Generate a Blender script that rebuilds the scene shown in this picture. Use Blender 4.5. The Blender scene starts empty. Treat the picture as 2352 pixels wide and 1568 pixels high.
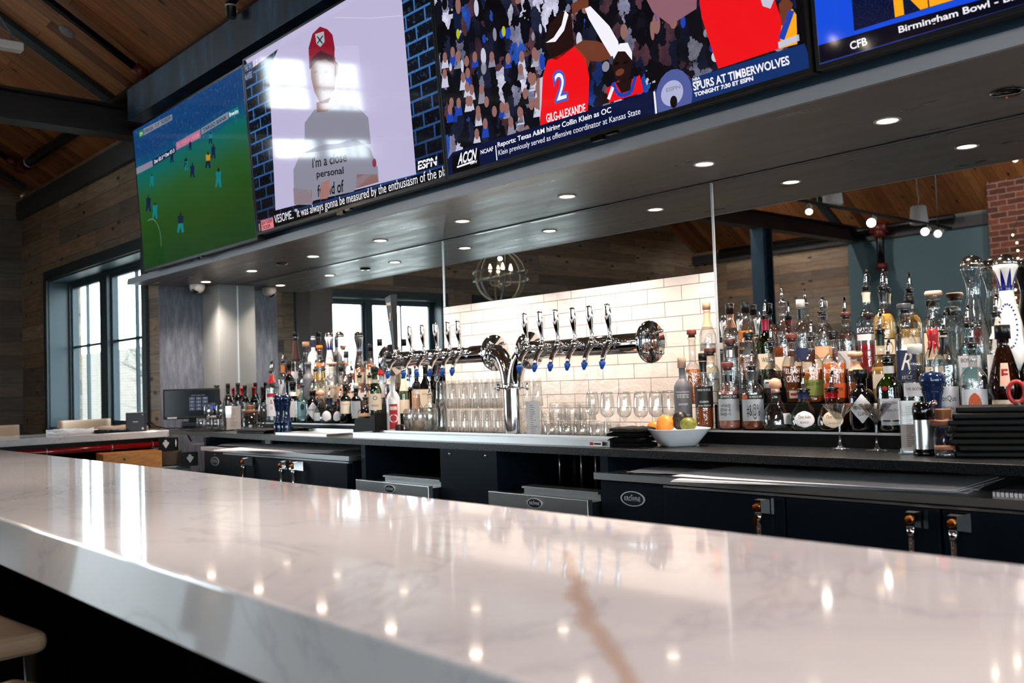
import bpy, bmesh, math, random
from mathutils import Vector, Matrix
random.seed(7)
SC = bpy.context.scene
COL = SC.collection
PI = math.pi

# ------------------------------------------------------------------ camera, world, exposure
D, HC = 3.55, 1.3445
YAW, PITCH, ROLL, FPX = math.radians(48.22), math.radians(2.46), math.radians(-1.915), 2197.3
IW, IH = 2352, 1568
_f = Vector((-math.sin(YAW)*math.cos(PITCH), math.cos(YAW)*math.cos(PITCH), math.sin(PITCH)))
_r0 = Vector((math.cos(YAW), math.sin(YAW), 0)); _u0 = _r0.cross(_f)
_r = _r0*math.cos(ROLL)+_u0*math.sin(ROLL); _u = -_r0*math.sin(ROLL)+_u0*math.cos(ROLL)
CAM = Vector((0, -D, HC))
cd = bpy.data.cameras.new('camera'); cam = bpy.data.objects.new('camera', cd); COL.objects.link(cam)
cam.matrix_world = Matrix(((_r.x, _u.x, -_f.x, 0), (_r.y, _u.y, -_f.y, -D), (_r.z, _u.z, -_f.z, HC), (0, 0, 0, 1)))
cd.sensor_width = 36; cd.lens = 36*FPX/IW; cd.clip_start = .02; cd.clip_end = 200
cd.dof.use_dof = True; cd.dof.focus_distance = 4.0; cd.dof.aperture_fstop = 3.2
SC.camera = cam
SC.view_settings.view_transform = 'Standard'; SC.view_settings.look = 'None'
SC.view_settings.exposure = 0.0; SC.view_settings.gamma = 1; SC.view_settings.use_curve_mapping = False
SC.cycles.use_denoising = True
SC.cycles.max_bounces = 14; SC.cycles.diffuse_bounces = 4; SC.cycles.glossy_bounces = 6
SC.cycles.transmission_bounces = 8; SC.cycles.transparent_max_bounces = 24
SC.cycles.caustics_reflective = False; SC.cycles.caustics_refractive = False
SC.cycles.sample_clamp_indirect = 6
SC.cycles.use_adaptive_sampling = True; SC.cycles.adaptive_threshold = 0.02
SKY = 14.0
LAMP = 3.2
wd = bpy.data.worlds.new('overcast'); SC.world = wd; wd.use_nodes = True
_bg = wd.node_tree.nodes['Background']; _bg.inputs[0].default_value = (.80, .93, 1, 1); _bg.inputs[1].default_value = SKY

def ray(px, py): return _f+_r*((px-IW/2)/FPX)-_u*((py-IH/2)/FPX)
def at_y(px, py, y): d = ray(px, py); return CAM+d*((y+D)/d.y)
def at_z(px, py, z): d = ray(px, py); return CAM+d*((z-HC)/d.z)
def at_x(px, py, x): d = ray(px, py); return CAM+d*(x/d.x)
def at_plane(px, py, p, n): d = ray(px, py); return CAM+d*((p-CAM).dot(n)/d.dot(n))

# ------------------------------------------------------------------ materials
MATS = {}
def lin(c):
    return tuple(((v/12.92) if v <= .04045 else ((v+.055)/1.055)**2.4) for v in c)
def rgb(h): return lin(tuple(int(h[i:i+2], 16)/255 for i in (0, 2, 4)))
def mat(name, col, rough=.5, metal=0., spec=.5, emit=None, es=1., coat=0., trans=0., ior=1.5):
    if name in MATS: return MATS[name]
    m = bpy.data.materials.new(name); m.use_nodes = True; b = m.node_tree.nodes['Principled BSDF']
    if isinstance(col, str): col = rgb(col)
    b.inputs['Base Color'].default_value = (*col, 1); b.inputs['Roughness'].default_value = rough
    b.inputs['Metallic'].default_value = metal; b.inputs['Specular IOR Level'].default_value = spec
    b.inputs['Coat Weight'].default_value = coat; b.inputs['Transmission Weight'].default_value = trans; b.inputs['IOR'].default_value = ior
    if emit is not None:
        if isinstance(emit, str): emit = rgb(emit)
        b.inputs['Emission Color'].default_value = (*emit, 1); b.inputs['Emission Strength'].default_value = es
    MATS[name] = m; return m
class N:
    """small node-tree writer"""
    def __init__(s, name, **k):
        s.m = mat(name, (.5, .5, .5), **k); s.t = s.m.node_tree; s.b = s.t.nodes['Principled BSDF']
    def n(s, typ, **k):
        x = s.t.nodes.new(typ)
        for a, v in k.items():
            if a.startswith('i_'): x.inputs[a[2:].replace('_', ' ')].default_value = v
            else: setattr(x, a, v)
        return x
    def l(s, a, b): s.t.links.new(a, b)
    def coord(s, kind='Object', scale=(1, 1, 1), rot=(0, 0, 0), loc=(0, 0, 0)):
        c = s.n('ShaderNodeTexCoord'); mp = s.n('ShaderNodeMapping')
        mp.inputs['Scale'].default_value = scale; mp.inputs['Rotation'].default_value = rot; mp.inputs['Location'].default_value = loc
        s.l(c.outputs[kind], mp.inputs[0]); return mp.outputs[0]
    def noise(s, vec, scale, detail=4, rough=.55, dist=0):
        x = s.n('ShaderNodeTexNoise'); x.inputs['Scale'].default_value = scale; x.inputs['Detail'].default_value = detail
        x.inputs['Roughness'].default_value = rough; x.inputs['Distortion'].default_value = dist
        s.l(vec, x.inputs['Vector']); return x
    def ramp(s, fac, stops, interp='LINEAR'):
        x = s.n('ShaderNodeValToRGB'); x.color_ramp.interpolation = interp; e = x.color_ramp.elements
        while len(e) < len(stops): e.new(.5)
        for k, (p, c) in enumerate(stops):
            e[k].position = p; e[k].color = (*(rgb(c) if isinstance(c, str) else c), 1)
        s.l(fac, x.inputs[0]); return x.outputs[0]
    def mix(s, fac, a, b, mode='MIX'):
        x = s.n('ShaderNodeMix', data_type='RGBA', blend_type=mode)
        for v, i in ((fac, 0), (a, 6), (b, 7)):
            if hasattr(v, 'is_linked') or hasattr(v, 'links'): s.l(v, x.inputs[i])
            else: x.inputs[i].default_value = v if i == 0 else (*(rgb(v) if isinstance(v, str) else v), 1)
        return x.outputs[2]
    def math(s, op, a, b=0.):
        x = s.n('ShaderNodeMath', operation=op)
        for v, i in ((a, 0), (b, 1)):
            if hasattr(v, 'links'): s.l(v, x.inputs[i])
            else: x.inputs[i].default_value = v
        return x.outputs[0]
    def bump(s, h, strength=.3, dist=.01):
        x = s.n('ShaderNodeBump'); x.inputs['Strength'].default_value = strength; x.inputs['Distance'].default_value = dist
        s.l(h, x.inputs['Height']); s.l(x.outputs[0], s.b.inputs['Normal'])
    def col(s, c): s.l(c, s.b.inputs['Base Color'])
    def rough(s, c): s.l(c, s.b.inputs['Roughness'])

def wood_planks(name, pal, rowh, length, rough=.65, rot=(0, 0, 0), knots='1a0d06', gapc='120a06', knot_amt=1.):
    """boards running along local X after rot, rows along local Y"""
    w = N(name, rough=rough); v = w.coord('Object', rot=rot)
    br = w.n('ShaderNodeTexBrick'); br.offset = .37; br.offset_frequency = 2; br.squash = 1
    br.inputs['Color1'].default_value = (0, 0, 0, 1); br.inputs['Color2'].default_value = (1, 1, 1, 1); br.inputs['Mortar'].default_value = (.5, .5, .5, 1)
    br.inputs['Scale'].default_value = 1; br.inputs['Mortar Size'].default_value = .0022; br.inputs['Mortar Smooth'].default_value = .2
    br.inputs['Brick Width'].default_value = length; br.inputs['Row Height'].default_value = rowh; w.l(v, br.inputs['Vector'])
    tone = w.ramp(br.outputs['Color'], [(i/(len(pal)-1), c) for i, c in enumerate(pal)])
    mp = w.n('ShaderNodeMapping'); mp.inputs['Scale'].default_value = (1.1, 9, 9); w.l(v, mp.inputs[0])
    # shift the grain per board so that it does not run on into the next one
    ad = w.n('ShaderNodeVectorMath', operation='ADD'); sc = w.n('ShaderNodeVectorMath', operation='SCALE'); sc.inputs['Scale'].default_value = 37
    w.l(br.outputs['Color'], sc.inputs[0]); w.l(mp.outputs[0], ad.inputs[0]); w.l(sc.outputs[0], ad.inputs[1])
    g = w.noise(ad.outputs[0], 3.2, 6, .6, .6)
    gr = w.ramp(g.outputs['Fac'], [(.25, (.5, .5, .5)), (.75, (1.15, 1.12, 1.1))])
    c = w.mix(1., tone, gr, 'MULTIPLY')
    mk = w.n('ShaderNodeMapping'); mk.inputs['Scale'].default_value = (2.6, 6.3, 6.3); w.l(v, mk.inputs[0])
    vo = w.n('ShaderNodeTexVoronoi'); vo.inputs['Scale'].default_value = 1; w.l(mk.outputs[0], vo.inputs['Vector'])
    kn = w.ramp(vo.outputs['Distance'], [(.06, (1*knot_amt,)*3), (.15, (.0,)*3)])
    c = w.mix(kn, c, knots)
    c = w.mix(br.outputs['Fac'], c, gapc)
    w.col(c); w.bump(w.math('SUBTRACT', g.outputs['Fac'], w.math('MULTIPLY', br.outputs['Fac'], 2)), .25, .004)
    return w.m

def thin_glass(name, tint=(1, 1, 1), edge=(.55, .6, .6), gloss=1., rough=.015, lw=.35, f0=.05, wavy=0.):
    """thin walled glass: clear face-on, tinted and mirror-like at the rim"""
    if name in MATS: return MATS[name]
    m = bpy.data.materials.new(name); m.use_nodes = True; t = m.node_tree; t.nodes.clear()
    o = t.nodes.new('ShaderNodeOutputMaterial'); mx = t.nodes.new('ShaderNodeMixShader'); tr = t.nodes.new('ShaderNodeBsdfTransparent')
    gl = t.nodes.new('ShaderNodeBsdfGlossy'); gl.inputs['Roughness'].default_value = rough; gl.inputs['Color'].default_value = (gloss,)*3+(1,)
    fc = t.nodes.new('ShaderNodeLayerWeight'); fc.inputs['Blend'].default_value = .5
    pw = t.nodes.new('ShaderNodeMath'); pw.operation = 'POWER'; pw.inputs[1].default_value = 4.5; t.links.new(fc.outputs['Facing'], pw.inputs[0])
    fr = t.nodes.new('ShaderNodeMath'); fr.operation = 'MULTIPLY_ADD'; fr.inputs[1].default_value = .95-f0; fr.inputs[2].default_value = f0; t.links.new(pw.outputs[0], fr.inputs[0])
    l = t.nodes.new('ShaderNodeLayerWeight'); l.inputs['Blend'].default_value = lw
    cm = t.nodes.new('ShaderNodeMix'); cm.data_type = 'RGBA'; cm.inputs[6].default_value = (*tint, 1); cm.inputs[7].default_value = (*edge, 1)
    if wavy:
        tc = t.nodes.new('ShaderNodeTexCoord'); nz = t.nodes.new('ShaderNodeTexNoise'); nz.inputs['Scale'].default_value = 42; nz.inputs['Detail'].default_value = 3
        bu = t.nodes.new('ShaderNodeBump'); bu.inputs['Strength'].default_value = wavy; bu.inputs['Distance'].default_value = .006
        t.links.new(tc.outputs['Object'], nz.inputs['Vector']); t.links.new(nz.outputs['Fac'], bu.inputs['Height']); t.links.new(bu.outputs[0], gl.inputs['Normal'])
    t.links.new(l.outputs['Facing'], cm.inputs[0]); t.links.new(cm.outputs[2], tr.inputs['Color'])
    t.links.new(fr.outputs[0], mx.inputs[0]); t.links.new(tr.outputs[0], mx.inputs[1]); t.links.new(gl.outputs[0], mx.inputs[2])
    t.links.new(mx.outputs[0], o.inputs[0]); MATS[name] = m; return m

# ------------------------------------------------------------------ mesh collecting
class MB:
    def __init__(s): s.v = []; s.f = []; s.mi = []; s.sm = []
    def add(s, vs, fs, mi=0, smooth=False):
        o = len(s.v); s.v += [tuple(x) for x in vs]; s.f += [tuple(i+o for i in f) for f in fs]
        s.mi += [mi]*len(fs); s.sm += [smooth]*len(fs); return s
    def box(s, x0, x1, y0, y1, z0, z1, mi=0):
        v = [(x, y, z) for x in (x0, x1) for y in (y0, y1) for z in (z0, z1)]
        return s.add(v, [(0, 1, 3, 2), (4, 6, 7, 5), (0, 4, 5, 1), (2, 3, 7, 6), (0, 2, 6, 4), (1, 5, 7, 3)], mi)
    def bbox(s, x0, x1, y0, y1, z0, z1, r=.004, mi=0, seg=2):
        """box with rounded edges"""
        bm = bmesh.new(); bmesh.ops.create_cube(bm, size=1)
        for v in bm.verts: v.co = Vector((x0 if v.co.x < 0 else x1, y0 if v.co.y < 0 else y1, z0 if v.co.z < 0 else z1))
        bmesh.ops.bevel(bm, geom=bm.edges[:], offset=r, segments=seg, affect='EDGES', profile=.5)
        bm.verts.index_update(); s.add([v.co for v in bm.verts], [[v.index for v in f.verts] for f in bm.faces], mi, False); bm.free(); return s
    def lathe(s, prof, n=24, mi=0, smooth=True, c=(0, 0, 0), sq=None, axis=None, close=False):
        """prof: (radius, height[, mi]); sq(z) gives the superellipse exponent"""
        M = Matrix.Identity(3)
        if axis is not None: M = Vector((0, 0, 1)).rotation_difference(Vector(axis)).to_matrix()
        o = len(s.v); c = Vector(c)
        for p in prof:
            for k in range(n):
                a = 2*PI*k/n; rr = p[0]
                if sq:
                    e = sq(p[1]); rr = p[0]/((abs(math.cos(a))**e+abs(math.sin(a))**e)**(1/e))
                s.v.append(tuple(c+M@Vector((rr*math.cos(a), rr*math.sin(a), p[1]))))
        for i in range(len(prof)-1):
            m_ = prof[i+1][2] if len(prof[i+1]) > 2 else mi
            for k in range(n):
                k2 = (k+1) % n
                s.f.append((o+i*n+k, o+i*n+k2, o+(i+1)*n+k2, o+(i+1)*n+k)); s.mi.append(m_); s.sm.append(smooth)
        for i, rev in ((0, True), (len(prof)-1, False)):
            if prof[i][0] > 1e-6 and close:
                f = [o+i*n+k for k in range(n)]; s.f.append(tuple(f[::-1] if rev else f)); s.mi.append(mi); s.sm.append(False)
        return s
    def cyl(s, a, b, r, n=12, mi=0, r2=None, caps=True, smooth=True):
        a, b = Vector(a), Vector(b); L = (b-a).length
        return s.lathe([(r, 0), (r if r2 is None else r2, L)], n, mi, smooth, a, None, b-a, caps)
    def tube(s, pts, r, n=10, mi=0, closed=False, caps=True):
        pts = [Vector(p) for p in pts]; K = len(pts); o = len(s.v); up = None
        rs = r if isinstance(r, (list, tuple)) else [r]*K
        for i, p in enumerate(pts):
            if closed: t = pts[(i+1) % K]-pts[i-1]
            else: t = pts[min(i+1, K-1)]-pts[max(i-1, 0)]
            t.normalize()
            if up is None: up = t.orthogonal().normalized()
            up = (up-t*up.dot(t)); up = up.normalized() if up.length > 1e-6 else t.orthogonal().normalized(); w = t.cross(up)
            for k in range(n):
                a = 2*PI*k/n; s.v.append(tuple(p+(up*math.cos(a)+w*math.sin(a))*rs[i]))
        for i in range(K if closed else K-1):
            j = (i+1) % K
            for k in range(n):
                k2 = (k+1) % n; s.f.append((o+i*n+k, o+i*n+k2, o+j*n+k2, o+j*n+k)); s.mi.append(mi); s.sm.append(True)
        if caps and not closed:
            s.f.append(tuple(o+k for k in range(n))[::-1]); s.mi.append(mi); s.sm.append(False)
            s.f.append(tuple(o+(K-1)*n+k for k in range(n))); s.mi.append(mi); s.sm.append(False)
        return s
    def sphere(s, c, r, n=20, m=12, mi=0, sc=(1, 1, 1)):
        o = len(s.v)
        for i in range(m+1):
            th = PI*i/m
            for k in range(n):
                a = 2*PI*k/n; s.v.append((c[0]+r*sc[0]*math.sin(th)*math.cos(a), c[1]+r*sc[1]*math.sin(th)*math.sin(a), c[2]-r*sc[2]*math.cos(th)))
        for i in range(m):
            for k in range(n):
                k2 = (k+1) % n; s.f.append((o+i*n+k, o+i*n+k2, o+(i+1)*n+k2, o+(i+1)*n+k)); s.mi.append(mi); s.sm.append(True)
        return s
    def poly(s, pts, mi=0): return s.add(pts, [tuple(range(len(pts)))], mi)
    def prism(s, pts2, y0, y1, mi=0, ax='xz'):
        """extrude a 2D outline; ax tells the plane it is drawn in"""
        f = {'xz': lambda p, t: (p[0], t, p[1]), 'xy': lambda p, t: (p[0], p[1], t), 'yz': lambda p, t: (t, p[0], p[1])}[ax]
        n = len(pts2); v = [f(p, y0) for p in pts2]+[f(p, y1) for p in pts2]
        return s.add(v, [tuple(range(n)), tuple(range(2*n-1, n-1, -1))]+[(i, (i+1) % n, n+(i+1) % n, n+i) for i in range(n)], mi)
    def xf(s, M, start=0):
        for i in range(start, len(s.v)): s.v[i] = tuple(M@Vector(s.v[i]))
        return s
    def build(s, name, mats, parent=None, fix=True):
        me = bpy.data.meshes.new(name); me.from_pydata(s.v, [], s.f)
        if not isinstance(mats, (list, tuple)): mats = [mats]
        for m in mats: me.materials.append(m)
        me.polygons.foreach_set('material_index', [min(i, len(mats)-1) for i in s.mi]); me.polygons.foreach_set('use_smooth', s.sm)
        if fix:
            bm = bmesh.new(); bm.from_mesh(me); bmesh.ops.remove_doubles(bm, verts=bm.verts, dist=1e-6)
            bmesh.ops.recalc_face_normals(bm, faces=bm.faces); bm.to_mesh(me); bm.free()
        me.update(); o = bpy.data.objects.new(name, me); COL.objects.link(o)
        if parent: o.parent = parent
        return o
def tag(o, label=None, cat=None, group=None, kind=None):
    if label: o['label'] = label
    if cat: o['category'] = cat
    if group: o['group'] = group
    if kind: o['kind'] = kind
    return o
def thing(name, label, cat, loc=(0, 0, 0), rz=0., group=None):
    o = bpy.data.objects.new(name, None); COL.objects.link(o); o.location = loc; o.rotation_euler = (0, 0, rz); o.empty_display_size = .05
    return tag(o, label, cat, group)
def struct(name, mb, m, label=None, cat=None, parent=None):
    o = mb.build(name, m, parent)
    if not parent: o['kind'] = 'structure'; o['label'] = label; o['category'] = cat
    return o
def dup(root, loc, rz=None, label=None, group=None):
    r = root.copy(); COL.objects.link(r); r.location = loc
    if rz is not None: r.rotation_euler = (0, 0, rz)
    if label: r['label'] = label
    if group: r['group'] = group
    for ch in list(root.children):
        c = ch.copy(); COL.objects.link(c); c.parent = r
        for g in list(ch.children):
            d = g.copy(); COL.objects.link(d); d.parent = c
    return r
_TXT = {}
def text_geo(s, size=1., shear=0., bold=0., spacing=1., align='LEFT', lsp=1.):
    """letters as flat faces in the xy plane: (verts, faces, width)"""
    key = (s, shear, bold, spacing, align, lsp)
    if key not in _TXT:
        c = bpy.data.curves.new('t', 'FONT'); c.body = s; c.size = 1; c.shear = shear; c.offset = bold; c.space_character = spacing
        c.align_x = align; c.space_line = lsp; c.resolution_u = 3; c.fill_mode = 'FRONT'
        o = bpy.data.objects.new('t', c); me = bpy.data.meshes.new_from_object(o)
        _TXT[key] = ([tuple(v.co) for v in me.vertices], [tuple(p.vertices) for p in me.polygons])
        bpy.data.objects.remove(o); bpy.data.curves.remove(c); bpy.data.meshes.remove(me)
    v, f = _TXT[key]
    return [(x*size, y*size) for x, y, z in v], f
def put_text(mb, s, to3d, mi=0, fit_w=None, fit_h=None, **k):
    """place letters; to3d(x, y) maps the flat letter plane; the text is scaled to fit a width / cap height, origin at its lower left"""
    v, f = text_geo(s, 1., **k)
    if not v: return
    x0 = min(a for a, b in v); x1 = max(a for a, b in v); y0 = min(b for a, b in v); y1 = max(b for a, b in v)
    sx = fit_w/(x1-x0) if fit_w else None; sy = fit_h/(y1-y0) if fit_h else None
    if sx is None: sx = sy
    if sy is None: sy = sx
    mb.add([to3d((a-x0)*sx, (b-y0)*sy) for a, b in v], f, mi)

# ------------------------------------------------------------------ shared materials
M_PLANK = wood_planks('weathered_planks', ['75604e', 'a08a72', '857568', 'b09a80', '655c54', '977b62', '8a8176', 'a6876a'], .152, 1.7, rot=(-PI/2, 0, 0))
M_PLANK_SHADE = wood_planks('weathered_planks_side', ['43372d', '6a5848', '50473f', '7a6755', '3a342f', '5c4a3b'], .152, 1.7, rot=(-PI/2, PI/2, 0))  # same planks, darker palette: the shade of the unlit end put into colour
M_CEIL = wood_planks('ceiling_boards', ['94592f', 'ac6e3e', '7c4826', 'bd8048', 'a06638', '6e3e20'], .135, 3.1, rot=(0, 0, PI/2), rough=.6, gapc='2a140a')
M_TEAL = mat('teal_paint', '4c666e', .7)
M_DKTRIM = mat('dark_green_grey_paint', '1f2e32', .4)
M_GREYTRIM = mat('grey_paint_trim', '38383a', .6)
M_BLACK = mat('black_matt', '060607', .55, spec=.3)
M_BLACKG = mat('black_gloss', '060607', .12, coat=.3)
M_STEEL = mat('stainless', (.72, .72, .72), .3, 1.)
M_CHROME = mat('chrome', (.82, .82, .82), .06, 1.)
M_WHITE = mat('white_plastic', 'e8e6e2', .4)
M_GREY = mat('grey_paint', '8c8f94', .6)
M_COUNTER = mat('dark_laminate', '14171a', .33)
M_NAVY = mat('charcoal_navy_enamel', '08121b', .45, spec=.12)
M_PAPER = mat('paper_white', 'e4e2e6', .8)
M_LEATHER = mat('black_leatherette', '030303', .5, spec=.18)
M_CORK = mat('natural_cork', 'b08a66', .8)
M_WOODLID = mat('walnut_wood', '7a4a2c', .5)
def _soffit():
    w = N('soffit_satin', rough=.33); v = w.coord('Object', scale=(1, 5, 1)); n = w.noise(v, 2.2, 4, .6)
    w.col(w.ramp(n.outputs['Fac'], [(.3, '4a4744'), (.7, '5d5955')])); w.rough(w.ramp(n.outputs['Fac'], [(.3, (.26,)*3), (.7, (.4,)*3)])); return w.m
M_SOFFIT = _soffit()
def _patina():
    w = N('blued_steel', rough=.45); v = w.coord('Object', scale=(3, 3, .7)); n = w.noise(v, 2.6, 7, .65, .4)
    w.col(w.ramp(n.outputs['Fac'], [(.3, '08182a'), (.5, '102e4a'), (.62, '1e466a'), (.75, '44708e')])); return w.m
M_PATINA = _patina()
def _textpanel():
    w = N('brushed_grey_wallpaper', rough=.55); v = w.coord('Object', scale=(9, 9, 1.6)); n = w.noise(v, 3, 6, .7)
    w.col(w.ramp(n.outputs['Fac'], [(.3, '4c525d'), (.5, '656b77'), (.7, '838893')])); return w.m
M_TEXT = _textpanel()
def _tile():
    w = N('glazed_tile', rough=.12); v = w.coord('Object', rot=(-PI/2, 0, 0))
    br = w.n('ShaderNodeTexBrick'); br.offset = .5
    for k, c in (('Color1', 'f5e9e0'), ('Color2', 'ecdfd5'), ('Mortar', '7a6a60')): br.inputs[k].default_value = (*rgb(c), 1)
    br.inputs['Scale'].default_value = 1; br.inputs['Mortar Size'].default_value = .0016; br.inputs['Mortar Smooth'].default_value = .1
    br.inputs['Brick Width'].default_value = .2055; br.inputs['Row Height'].default_value = .0708; w.l(v, br.inputs['Vector'])
    w.col(br.outputs['Color'])
    n = w.noise(w.coord('Object', scale=(1, 1, 1.4)), 26, 3, .5, .6)
    h = w.math('SUBTRACT', n.outputs['Fac'], w.math('MULTIPLY', br.outputs['Fac'], 1.2)); w.bump(h, .35, .006)
    w.rough(w.ramp(br.outputs['Fac'], [(0, (.1,)*3), (1, (.8,)*3)])); return w.m
M_TILE = _tile()
def _brick():
    w = N('old_brick', rough=.85); v = w.coord('Object', rot=(-PI/2, 0, 0)); n0 = w.noise(w.coord('Object'), 9, 3)
    ad = w.n('ShaderNodeVectorMath', operation='ADD'); sc = w.n('ShaderNodeVectorMath', operation='SCALE'); sc.inputs['Scale'].default_value = .02
    w.l(n0.outputs['Color'], sc.inputs[0]); w.l(v, ad.inputs[0]); w.l(sc.outputs[0], ad.inputs[1])
    br = w.n('ShaderNodeTexBrick'); br.offset = .5
    for k, c in (('Color1', '7a3f2c'), ('Color2', '4a2419'), ('Mortar', '8a7468')): br.inputs[k].default_value = (*rgb(c), 1)
    br.inputs['Scale'].default_value = 1; br.inputs['Mortar Size'].default_value = .009; br.inputs['Mortar Smooth'].default_value = .3
    br.inputs['Brick Width'].default_value = .235; br.inputs['Row Height'].default_value = .083; w.l(ad.outputs[0], br.inputs['Vector'])
    n = w.noise(w.coord('Object'), 14, 5); w.col(w.mix(.5, br.outputs['Color'], w.ramp(n.outputs['Fac'], [(.3, (.4,)*3), (.7, (1.3,)*3)]), 'MULTIPLY'))
    w.bump(w.math('SUBTRACT', n.outputs['Fac'], w.math('MULTIPLY', br.outputs['Fac'], 1.5)), .6, .015); return w.m
M_BRICK = _brick()
M_MIRROR = mat('mirror_silver', (.80, .81, .80), .004, 1.)
M_PANE = thin_glass('window_glass', (1, 1, 1), (.8, .87, .87), lw=.2)

# ------------------------------------------------------------------ sun-less overcast day: window portals
def portal(loc, rot, sx, sy):
    return
    l = bpy.data.lights.new('portal', 'AREA'); l.shape = 'RECTANGLE'; l.size = sx; l.size_y = sy; l.cycles.is_portal = True
    o = bpy.data.objects.new('portal', l); COL.objects.link(o); o.location = loc; o.rotation_euler = rot

# ------------------------------------------------------------------ room shell
YW, XP, XL, XB, YB, XR = -.527, -7.67, -11.56, -10.9, -10.8, 8.0
ZE, SL = 3.62, .6
def ceil_z(y): return ZE+SL*(YW-y)
YR = (YW+YB)/2
WZ0, WZ1 = 1.03, 2.56
GZ0 = .15
def wall_with_holes(a0, a1, z0, z1, holes, t):
    """boxes along X (a), thickness along +Y, holes = (h0, h1, z0, z1)"""
    m = MB(); holes = sorted(holes); a = a0
    for h0, h1, b0, b1 in holes:
        m.box(a, h0, 0, t, z0, z1); m.box(h0, h1, 0, t, z0, b0); m.box(h0, h1, 0, t, b1, z1); a = h1
    m.box(a, a1, 0, t, z0, z1); return m
def place(o, loc, rz): o.location = loc; o.rotation_euler = (0, 0, rz); return o

struct('floor', MB().box(XL-.3, XR+.3, YB-.3, .5, -.1, 0), mat('floor_boards', '2c2420', .4), 'dark brown floor of the bar room', 'floor')
hx0, hx1 = -10.58, -7.98
o = struct('wall_window', wall_with_holes(XL, XP, 0, 3.6, [(hx0, hx1, WZ0, WZ1)], .32), M_PLANK, 'weathered plank wall around the window at the left', 'wall')
place(o, (0, YW, 0), 0)
struct('wall_left', MB().box(XL-.2, XL, -2.1, YW, 0, 4.6), M_PLANK_SHADE, 'dark plank wall at the far left end of the room', 'wall')
struct('wall_jog', MB().box(XL-.2, XB-.321, -2.12, -2.1, 0, 4.6), M_PLANK, 'short plank wall turning the corner beside the left end', 'wall')
B_WIN = [(-4.86, -2.58, GZ0, WZ1), (-8.0, -5.52, GZ0, WZ1), (-5.90, -4.22, 3.80, 5.27)]
m = MB()
for y0, y1, zs in ((YB, -8.0, [(0, 7.2)]), (-8.0, -5.90, [(0, GZ0), (WZ1, 7.2)]), (-5.90, -5.52, [(0, GZ0), (WZ1, 3.80), (5.27, 7.2)]), (-5.52, -4.86, [(0, 3.80), (5.27, 7.2)]), (-4.86, -4.22, [(0, GZ0), (WZ1, 3.80), (5.27, 7.2)]), (-4.22, -2.58, [(0, GZ0), (WZ1, 7.2)]), (-2.58, -2.1, [(0, 7.2)])):
    for z0, z1 in zs: m.box(y0, y1, 0, .32, z0, z1)
o = struct('wall_gable', m, M_PLANK, 'plank gable wall with tall windows seen in the bar mirror', 'wall'); place(o, (XB, 0, 0), PI/2)
o = struct('wall_front', wall_with_holes(XB-.3, XR, 0, 4.0, [(1.6, 4.1, .4, 2.9), (4.8, 7.3, .4, 2.9)], -.3), M_PLANK, 'plank wall across the room, seen in the bar mirror', 'wall')
place(o, (0, YB, 0), 0)
xt = at_y(1950, 580, -YB).x
struct('wall_teal', MB().box(xt, -3.2, YB, YB+.03, 0, 3.6), M_TEAL, 'dark teal painted wall seen in the bar mirror', 'wall')
m = MB(); ye = YB
for a in (-9.9, -6.9, -3.9): m.box(XR, XR+.2, ye, a, 0, 7.2).box(XR, XR+.2, a, a+2.5, 0, .4).box(XR, XR+.2, a, a+2.5, 3.4, 7.2); ye = a+2.5
m.box(XR, XR+.2, ye, .3, 0, 7.2)
struct('wall_right', m, M_TEAL, 'right-hand end wall of the bar room', 'wall')
struct('wall_back', MB().box(XP-.2, XR, .012, .2, 0, 3.5), M_GREY, 'back wall behind the mirrors of the bar', 'wall')
# alcove end: textured side panel, then a shallow plain pier beside the mirror
struct('wall_side', MB().box(XP+.0003, XP+.006, YW+.0005, -.1571, 0, 2.2215), M_TEXT, 'brushed blue-grey side panel beside the end of the bar mirror', 'wall')
struct('wall_pier', MB().box(XP+.0003, -7.35, -.157, .011, 0, 2.2215), mat('pier_paint', 'a3a6a6', .55), 'plain light grey pier at the end of the bar mirror', 'wall')
# roof slopes (boards run down the slope)
ang = math.atan(SL)
def slope(name, y0, y1, z0, z1, lab):
    L = math.hypot(y1-y0, z1-z0)
    m = MB().box(XL-.3, XR+.3, 0, L, 0, .1); o = struct(name, m, M_CEIL, lab, 'ceiling')
    o.location = (0, y0, z0); o.rotation_euler = (math.atan2(z1-z0, 1)*0+math.atan2(z1-z0, y1-y0), 0, 0); return o
def slope2(name, ya, za, yb, zb, lab):
    """slab between two horizontal lines along X"""
    d = Vector((0, yb-ya, zb-za)); L = d.length; d.normalize(); nrm = Vector((1, 0, 0)).cross(d)
    if nrm.z < 0: t0, t1 = -.1, 0
    else: t0, t1 = 0, .1
    m = MB().box(XL-.3, XR+.3, 0, L, t0, t1); o = struct(name, m, M_CEIL, lab, 'ceiling')
    o.matrix_world = Matrix(((1, d.x, nrm.x, 0), (0, d.y, nrm.y, ya), (0, d.z, nrm.z, za), (0, 0, 0, 1))); return o
slope2('ceiling_back', -.40, ceil_z(-.40), YR, ceil_z(YR), 'sloping knotty wood board ceiling over the bar')
slope2('ceiling_front', YB-.1, ZE-.06, YR, ceil_z(YR), 'sloping knotty wood board ceiling across the room')
struct('trim_1', MB().box(XL, XP+.9, YW-.05, YW-.001, 3.335, 3.53), M_GREYTRIM, 'dark grey board along the eave above the plank wall', 'trim')
struct('trim_2', MB().box(XB, XR, YB+.03, YB+.08, 3.40, 3.56), M_GREYTRIM, 'dark grey eave board on the wall across the room', 'trim')
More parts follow.
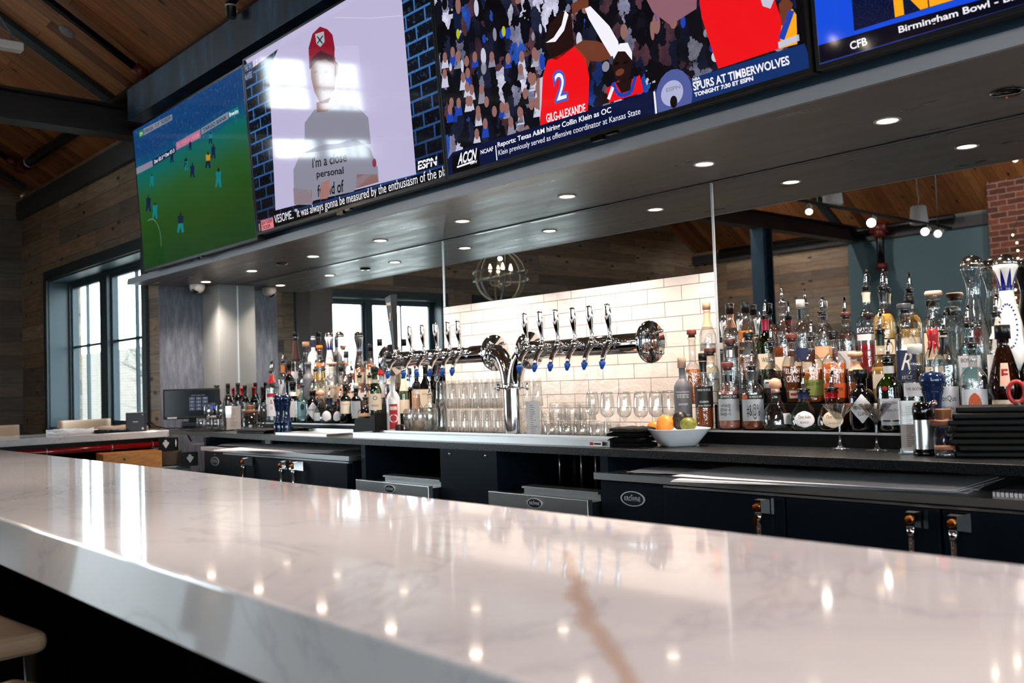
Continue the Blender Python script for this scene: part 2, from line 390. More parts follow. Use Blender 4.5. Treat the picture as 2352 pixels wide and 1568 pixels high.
# rafters (flat steel ribs), tie beams of the trusses and their column
for i, x in enumerate((-7.9, -4.4, -11.2, -1.2, 2.0, 5.2)):
    m = MB()
    for ya, yb in ((YW-.06, YR), (YB+.09, YR)):
        za, zb = (ceil_z(ya) if ya > YR else ZE+SL*(ya-YB)), ceil_z(YR)
        a = [(x-.065, ya, za-.001), (x+.065, ya, za-.001), (x+.065, yb, zb-.001), (x-.065, yb, zb-.001)]
        b = [(p[0], p[1], p[2]-.05) for p in a]; m.add(a+b, [(0, 1, 2, 3), (7, 6, 5, 4), (0, 4, 5, 1), (1, 5, 6, 2), (2, 6, 7, 3), (3, 7, 4, 0)])
    struct('rafter' if i == 0 else 'rafter.%03d' % i, m, M_DKTRIM, 'flat dark steel rafter strip under the wood ceiling', 'rafter')['group'] = 'rafters of the wood ceiling'
M_BEAM = mat('dark_brown_steel', '1a1210', .5)
for i, x in enumerate((XP, -3.1)):
    m = MB().box(x-.09, x+.09, YB+.1, YW-.06 if i == 0 else -1.2, 3.40, 3.42).box(x-.09, x+.09, YB+.1, YW-.06 if i == 0 else -1.2, 3.62, 3.64).box(x-.012, x+.012, YB+.1, YW-.06 if i == 0 else -1.2, 3.42, 3.62)
    struct('tie_beam', m, M_BEAM, ['dark steel tie beam crossing the room at the left end of the screens', 'dark steel tie beam crossing the room over the bar'][i], 'beam')
yc = at_x(1740, 600, XP).y
m = MB().box(XP-.10, XP+.10, -yc-.02, -yc+.0, 0, 3.4, 0).box(XP-.10, XP+.10, -yc-.24, -yc-.22, 0, 3.4).box(XP-.012, XP+.012, -yc-.22, -yc-.02, 0, 3.4)
struct('column_steel', m, mat('blue_grey_steel', '33485a', .45, .3), 'blue-grey steel column under the tie beam, seen in the mirror', 'column')
cx = -10.25; ya, yb = at_x(712, 700, cx).y, at_x(764, 700, cx).y; xa = at_y(680, 700, ya).x
struct('column_brown', MB().box(xa, cx, -yb, -ya, 0, 5), mat('brown_grey_steel', '4b433f', .5), 'brown-grey column before the windows, seen in the mirror', 'column')
xb = at_y(2264, 400, -YB-.5).x
struct('column_brick', MB().box(xb, xb+1.3, YB+.031, YB+.5, 0, 5.2), M_BRICK, 'old brick pillar against the teal wall, seen in the mirror', 'column')

# ------------------------------------------------------------------ windows
M_SASH = mat('window_steel_blue', '26383f', .4)
def window(name, loc, rz, w, z0, z1, cuts, label, depth=.19, rows=1, rowat=.5, vm=True):
    """local x along the wall from 0 to w, y outwards; cuts = list of (x0, x1) sashes"""
    root = thing(name, label, 'window', loc, rz); root['kind'] = 'structure'
    H = z1-z0; m = MB(); c = .1
    for a, b, d, e in ((-c, w+c, z1, z1+c), (-c, 0, z0, z1), (w, w+c, z0, z1)): m.box(a, b, -.025, 0, d, e)
    m.box(-c, w+c, -.05, .0, z0-.04, z0)
    m.build('casing', M_DKTRIM, root)
    m = MB().box(0, .015, 0, depth, z0, z1).box(w-.015, w, 0, depth, z0, z1).box(.015, w-.015, 0, depth, z1-.015, z1).box(.015, w-.015, 0, depth, z0, z0+.015)
    m.build('reveal', M_SASH, root)
    m = MB(); f = .05; y0, y1 = depth, depth+.09
    m.box(0, w, y0, y1, z1-f, z1).box(0, w, y0, y1, z0, z0+f).box(0, f, y0, y1, z0+f, z1-f).box(w-f, w, y0, y1, z0+f, z1-f)
    for k in range(len(cuts)-1): m.box(cuts[k][1], cuts[k+1][0], y0-.02, y1, z0+f, z1-f)
    m.build('frame', M_SASH, root)
    for a, b in cuts:
        s = MB(); t = .035; y2, y3 = y0+.02, y0+.06; a2, b2 = max(a, f), min(b, w-f)
        s.box(a2, b2, y2, y3, z1-f-t, z1-f).box(a2, b2, y2, y3, z0+f, z0+f+t).box(a2, a2+t, y2, y3, z0+f+t, z1-f-t).box(b2-t, b2, y2, y3, z0+f+t, z1-f-t)
        zm = z0+H*rowat; s.box(a2+t, b2-t, y2+.005, y3-.005, zm-.012, zm+.012)
        if vm:
            xm = a2+(b2-a2)*vm if vm is not True else (a2+b2)/2
            s.box(xm-.011, xm+.011, y2+.005, y3-.005, z0+f+t, zm-.012).box(xm-.011, xm+.011, y2+.005, y3-.005, zm+.012, z1-f-t)
        so = s.build('sash', M_SASH, root)
        MB().box(a2+t, b2-t, y2+.018, y2+.022, z0+f+t, z1-f-t).build('pane', M_PANE, so)
    return root
g = YW+.21
xs = [at_y(px, 800, g).x-hx0 for px in (155, 240, 257)]
window('window_1', (hx0, YW, 0), 0, hx1-hx0, WZ0, WZ1, [(.0, xs[1]), (xs[2], hx1-hx0)], 'tall dark-framed window with four-pane sashes in the plank wall', rowat=.545, vm=.46)
portal(((hx0+hx1)/2, YW+.33, (WZ0+WZ1)/2), (-PI/2, 0, 0), 2.6, 1.53)
for i, (a, b, z0, z1) in enumerate(B_WIN[:2]):
    w = b-a
    window('window_%d' % (i+2), (XB, a, 0), PI/2, w, z0, z1, [(0, w*.5-.06), (w*.5+.05, w)], ['tall dark-framed double window beside the brown column', 'tall dark-framed double window further from the bar'][i]+', seen in the mirror', vm=True, rowat=.55)
    portal((XB-.33, (a+b)/2, (z0+z1)/2), (0, -PI/2, 0), z1-z0, w)
a, b_, z0, z1 = B_WIN[2]; w = b_-a
g_ = window('window_7', (XB, a, 0), PI/2, w, z0, z1, [(0, w*.5-.05), (w*.5+.05, w)], 'high gable window above the plank wall, mirrored in the screen with the red cap', vm=True, rowat=.70)
MB().box(.0, w, .17, .25, z0+.46, z0+.66).build('transom', M_SASH, g_)
for i, a in enumerate((1.6, 4.8)):
    window('window_%d' % (i+4), (a+2.5, YB, 0), PI, 2.5, .4, 2.9, [(0, 1.2), (1.3, 2.5)], ['dark-framed double window across the room, nearer the brick pillar', 'dark-framed double window across the room, nearer the right end wall'][i], vm=True)
    portal((a+1.25, YB-.31, 1.9), (PI/2, 0, 0), 2.5, 2.0)

for i, a in enumerate((-9.9, -6.9, -3.9)):  # unseen windows, added to let more daylight onto the far walls and ceiling
    window('window_%d' % (i+8), (XR, a+2.5, 0), -PI/2, 2.5, .4, 3.4, [(0, 1.2), (1.3, 2.5)], ['tall dark-framed window in the right end wall, furthest from the bar', 'middle tall dark-framed window in the right end wall', 'tall dark-framed window in the right end wall, nearest the bar'][i], vm=True)

# outside: ground, a pale brick building and bare trees beyond window 1
struct('ground', MB().box(-60, 40, -60, 60, -.5, -.4), mat('outside_paving', '8a8a86', .9), 'pale paving outside the windows', 'ground')
wb = N('outside_brick', rough=.9); bv = wb.coord('Object', rot=(-PI/2, 0, 0)); bt = wb.n('ShaderNodeTexBrick')
for k, c in (('Color1', '74685f'), ('Color2', '685d56'), ('Mortar', '7d756e')): bt.inputs[k].default_value = (*rgb(c), 1)
bt.inputs['Scale'].default_value = 1; bt.inputs['Brick Width'].default_value = .3; bt.inputs['Row Height'].default_value = .1; wb.l(bv, bt.inputs['Vector']); wb.col(bt.outputs['Color'])
yo = 9.0; zt = at_y(200, 812, yo).z
ob = MB().box(-48, -18, yo, yo+6, -.4, zt).build('building', wb.m); tag(ob, 'long low pale brick building seen outside the left window', 'building'); ob['kind'] = 'structure'
M_BARK = mat('pale_bark', '3d4646', .9)
def tree(x, y, h, seed, label):
    rnd = random.Random(seed); m = MB()
    def branch(p, d, L, r, lev):
        pts = [p]; q = Vector(p); dd = Vector(d)
        for k in range(5):
            dd = (dd+Vector((rnd.uniform(-.25, .25), rnd.uniform(-.25, .25), rnd.uniform(-.1, .2)))).normalized(); q = q+dd*L/5; pts.append(q.copy())
        m.tube(pts, [r*(1-.14*k) for k in range(6)], 5)
        if lev:
            for k in range(4 if lev > 1 else 5):
                i = rnd.randint(1, 5); a = rnd.uniform(0, 2*PI); e = (dd*.55+Vector((math.cos(a), math.sin(a), rnd.uniform(-.15, .6)))*.8).normalized()
                branch(pts[i], e, L*rnd.uniform(.5, .75), r*.5, lev-1)
    branch(Vector((x, y, -.4)), (0, 0, 1), h, .09, 4)
    tag(m.build('bare_tree', M_BARK, None, False), label, 'tree', 'bare trees outside the window')
tree(-14.2, 3.2, 2.3, 3, 'bare branching tree outside, behind the right half of the left window')
tree(-18.5, 4.6, 2.4, 11, 'bare branching tree outside, behind the left half of the left window')

# ------------------------------------------------------------------ soffit over the back bar
ZS, YS = 2.2217, -.775
XE = 3.0
struct('ceiling_soffit', MB().box(XP, XE, YS+.02, .011, ZS, ZS+.05), M_SOFFIT, 'low satin grey soffit over the back bar', 'soffit')
m = MB().box(XP, XE, YS, YS+.0199, ZS-.001, ZS+.03).box(XP, XE, YS+.004, YS+.0199, ZS+.03, ZS+.048)
struct('trim_3', m, mat('grey_metal_trim', '8b9098', .45, .2), 'pale grey metal edge along the front of the soffit', 'trim')
struct('bulkhead', MB().box(-7.2, XE, -.735, -.7, ZS+.05, 3.47), M_BLACK, 'black panel behind the row of screens', 'bulkhead')
xh = at_y(293, 240, -.862).x
struct('bulkhead_header', MB().box(xh, XE, -.862, -.45, 3.455, 3.692), M_PATINA, 'blued steel header above the row of screens', 'bulkhead')
struct('bulkhead_fascia', MB().box(-7.2, XE, -.745, -.7351, ZS+.05, ZS+.14), mat('speckled_blue_steel', '41586c', .4, .3), 'blue-grey steel strip under the screens', 'bulkhead')

# mirrors and tile
M_ALU = mat('bright_aluminium', 'd8dade', .35, .5)
def mirror(x0, x1, z0, lab):
    t = thing('wall_mirror', lab, 'mirror', ((x0+x1)/2, 0, z0)); w = (x1-x0)/2
    MB().box(-w+.0005, w-.0005, 0, .006, 0, ZS-.004-z0).build('silvered_glass', M_MIRROR, t)
    MB().box(-w, -w+.010, -.004, 0, 0, ZS-.006-z0).build('edge_strip', M_ALU, t)
    MB().box(-w+.010, w, -.003, 0, ZS-.010-z0, ZS-.004-z0).build('edge_strip', M_CHROME, t)
xm1, xm2 = at_y(1017, 600, 0).x, at_y(1633, 450, 0).x
zt0 = 1.815
mirror(-7.349, xm1, 1.0, 'bar mirror panel to the left of the white tiles, above the left bottles')
mirror(xm1, xm2, zt0, 'bar mirror panel above the white tiles, showing the orb chandelier')
mirror(xm2, XE, 1.0, 'bar mirror panel to the right of the white tiles, above the right bottles')
o = struct('tile_backsplash', MB().box(xm1, xm2, -.006, .004, 1.0, zt0-.003), M_TILE, 'glossy cream subway tile backsplash behind the taps', 'tile'); o.location = (0, 0, 0)
struct('tile_edge', MB().box(xm1, xm2, -.007, -.002, zt0-.0029, zt0), M_BLACK, 'thin dark trim on top of the cream tiles', 'trim')

# ------------------------------------------------------------------ downlights
M_LED = mat('led_lens', (1, 1, 1), .4, emit=(1, .80, .62), es=26)
dl_px = [(480, 647), (585, 622), (715, 588), (875, 552), (1060, 507), (1300, 450), (1618, 376), (2040, 277)]
dlx = [at_z(a, b, ZS).x for a, b in dl_px]; dlx.sort(); dlx += [dlx[-1]+.79*k for k in (1, 2, 3)]
dl_lab = ['soffit downlight nearest the dome camera', 'second soffit downlight from the dome camera', 'soffit downlight just right of the small black puck', 'soffit downlight above the black branded tap handle',
          'soffit downlight left of the tall mirror seam over the tap tower', 'soffit downlight above the right tap rail', 'soffit downlight at the right-hand mirror seam', 'large soffit downlight at the right of the photo', 'soffit downlight past the right edge', 'soffit downlight two past the right edge', 'last soffit downlight on the right']
for i, x in enumerate(dlx):
    t = thing('downlight', dl_lab[i], 'downlight', (x, -.325, ZS-.0005), 0, 'recessed downlights in the soffit')
    MB().lathe([(.034, 0), (.046, 0), (.047, -.002), (.045, -.004), (.037, -.0035), (.034, -.001)], 32).build('trim_ring', M_WHITE, t)
    MB().lathe([(0, -.0012), (.0341, -.0012)], 32).build('lens', M_LED, t)
    l = bpy.data.lights.new('downlight_lamp', 'SPOT'); l.energy = 26*LAMP; l.color = (1, .84, .71); l.spot_size = math.radians(118); l.spot_blend = 1.0; l.shadow_soft_size = .034
    lo = bpy.data.objects.new('downlight_lamp', l); COL.objects.link(lo); lo.parent = t; lo.location = (0, 0, -.012)
for px, py, lab, rr in ((647, 604, 'small black puck on the soffit by the third downlight', .04), (2312, 211, 'round black puck on the soffit at the far right', .05)):
    p = at_z(px, py, ZS); o = MB().lathe([(0, -.012), (rr*.8, -.012), (rr, -.004), (rr, 0), (0, 0)], 28).build('ceiling_puck', M_BLACKG); o.location = p; tag(o, lab, 'puck')
# dome camera
p = at_z(453, 652, ZS); t = thing('dome_camera', 'white dome security camera hanging under the soffit end', 'camera', (p.x, p.y, ZS-.001))
MB().lathe([(0, 0), (.058, 0), (.06, -.006), (.06, -.028), (.05, -.055), (.032, -.07), (0, -.071)], 32).build('housing', M_WHITE, t)
m = MB().sphere((0, 0, 0), .034, 20, 10); o = m.build('lens_dome', M_BLACKG, t); o.location = (.008, -.02, -.052)

# ------------------------------------------------------------------ the row of screens
def scr(name, col, es=1., rough=.06):
    return mat('screen_'+name, (.004, .004, .005), rough, emit=col, es=es)
def scr_tex(name, fn, es=1.):
    w = N('screen_'+name, rough=.06); w.b.inputs['Base Color'].default_value = (.004, .004, .005, 1)
    c = fn(w); w.l(c, w.b.inputs['Emission Color']); w.b.inputs['Emission Strength'].default_value = es; return w.m
TILT = math.radians(3.9)
TUP = Vector((0, -math.sin(TILT), math.cos(TILT))); TN = Vector((0, -math.cos(TILT), -math.sin(TILT)))
class Screen:
    """a television: local x along the wall, local z up the panel, local -y towards the room"""
    def __init__(s, x0, x1, zb, H, label):
        s.w, s.h = x1-x0, H; s.o = Vector((x0, -.852, zb))
        s.t = thing('television', label, 'television'); s.t.matrix_world = Matrix(((1, 0, 0, s.o.x), (0, TUP.z, TUP.y, s.o.y), (0, -TUP.y, TUP.z, s.o.z), (0, 0, 0, 1)))
        b = .012; m = MB()
        m.bbox(0, s.w, .004, .05, 0, H, .004).box(.25, s.w-.25, .05, .085, .2, H-.2)
        m.build('housing', M_BLACK, s.t)
        m = MB(); y0, y1 = -.003, .0039
        m.box(0, s.w, y0, y1, 0, b*1.35).box(0, s.w, y0, y1, H-b, H).box(0, b, y0, y1, b*1.35, H-b).box(s.w-b, s.w, y0, y1, b*1.35, H-b)
        m.build('bezel', mat('bezel_grey', '2a2c30', .25, .6), s.t)
        m = MB().box(s.w*.5-.03, s.w*.5+.03, -.001, .02, -.018, .0).box(s.w*.5+.05, s.w*.5+.10, .0, .02, -.008, .0)
        m.build('sensor_bar', M_BLACKG, s.t)
        s.m = MB(); s.mats = []; s.b = b; s.k = 0
    def mi(s, m):
        if m not in s.mats: s.mats.append(m)
        return s.mats.index(m)
    def loc(s, px, py):
        p = at_plane(px, py, s.o, TN)-s.o; return p.x, p.dot(TUP)
    def y(s, lay): return -.0002-.00012*lay
    def clip(s, pts):
        """keep the outline inside the lit panel"""
        x0, x1, z0, z1 = s.b, s.w-s.b, s.b*1.35, s.h-s.b
        for ax, lim, sg in ((0, x0, 1), (0, x1, -1), (1, z0, 1), (1, z1, -1)):
            out = []
            for i, p in enumerate(pts):
                q = pts[i-1]; a, c = sg*(p[ax]-lim) >= 0, sg*(q[ax]-lim) >= 0
                if a != c:
                    t = (lim-q[ax])/(p[ax]-q[ax]); out.append((q[0]+(p[0]-q[0])*t, q[1]+(p[1]-q[1])*t))
                if a: out.append(p)
            pts = out
            if not pts: break
        return pts
    def poly(s, pts, m, lay=1, px=True):
        if px: pts = [s.loc(*p) for p in pts]
        pts = s.clip(pts)
        if len(pts) > 2: s.m.poly([(p[0], s.y(lay), p[1]) for p in pts], s.mi(m))
    def fill(s, m, lay=0): s.poly([(0, 0), (s.w, 0), (s.w, s.h), (0, s.h)], m, lay, False)
    def ell(s, c, rx, ry, m, lay=1, rot=0, n=20):
        c = s.loc(*c); s.poly([(c[0]+rx*math.cos(a)*math.cos(rot)-ry*math.sin(a)*math.sin(rot), c[1]+rx*math.cos(a)*math.sin(rot)+ry*math.sin(a)*math.cos(rot)) for a in [2*PI*k/n for k in range(n)]], m, lay, False)
    def line(s, pts, r, m, lay=1):
        P = [s.loc(*p) for p in pts]
        for a, b in zip(P, P[1:]):
            d = math.hypot(b[0]-a[0], b[1]-a[1]) or 1; nx, ny = -(b[1]-a[1])/d*r, (b[0]-a[0])/d*r
            s.poly([(a[0]+nx, a[1]+ny), (a[0]-nx, a[1]-ny), (b[0]-nx, b[1]-ny), (b[0]+nx, b[1]+ny)], m, lay, False)
    def text(s, t, p0, p1, ptop, m, lay=3, **k):
        """letters from pixel p0 (lower left) to p1 (lower right), cap height up to pixel ptop above p0"""
        a, b, c = Vector(s.loc(*p0)), Vector(s.loc(*p1)), Vector(s.loc(*ptop)); ux = (b-a).normalized(); W = (b-a).length
        uy = (c-a); H = uy.length; uy.normalize()
        i = s.mi(m); mb = MB(); put_text(mb, t, lambda x, y: (x, y, 0), 0, W, H, **k)
        for f in mb.f:
            q = [(a.x+ux.x*mb.v[j][0]+uy.x*mb.v[j][1], a.y+ux.y*mb.v[j][0]+uy.y*mb.v[j][1]) for j in f]
            q = s.clip(q)
            if len(q) > 2: s.m.poly([(u, s.y(lay), v) for u, v in q], i)
    def done(s): return s.m.build('screen', s.mats, s.t, False)
E_W = scr('white', 'f4f2fa'); E_K = scr('black', '050507', .6); E_LAV = scr('lavender', 'cfc6ea', .82); E_NAVY = scr('navy', '0c1a4a', .6)
E_INK = scr('ink', '10131c', .4); E_RED = scr('red', 'f01018', 1.); E_BLUE = scr('blue', '1450e8', .9); E_SKIN = scr('skin', '8a4a34', .6); E_DKSKIN = scr('dark_skin', '2c1614', .6)
E_PINK = scr('pink', 'e8848e', .9); E_ORANGE = scr('orange', 'ffab18', 1.); E_GREY = scr('shirt_grey', '9c9cae', .75); E_ROY = scr('royal', '2048c0', .8)

# --- football
tv = Screen(-7.10, -5.292, 2.258, 1.06, 'television at the left end, showing a football match')
def pitch(w):
    v = w.coord('Object'); sx = w.n('ShaderNodeSeparateXYZ'); w.l(v, sx.inputs[0])
    n = w.noise(v, 1.6, 3); g = w.math('ADD', w.math('MULTIPLY', sx.outputs['Z'], .93), w.math('MULTIPLY', w.math('SUBTRACT', n.outputs['Fac'], .5), .16))
    c = w.ramp(g, [(0, '1c4a20'), (.3, '2d5a1c'), (.5, '2f6a34'), (.66, '0c7a70'), (.72, '0f5f8c'), (.8, '124a86'), (1, '1a4f92')])
    n2 = w.noise(w.coord('Object', scale=(1, 1, .6)), 46, 4, .8); sp = w.ramp(n2.outputs['Fac'], [(.55, (0, 0, 0)), (.75, (.16, .2, .28))])
    up = w.ramp(sx.outputs['Z'], [(.72, (0, 0, 0)), (.76, (1, 1, 1))]); return w.mix(up, c, w.mix(1., c, sp, 'ADD'))
tv.fill(scr_tex('pitch', pitch, .62))
E_TEAL = scr('teal', '108a92', .7); E_DKB = scr('dark_blue', '16264e', .6); E_GRN = scr('green', '1c8a2c', .7); E_DIM = scr('dim_grey', '9aa6b8', .6); E_LINE = scr('chalk', '8fb39a', .5); E_MAG = scr('dim_pink', 'c88ab4', .6)
tv.poly([(319, 301), (328, 297), (329, 313), (320, 317)], E_GRN, 2); tv.text('72:18', (321, 313), (327, 310), (321, 305), E_W, 3)
tv.poly([(329, 296), (395, 262), (396, 275), (330, 311)], E_DIM, 2)
tv.text('LEVERKUSEN', (331, 307), (352, 297), (330, 299), E_INK, 3, bold=.01); tv.text('2 | 0', (357, 294), (366, 289), (356, 285), E_INK, 3, bold=.02); tv.text('PADERBORN', (371, 286), (393, 274), (370, 277), E_INK, 3, bold=.01)
for a, b, c, d, col, t, tc in (((310, 403), (351, 382), (350, 368), (309, 388), E_DIM, 'GO   ERGO', E_MAG), ((352, 381), (404, 350), (403, 336), (351, 367), E_DKB, 'Der ID.3 * Der ID.3', E_W),
                               ((405, 345), (461, 316), (460, 296), (404, 328), E_MAG, 'FLYERALARM', E_PINK), ((463, 309), (525, 273), (524, 256), (462, 295), E_DIM, 'TARGO BANK', E_DKB), ((526, 272), (549, 262), (547, 245), (525, 256), E_TEAL, 'bwin', E_W)):
    tv.poly([a, b, c, d], col, 1); q = lambda u, v: (a[0]+(b[0]-a[0])*u+(d[0]-a[0])*v, a[1]+(b[1]-a[1])*u+(d[1]-a[1])*v)
    tv.text(t, q(.06, .2), q(.94, .2), q(.06, .82), tc, 2, bold=.015)
def player(x, y, h, c, c2):
    w = h*.16
    tv.ell((x, y-h), .0085*h/30, .012*h/30, E_DKSKIN, 3); tv.poly([(x-w, y-h*.9), (x+w, y-h*.93), (x+w*.8, y-h*.5), (x-w*.8, y-h*.48)], c, 2)
    tv.poly([(x-w*.8, y-h*.5), (x+w*.8, y-h*.52), (x+w*1.1, y-h*.02), (x+w*.4, y), (x, y-h*.35), (x-w*.7, y+h*.02), (x-w*1.2, y-h*.03)], c2, 2)
for a in ((428, 392, 24, E_TEAL, E_TEAL), (427, 385, 22, E_DKB, E_DKB), (442, 408, 30, E_DKB, E_DKB), (478, 386, 34, scr('referee', 'd8a02a', .7), E_DKB), (490, 364, 30, E_DKB, E_DKB), (502, 430, 40, E_TEAL, E_TEAL), (395, 374, 22, E_DKB, E_DKB), (349, 428, 26, E_TEAL, E_TEAL), (341, 486, 34, E_DKB, E_DKB),
          (356, 502, 34, E_TEAL, E_TEAL), (415, 534, 42, E_DKB, E_TEAL), (437, 345, 20, E_DKB, E_DKB), (484, 330, 24, E_TEAL, E_DKB)): player(*a)
tv.line([(340+22*math.cos(a)+8, 555-55*math.sin(a)+3) for a in [PI*.62-k*.19 for k in range(12)]], .003, E_LINE, 1)
tv.done()

# --- studio guest with ticker
tv = Screen(-5.29, -3.428, 2.285, 1.062, 'television second from the left, showing a man in a red cap against a pale panel')
def brickwall(w):
    v = w.coord('Object', rot=(-PI/2, 0, 0)); br = w.n('ShaderNodeTexBrick'); br.offset = .5
    for k, c in (('Color1', '050a12'), ('Color2', '0d1420'), ('Mortar', '3d6fae')): br.inputs[k].default_value = (*rgb(c), 1)
    br.inputs['Scale'].default_value = 1; br.inputs['Mortar Size'].default_value = .006; br.inputs['Brick Width'].default_value = .15; br.inputs['Row Height'].default_value = .068; w.l(v, br.inputs['Vector'])
    sx = w.n('ShaderNodeSeparateXYZ'); w.l(w.coord('Object'), sx.inputs[0]); n = w.noise(w.coord('Object'), 40, 5, .7)
    c = w.mix(1., br.outputs['Color'], w.ramp(n.outputs['Fac'], [(.55, (0, 0, 0)), (.8, (.1, .16, .25))]), 'ADD')
    return w.mix(1., c, w.ramp(sx.outputs['Z'], [(.15, (.25, .25, .3)), (.6, (1, 1, 1))]), 'MULTIPLY')
tv.fill(scr_tex('brick_wall', brickwall, .9))
tv.poly([(618, 160), (655, 75), (918, -60), (956, 400), (633, 483)], E_LAV, 1)
tv.poly([(575, 160), (655, 100), (917, -60), (917, -75), (560, 130)], E_LAV, 1)
tv.line([(768, 40), (850, 42), (922, 36)], .0015, scr('panel_seam', 'e4dcf6', .9), 2)
# the guest
E_CAP = scr('cap_red', '9c1430', .75); E_FACE = scr('face_tan', '9a6a5e', .72); E_BRIM = scr('brim_dark', '5a1226', .6); E_HAIR = scr('hair', '3a2430', .6)
tv.poly([(676, 470), (674, 390), (690, 352), (742, 332), (776, 330), (815, 318), (850, 340), (868, 385), (870, 418), (818, 433), (812, 440), (720, 460), (716, 470)], E_GREY, 2)
tv.poly([(676, 470), (674, 432), (716, 436), (718, 466)], E_FACE, 2); tv.poly([(818, 433), (820, 400), (866, 400), (870, 418)], E_FACE, 2)
tv.poly([(700, 282), (722, 252), (748, 246), (778, 240), (820, 244), (846, 270), (852, 330), (700, 352)], E_GREY, 2)
tv.poly([(727, 236), (770, 220), (776, 242), (750, 256), (728, 258)], E_FACE, 3)
tv.poly([(714, 150), (724, 128), (752, 118), (770, 132), (772, 170), (768, 206), (754, 236), (736, 238), (722, 210), (715, 180)], E_FACE, 3)
tv.poly([(770, 140), (777, 146), (775, 170), (769, 176)], E_FACE, 3)
tv.poly([(711, 160), (709, 110), (718, 78), (735, 61), (752, 67), (764, 80), (769, 110), (768, 146), (756, 130), (738, 118), (722, 130)], E_CAP, 4)
tv.poly([(711, 160), (714, 136), (736, 116), (764, 128), (768, 148), (748, 136), (728, 140)], E_BRIM, 5)
tv.poly([(770, 150), (768, 106), (823, 104), (828, 160), (820, 172), (775, 177)], scr('cap_pale', 'd6cdf0', .84), 2)
tv.poly([(724, 78), (744, 72), (746, 96), (736, 108), (727, 100)], scr('badge', 'b8c4cc', .8), 5); tv.line([(729, 100), (742, 82)], .004, E_INK, 6); tv.line([(741, 100), (729, 84)], .004, E_INK, 6)
for x in (725, 748): tv.ell((x, 165), .016, .006, E_HAIR, 5)
tv.poly([(733, 172), (740, 170), (743, 190), (733, 192)], scr('nose', 'b07a68', .75), 5); tv.ell((741, 211), .025, .009, scr('lips', '6a3036', .7), 5); tv.ell((742, 212), .014, .003, E_W, 6)
tv.poly([(738, 420), (752, 414), (760, 432), (752, 456), (734, 458)], scr('hand', 'b08078', .8), 5)
tv.poly([(752, 414), (757, 412), (758, 432), (752, 434)], scr('hand', 'b08078', .8), 5)
for t, a, b, c in (("I'm a close", (718, 386), (797, 371), (717, 362)), ('personal', (728, 413), (790, 404), (727, 392)), ('friend of', (730, 453), (790, 441), (729, 425))): tv.text(t, a, b, c, E_INK, 4, bold=.018)
tv.ell((860, 374), .018, .022, scr('sleeve_mark', 'a03048', .7), 4)
# channel marks and ticker
tv.poly([(560, 152), (580, 140), (583, 178), (562, 190)], scr('logo_box', '2c3f66', .6), 2); tv.text('THE PAT\nMcAFEE', (562, 186), (582, 176), (560, 152), scr('logo_grey', 'a8b8d8', .7), 3, bold=.02); tv.text('12', (584, 152), (592, 147), (583, 140), E_W, 3)
tv.text('ESPN', (960, 391), (1006, 379), (958, 371), E_W, 4, shear=.18, bold=.035); tv.line([(958, 379), (1006, 367)], .0022, E_K, 5)
tv.poly([(580, 555), (590, 507), (625, 500), (1040, 385), (1040, 430), (592, 560)], E_K, 6)
tv.line([(590, 508), (1030, 379)], .0012, scr('rule', '2c4fae', .8), 7)
tv.poly([(599, 507), (627, 499), (630, 525), (602, 533)], E_PINK, 7); tv.text('SEATGEEK\n TICKER', (602, 528), (628, 520), (600, 509), E_INK, 8, bold=.015)
tv.poly([(594, 514), (597, 513), (599, 529), (596, 531)], E_DIM, 7)
tv.text('VESOME.. "It was always gonna be measured by the enthusiasm of the pla', (632, 519), (1028, 410), (630, 494), E_W, 8)
tv.done()

# --- basketball
tv = Screen(-3.424, -1.56, 2.284, 1.062, 'television third from the left, showing a basketball game')
def crowd(w):
    v0 = w.coord('Object', scale=(1, 1, .55)); nd = w.noise(w.coord('Object'), 26, 3, .6); sc_ = w.n('ShaderNodeVectorMath', operation='SCALE'); sc_.inputs['Scale'].default_value = .055; w.l(nd.outputs['Color'], sc_.inputs[0]); ad_ = w.n('ShaderNodeVectorMath', operation='ADD'); w.l(v0, ad_.inputs[0]); w.l(sc_.outputs[0], ad_.inputs[1]); v = ad_.outputs[0]; vo = w.n('ShaderNodeTexVoronoi'); vo.inputs['Scale'].default_value = 24; w.l(v, vo.inputs['Vector'])
    sp = w.n('ShaderNodeSeparateXYZ'); w.l(vo.outputs['Color'], sp.inputs[0])
    c = w.ramp(sp.outputs['X'], [(0, '06070d'), (.34, '10121e'), (.5, '20263e'), (.6, '5c3c46'), (.7, '0b0d18'), (.78, '8c8ca6'), (.84, '12203e'), (.9, 'dadaf0'), (.95, '2c5ac0'), (1, '3a2030')], 'CONSTANT')
    n = w.noise(w.coord('Object'), 30, 4, .7); c = w.mix(.6, c, w.ramp(n.outputs['Fac'], [(.3, (.15, .15, .2)), (.7, (1.3, 1.25, 1.3))]), 'MULTIPLY')
    big = w.noise(w.coord('Object'), 2.2, 2); return w.mix(w.ramp(big.outputs['Fac'], [(.45, (.0,)*3), (.62, (.75,)*3)]), c, '090b14')
tv.fill(scr_tex('crowd', crowd, .95))
rnd = random.Random(4)
E_PALE = scr('pale_shirt', 'd4d4ea', .85); E_FACES = scr('faces', 'a87870', .7); E_YEL = scr('yellow', 'c8d01c', .8); E_CROW = scr('crowd_dark', '0b0d18', .6)
for k in range(46):
    x = rnd.uniform(1020, 1240); y = rnd.uniform(150, 330)
    c = rnd.choice([E_PALE, E_PALE, E_GREY, E_CROW, E_ROY, E_PALE]); h = rnd.uniform(16, 30)
    tv.poly([(x-8, y), (x+9, y-3), (x+6, y-h), (x-5, y-h+1)], c, 1); tv.ell((x, y-h-5), .016, .024, E_FACES, 2)
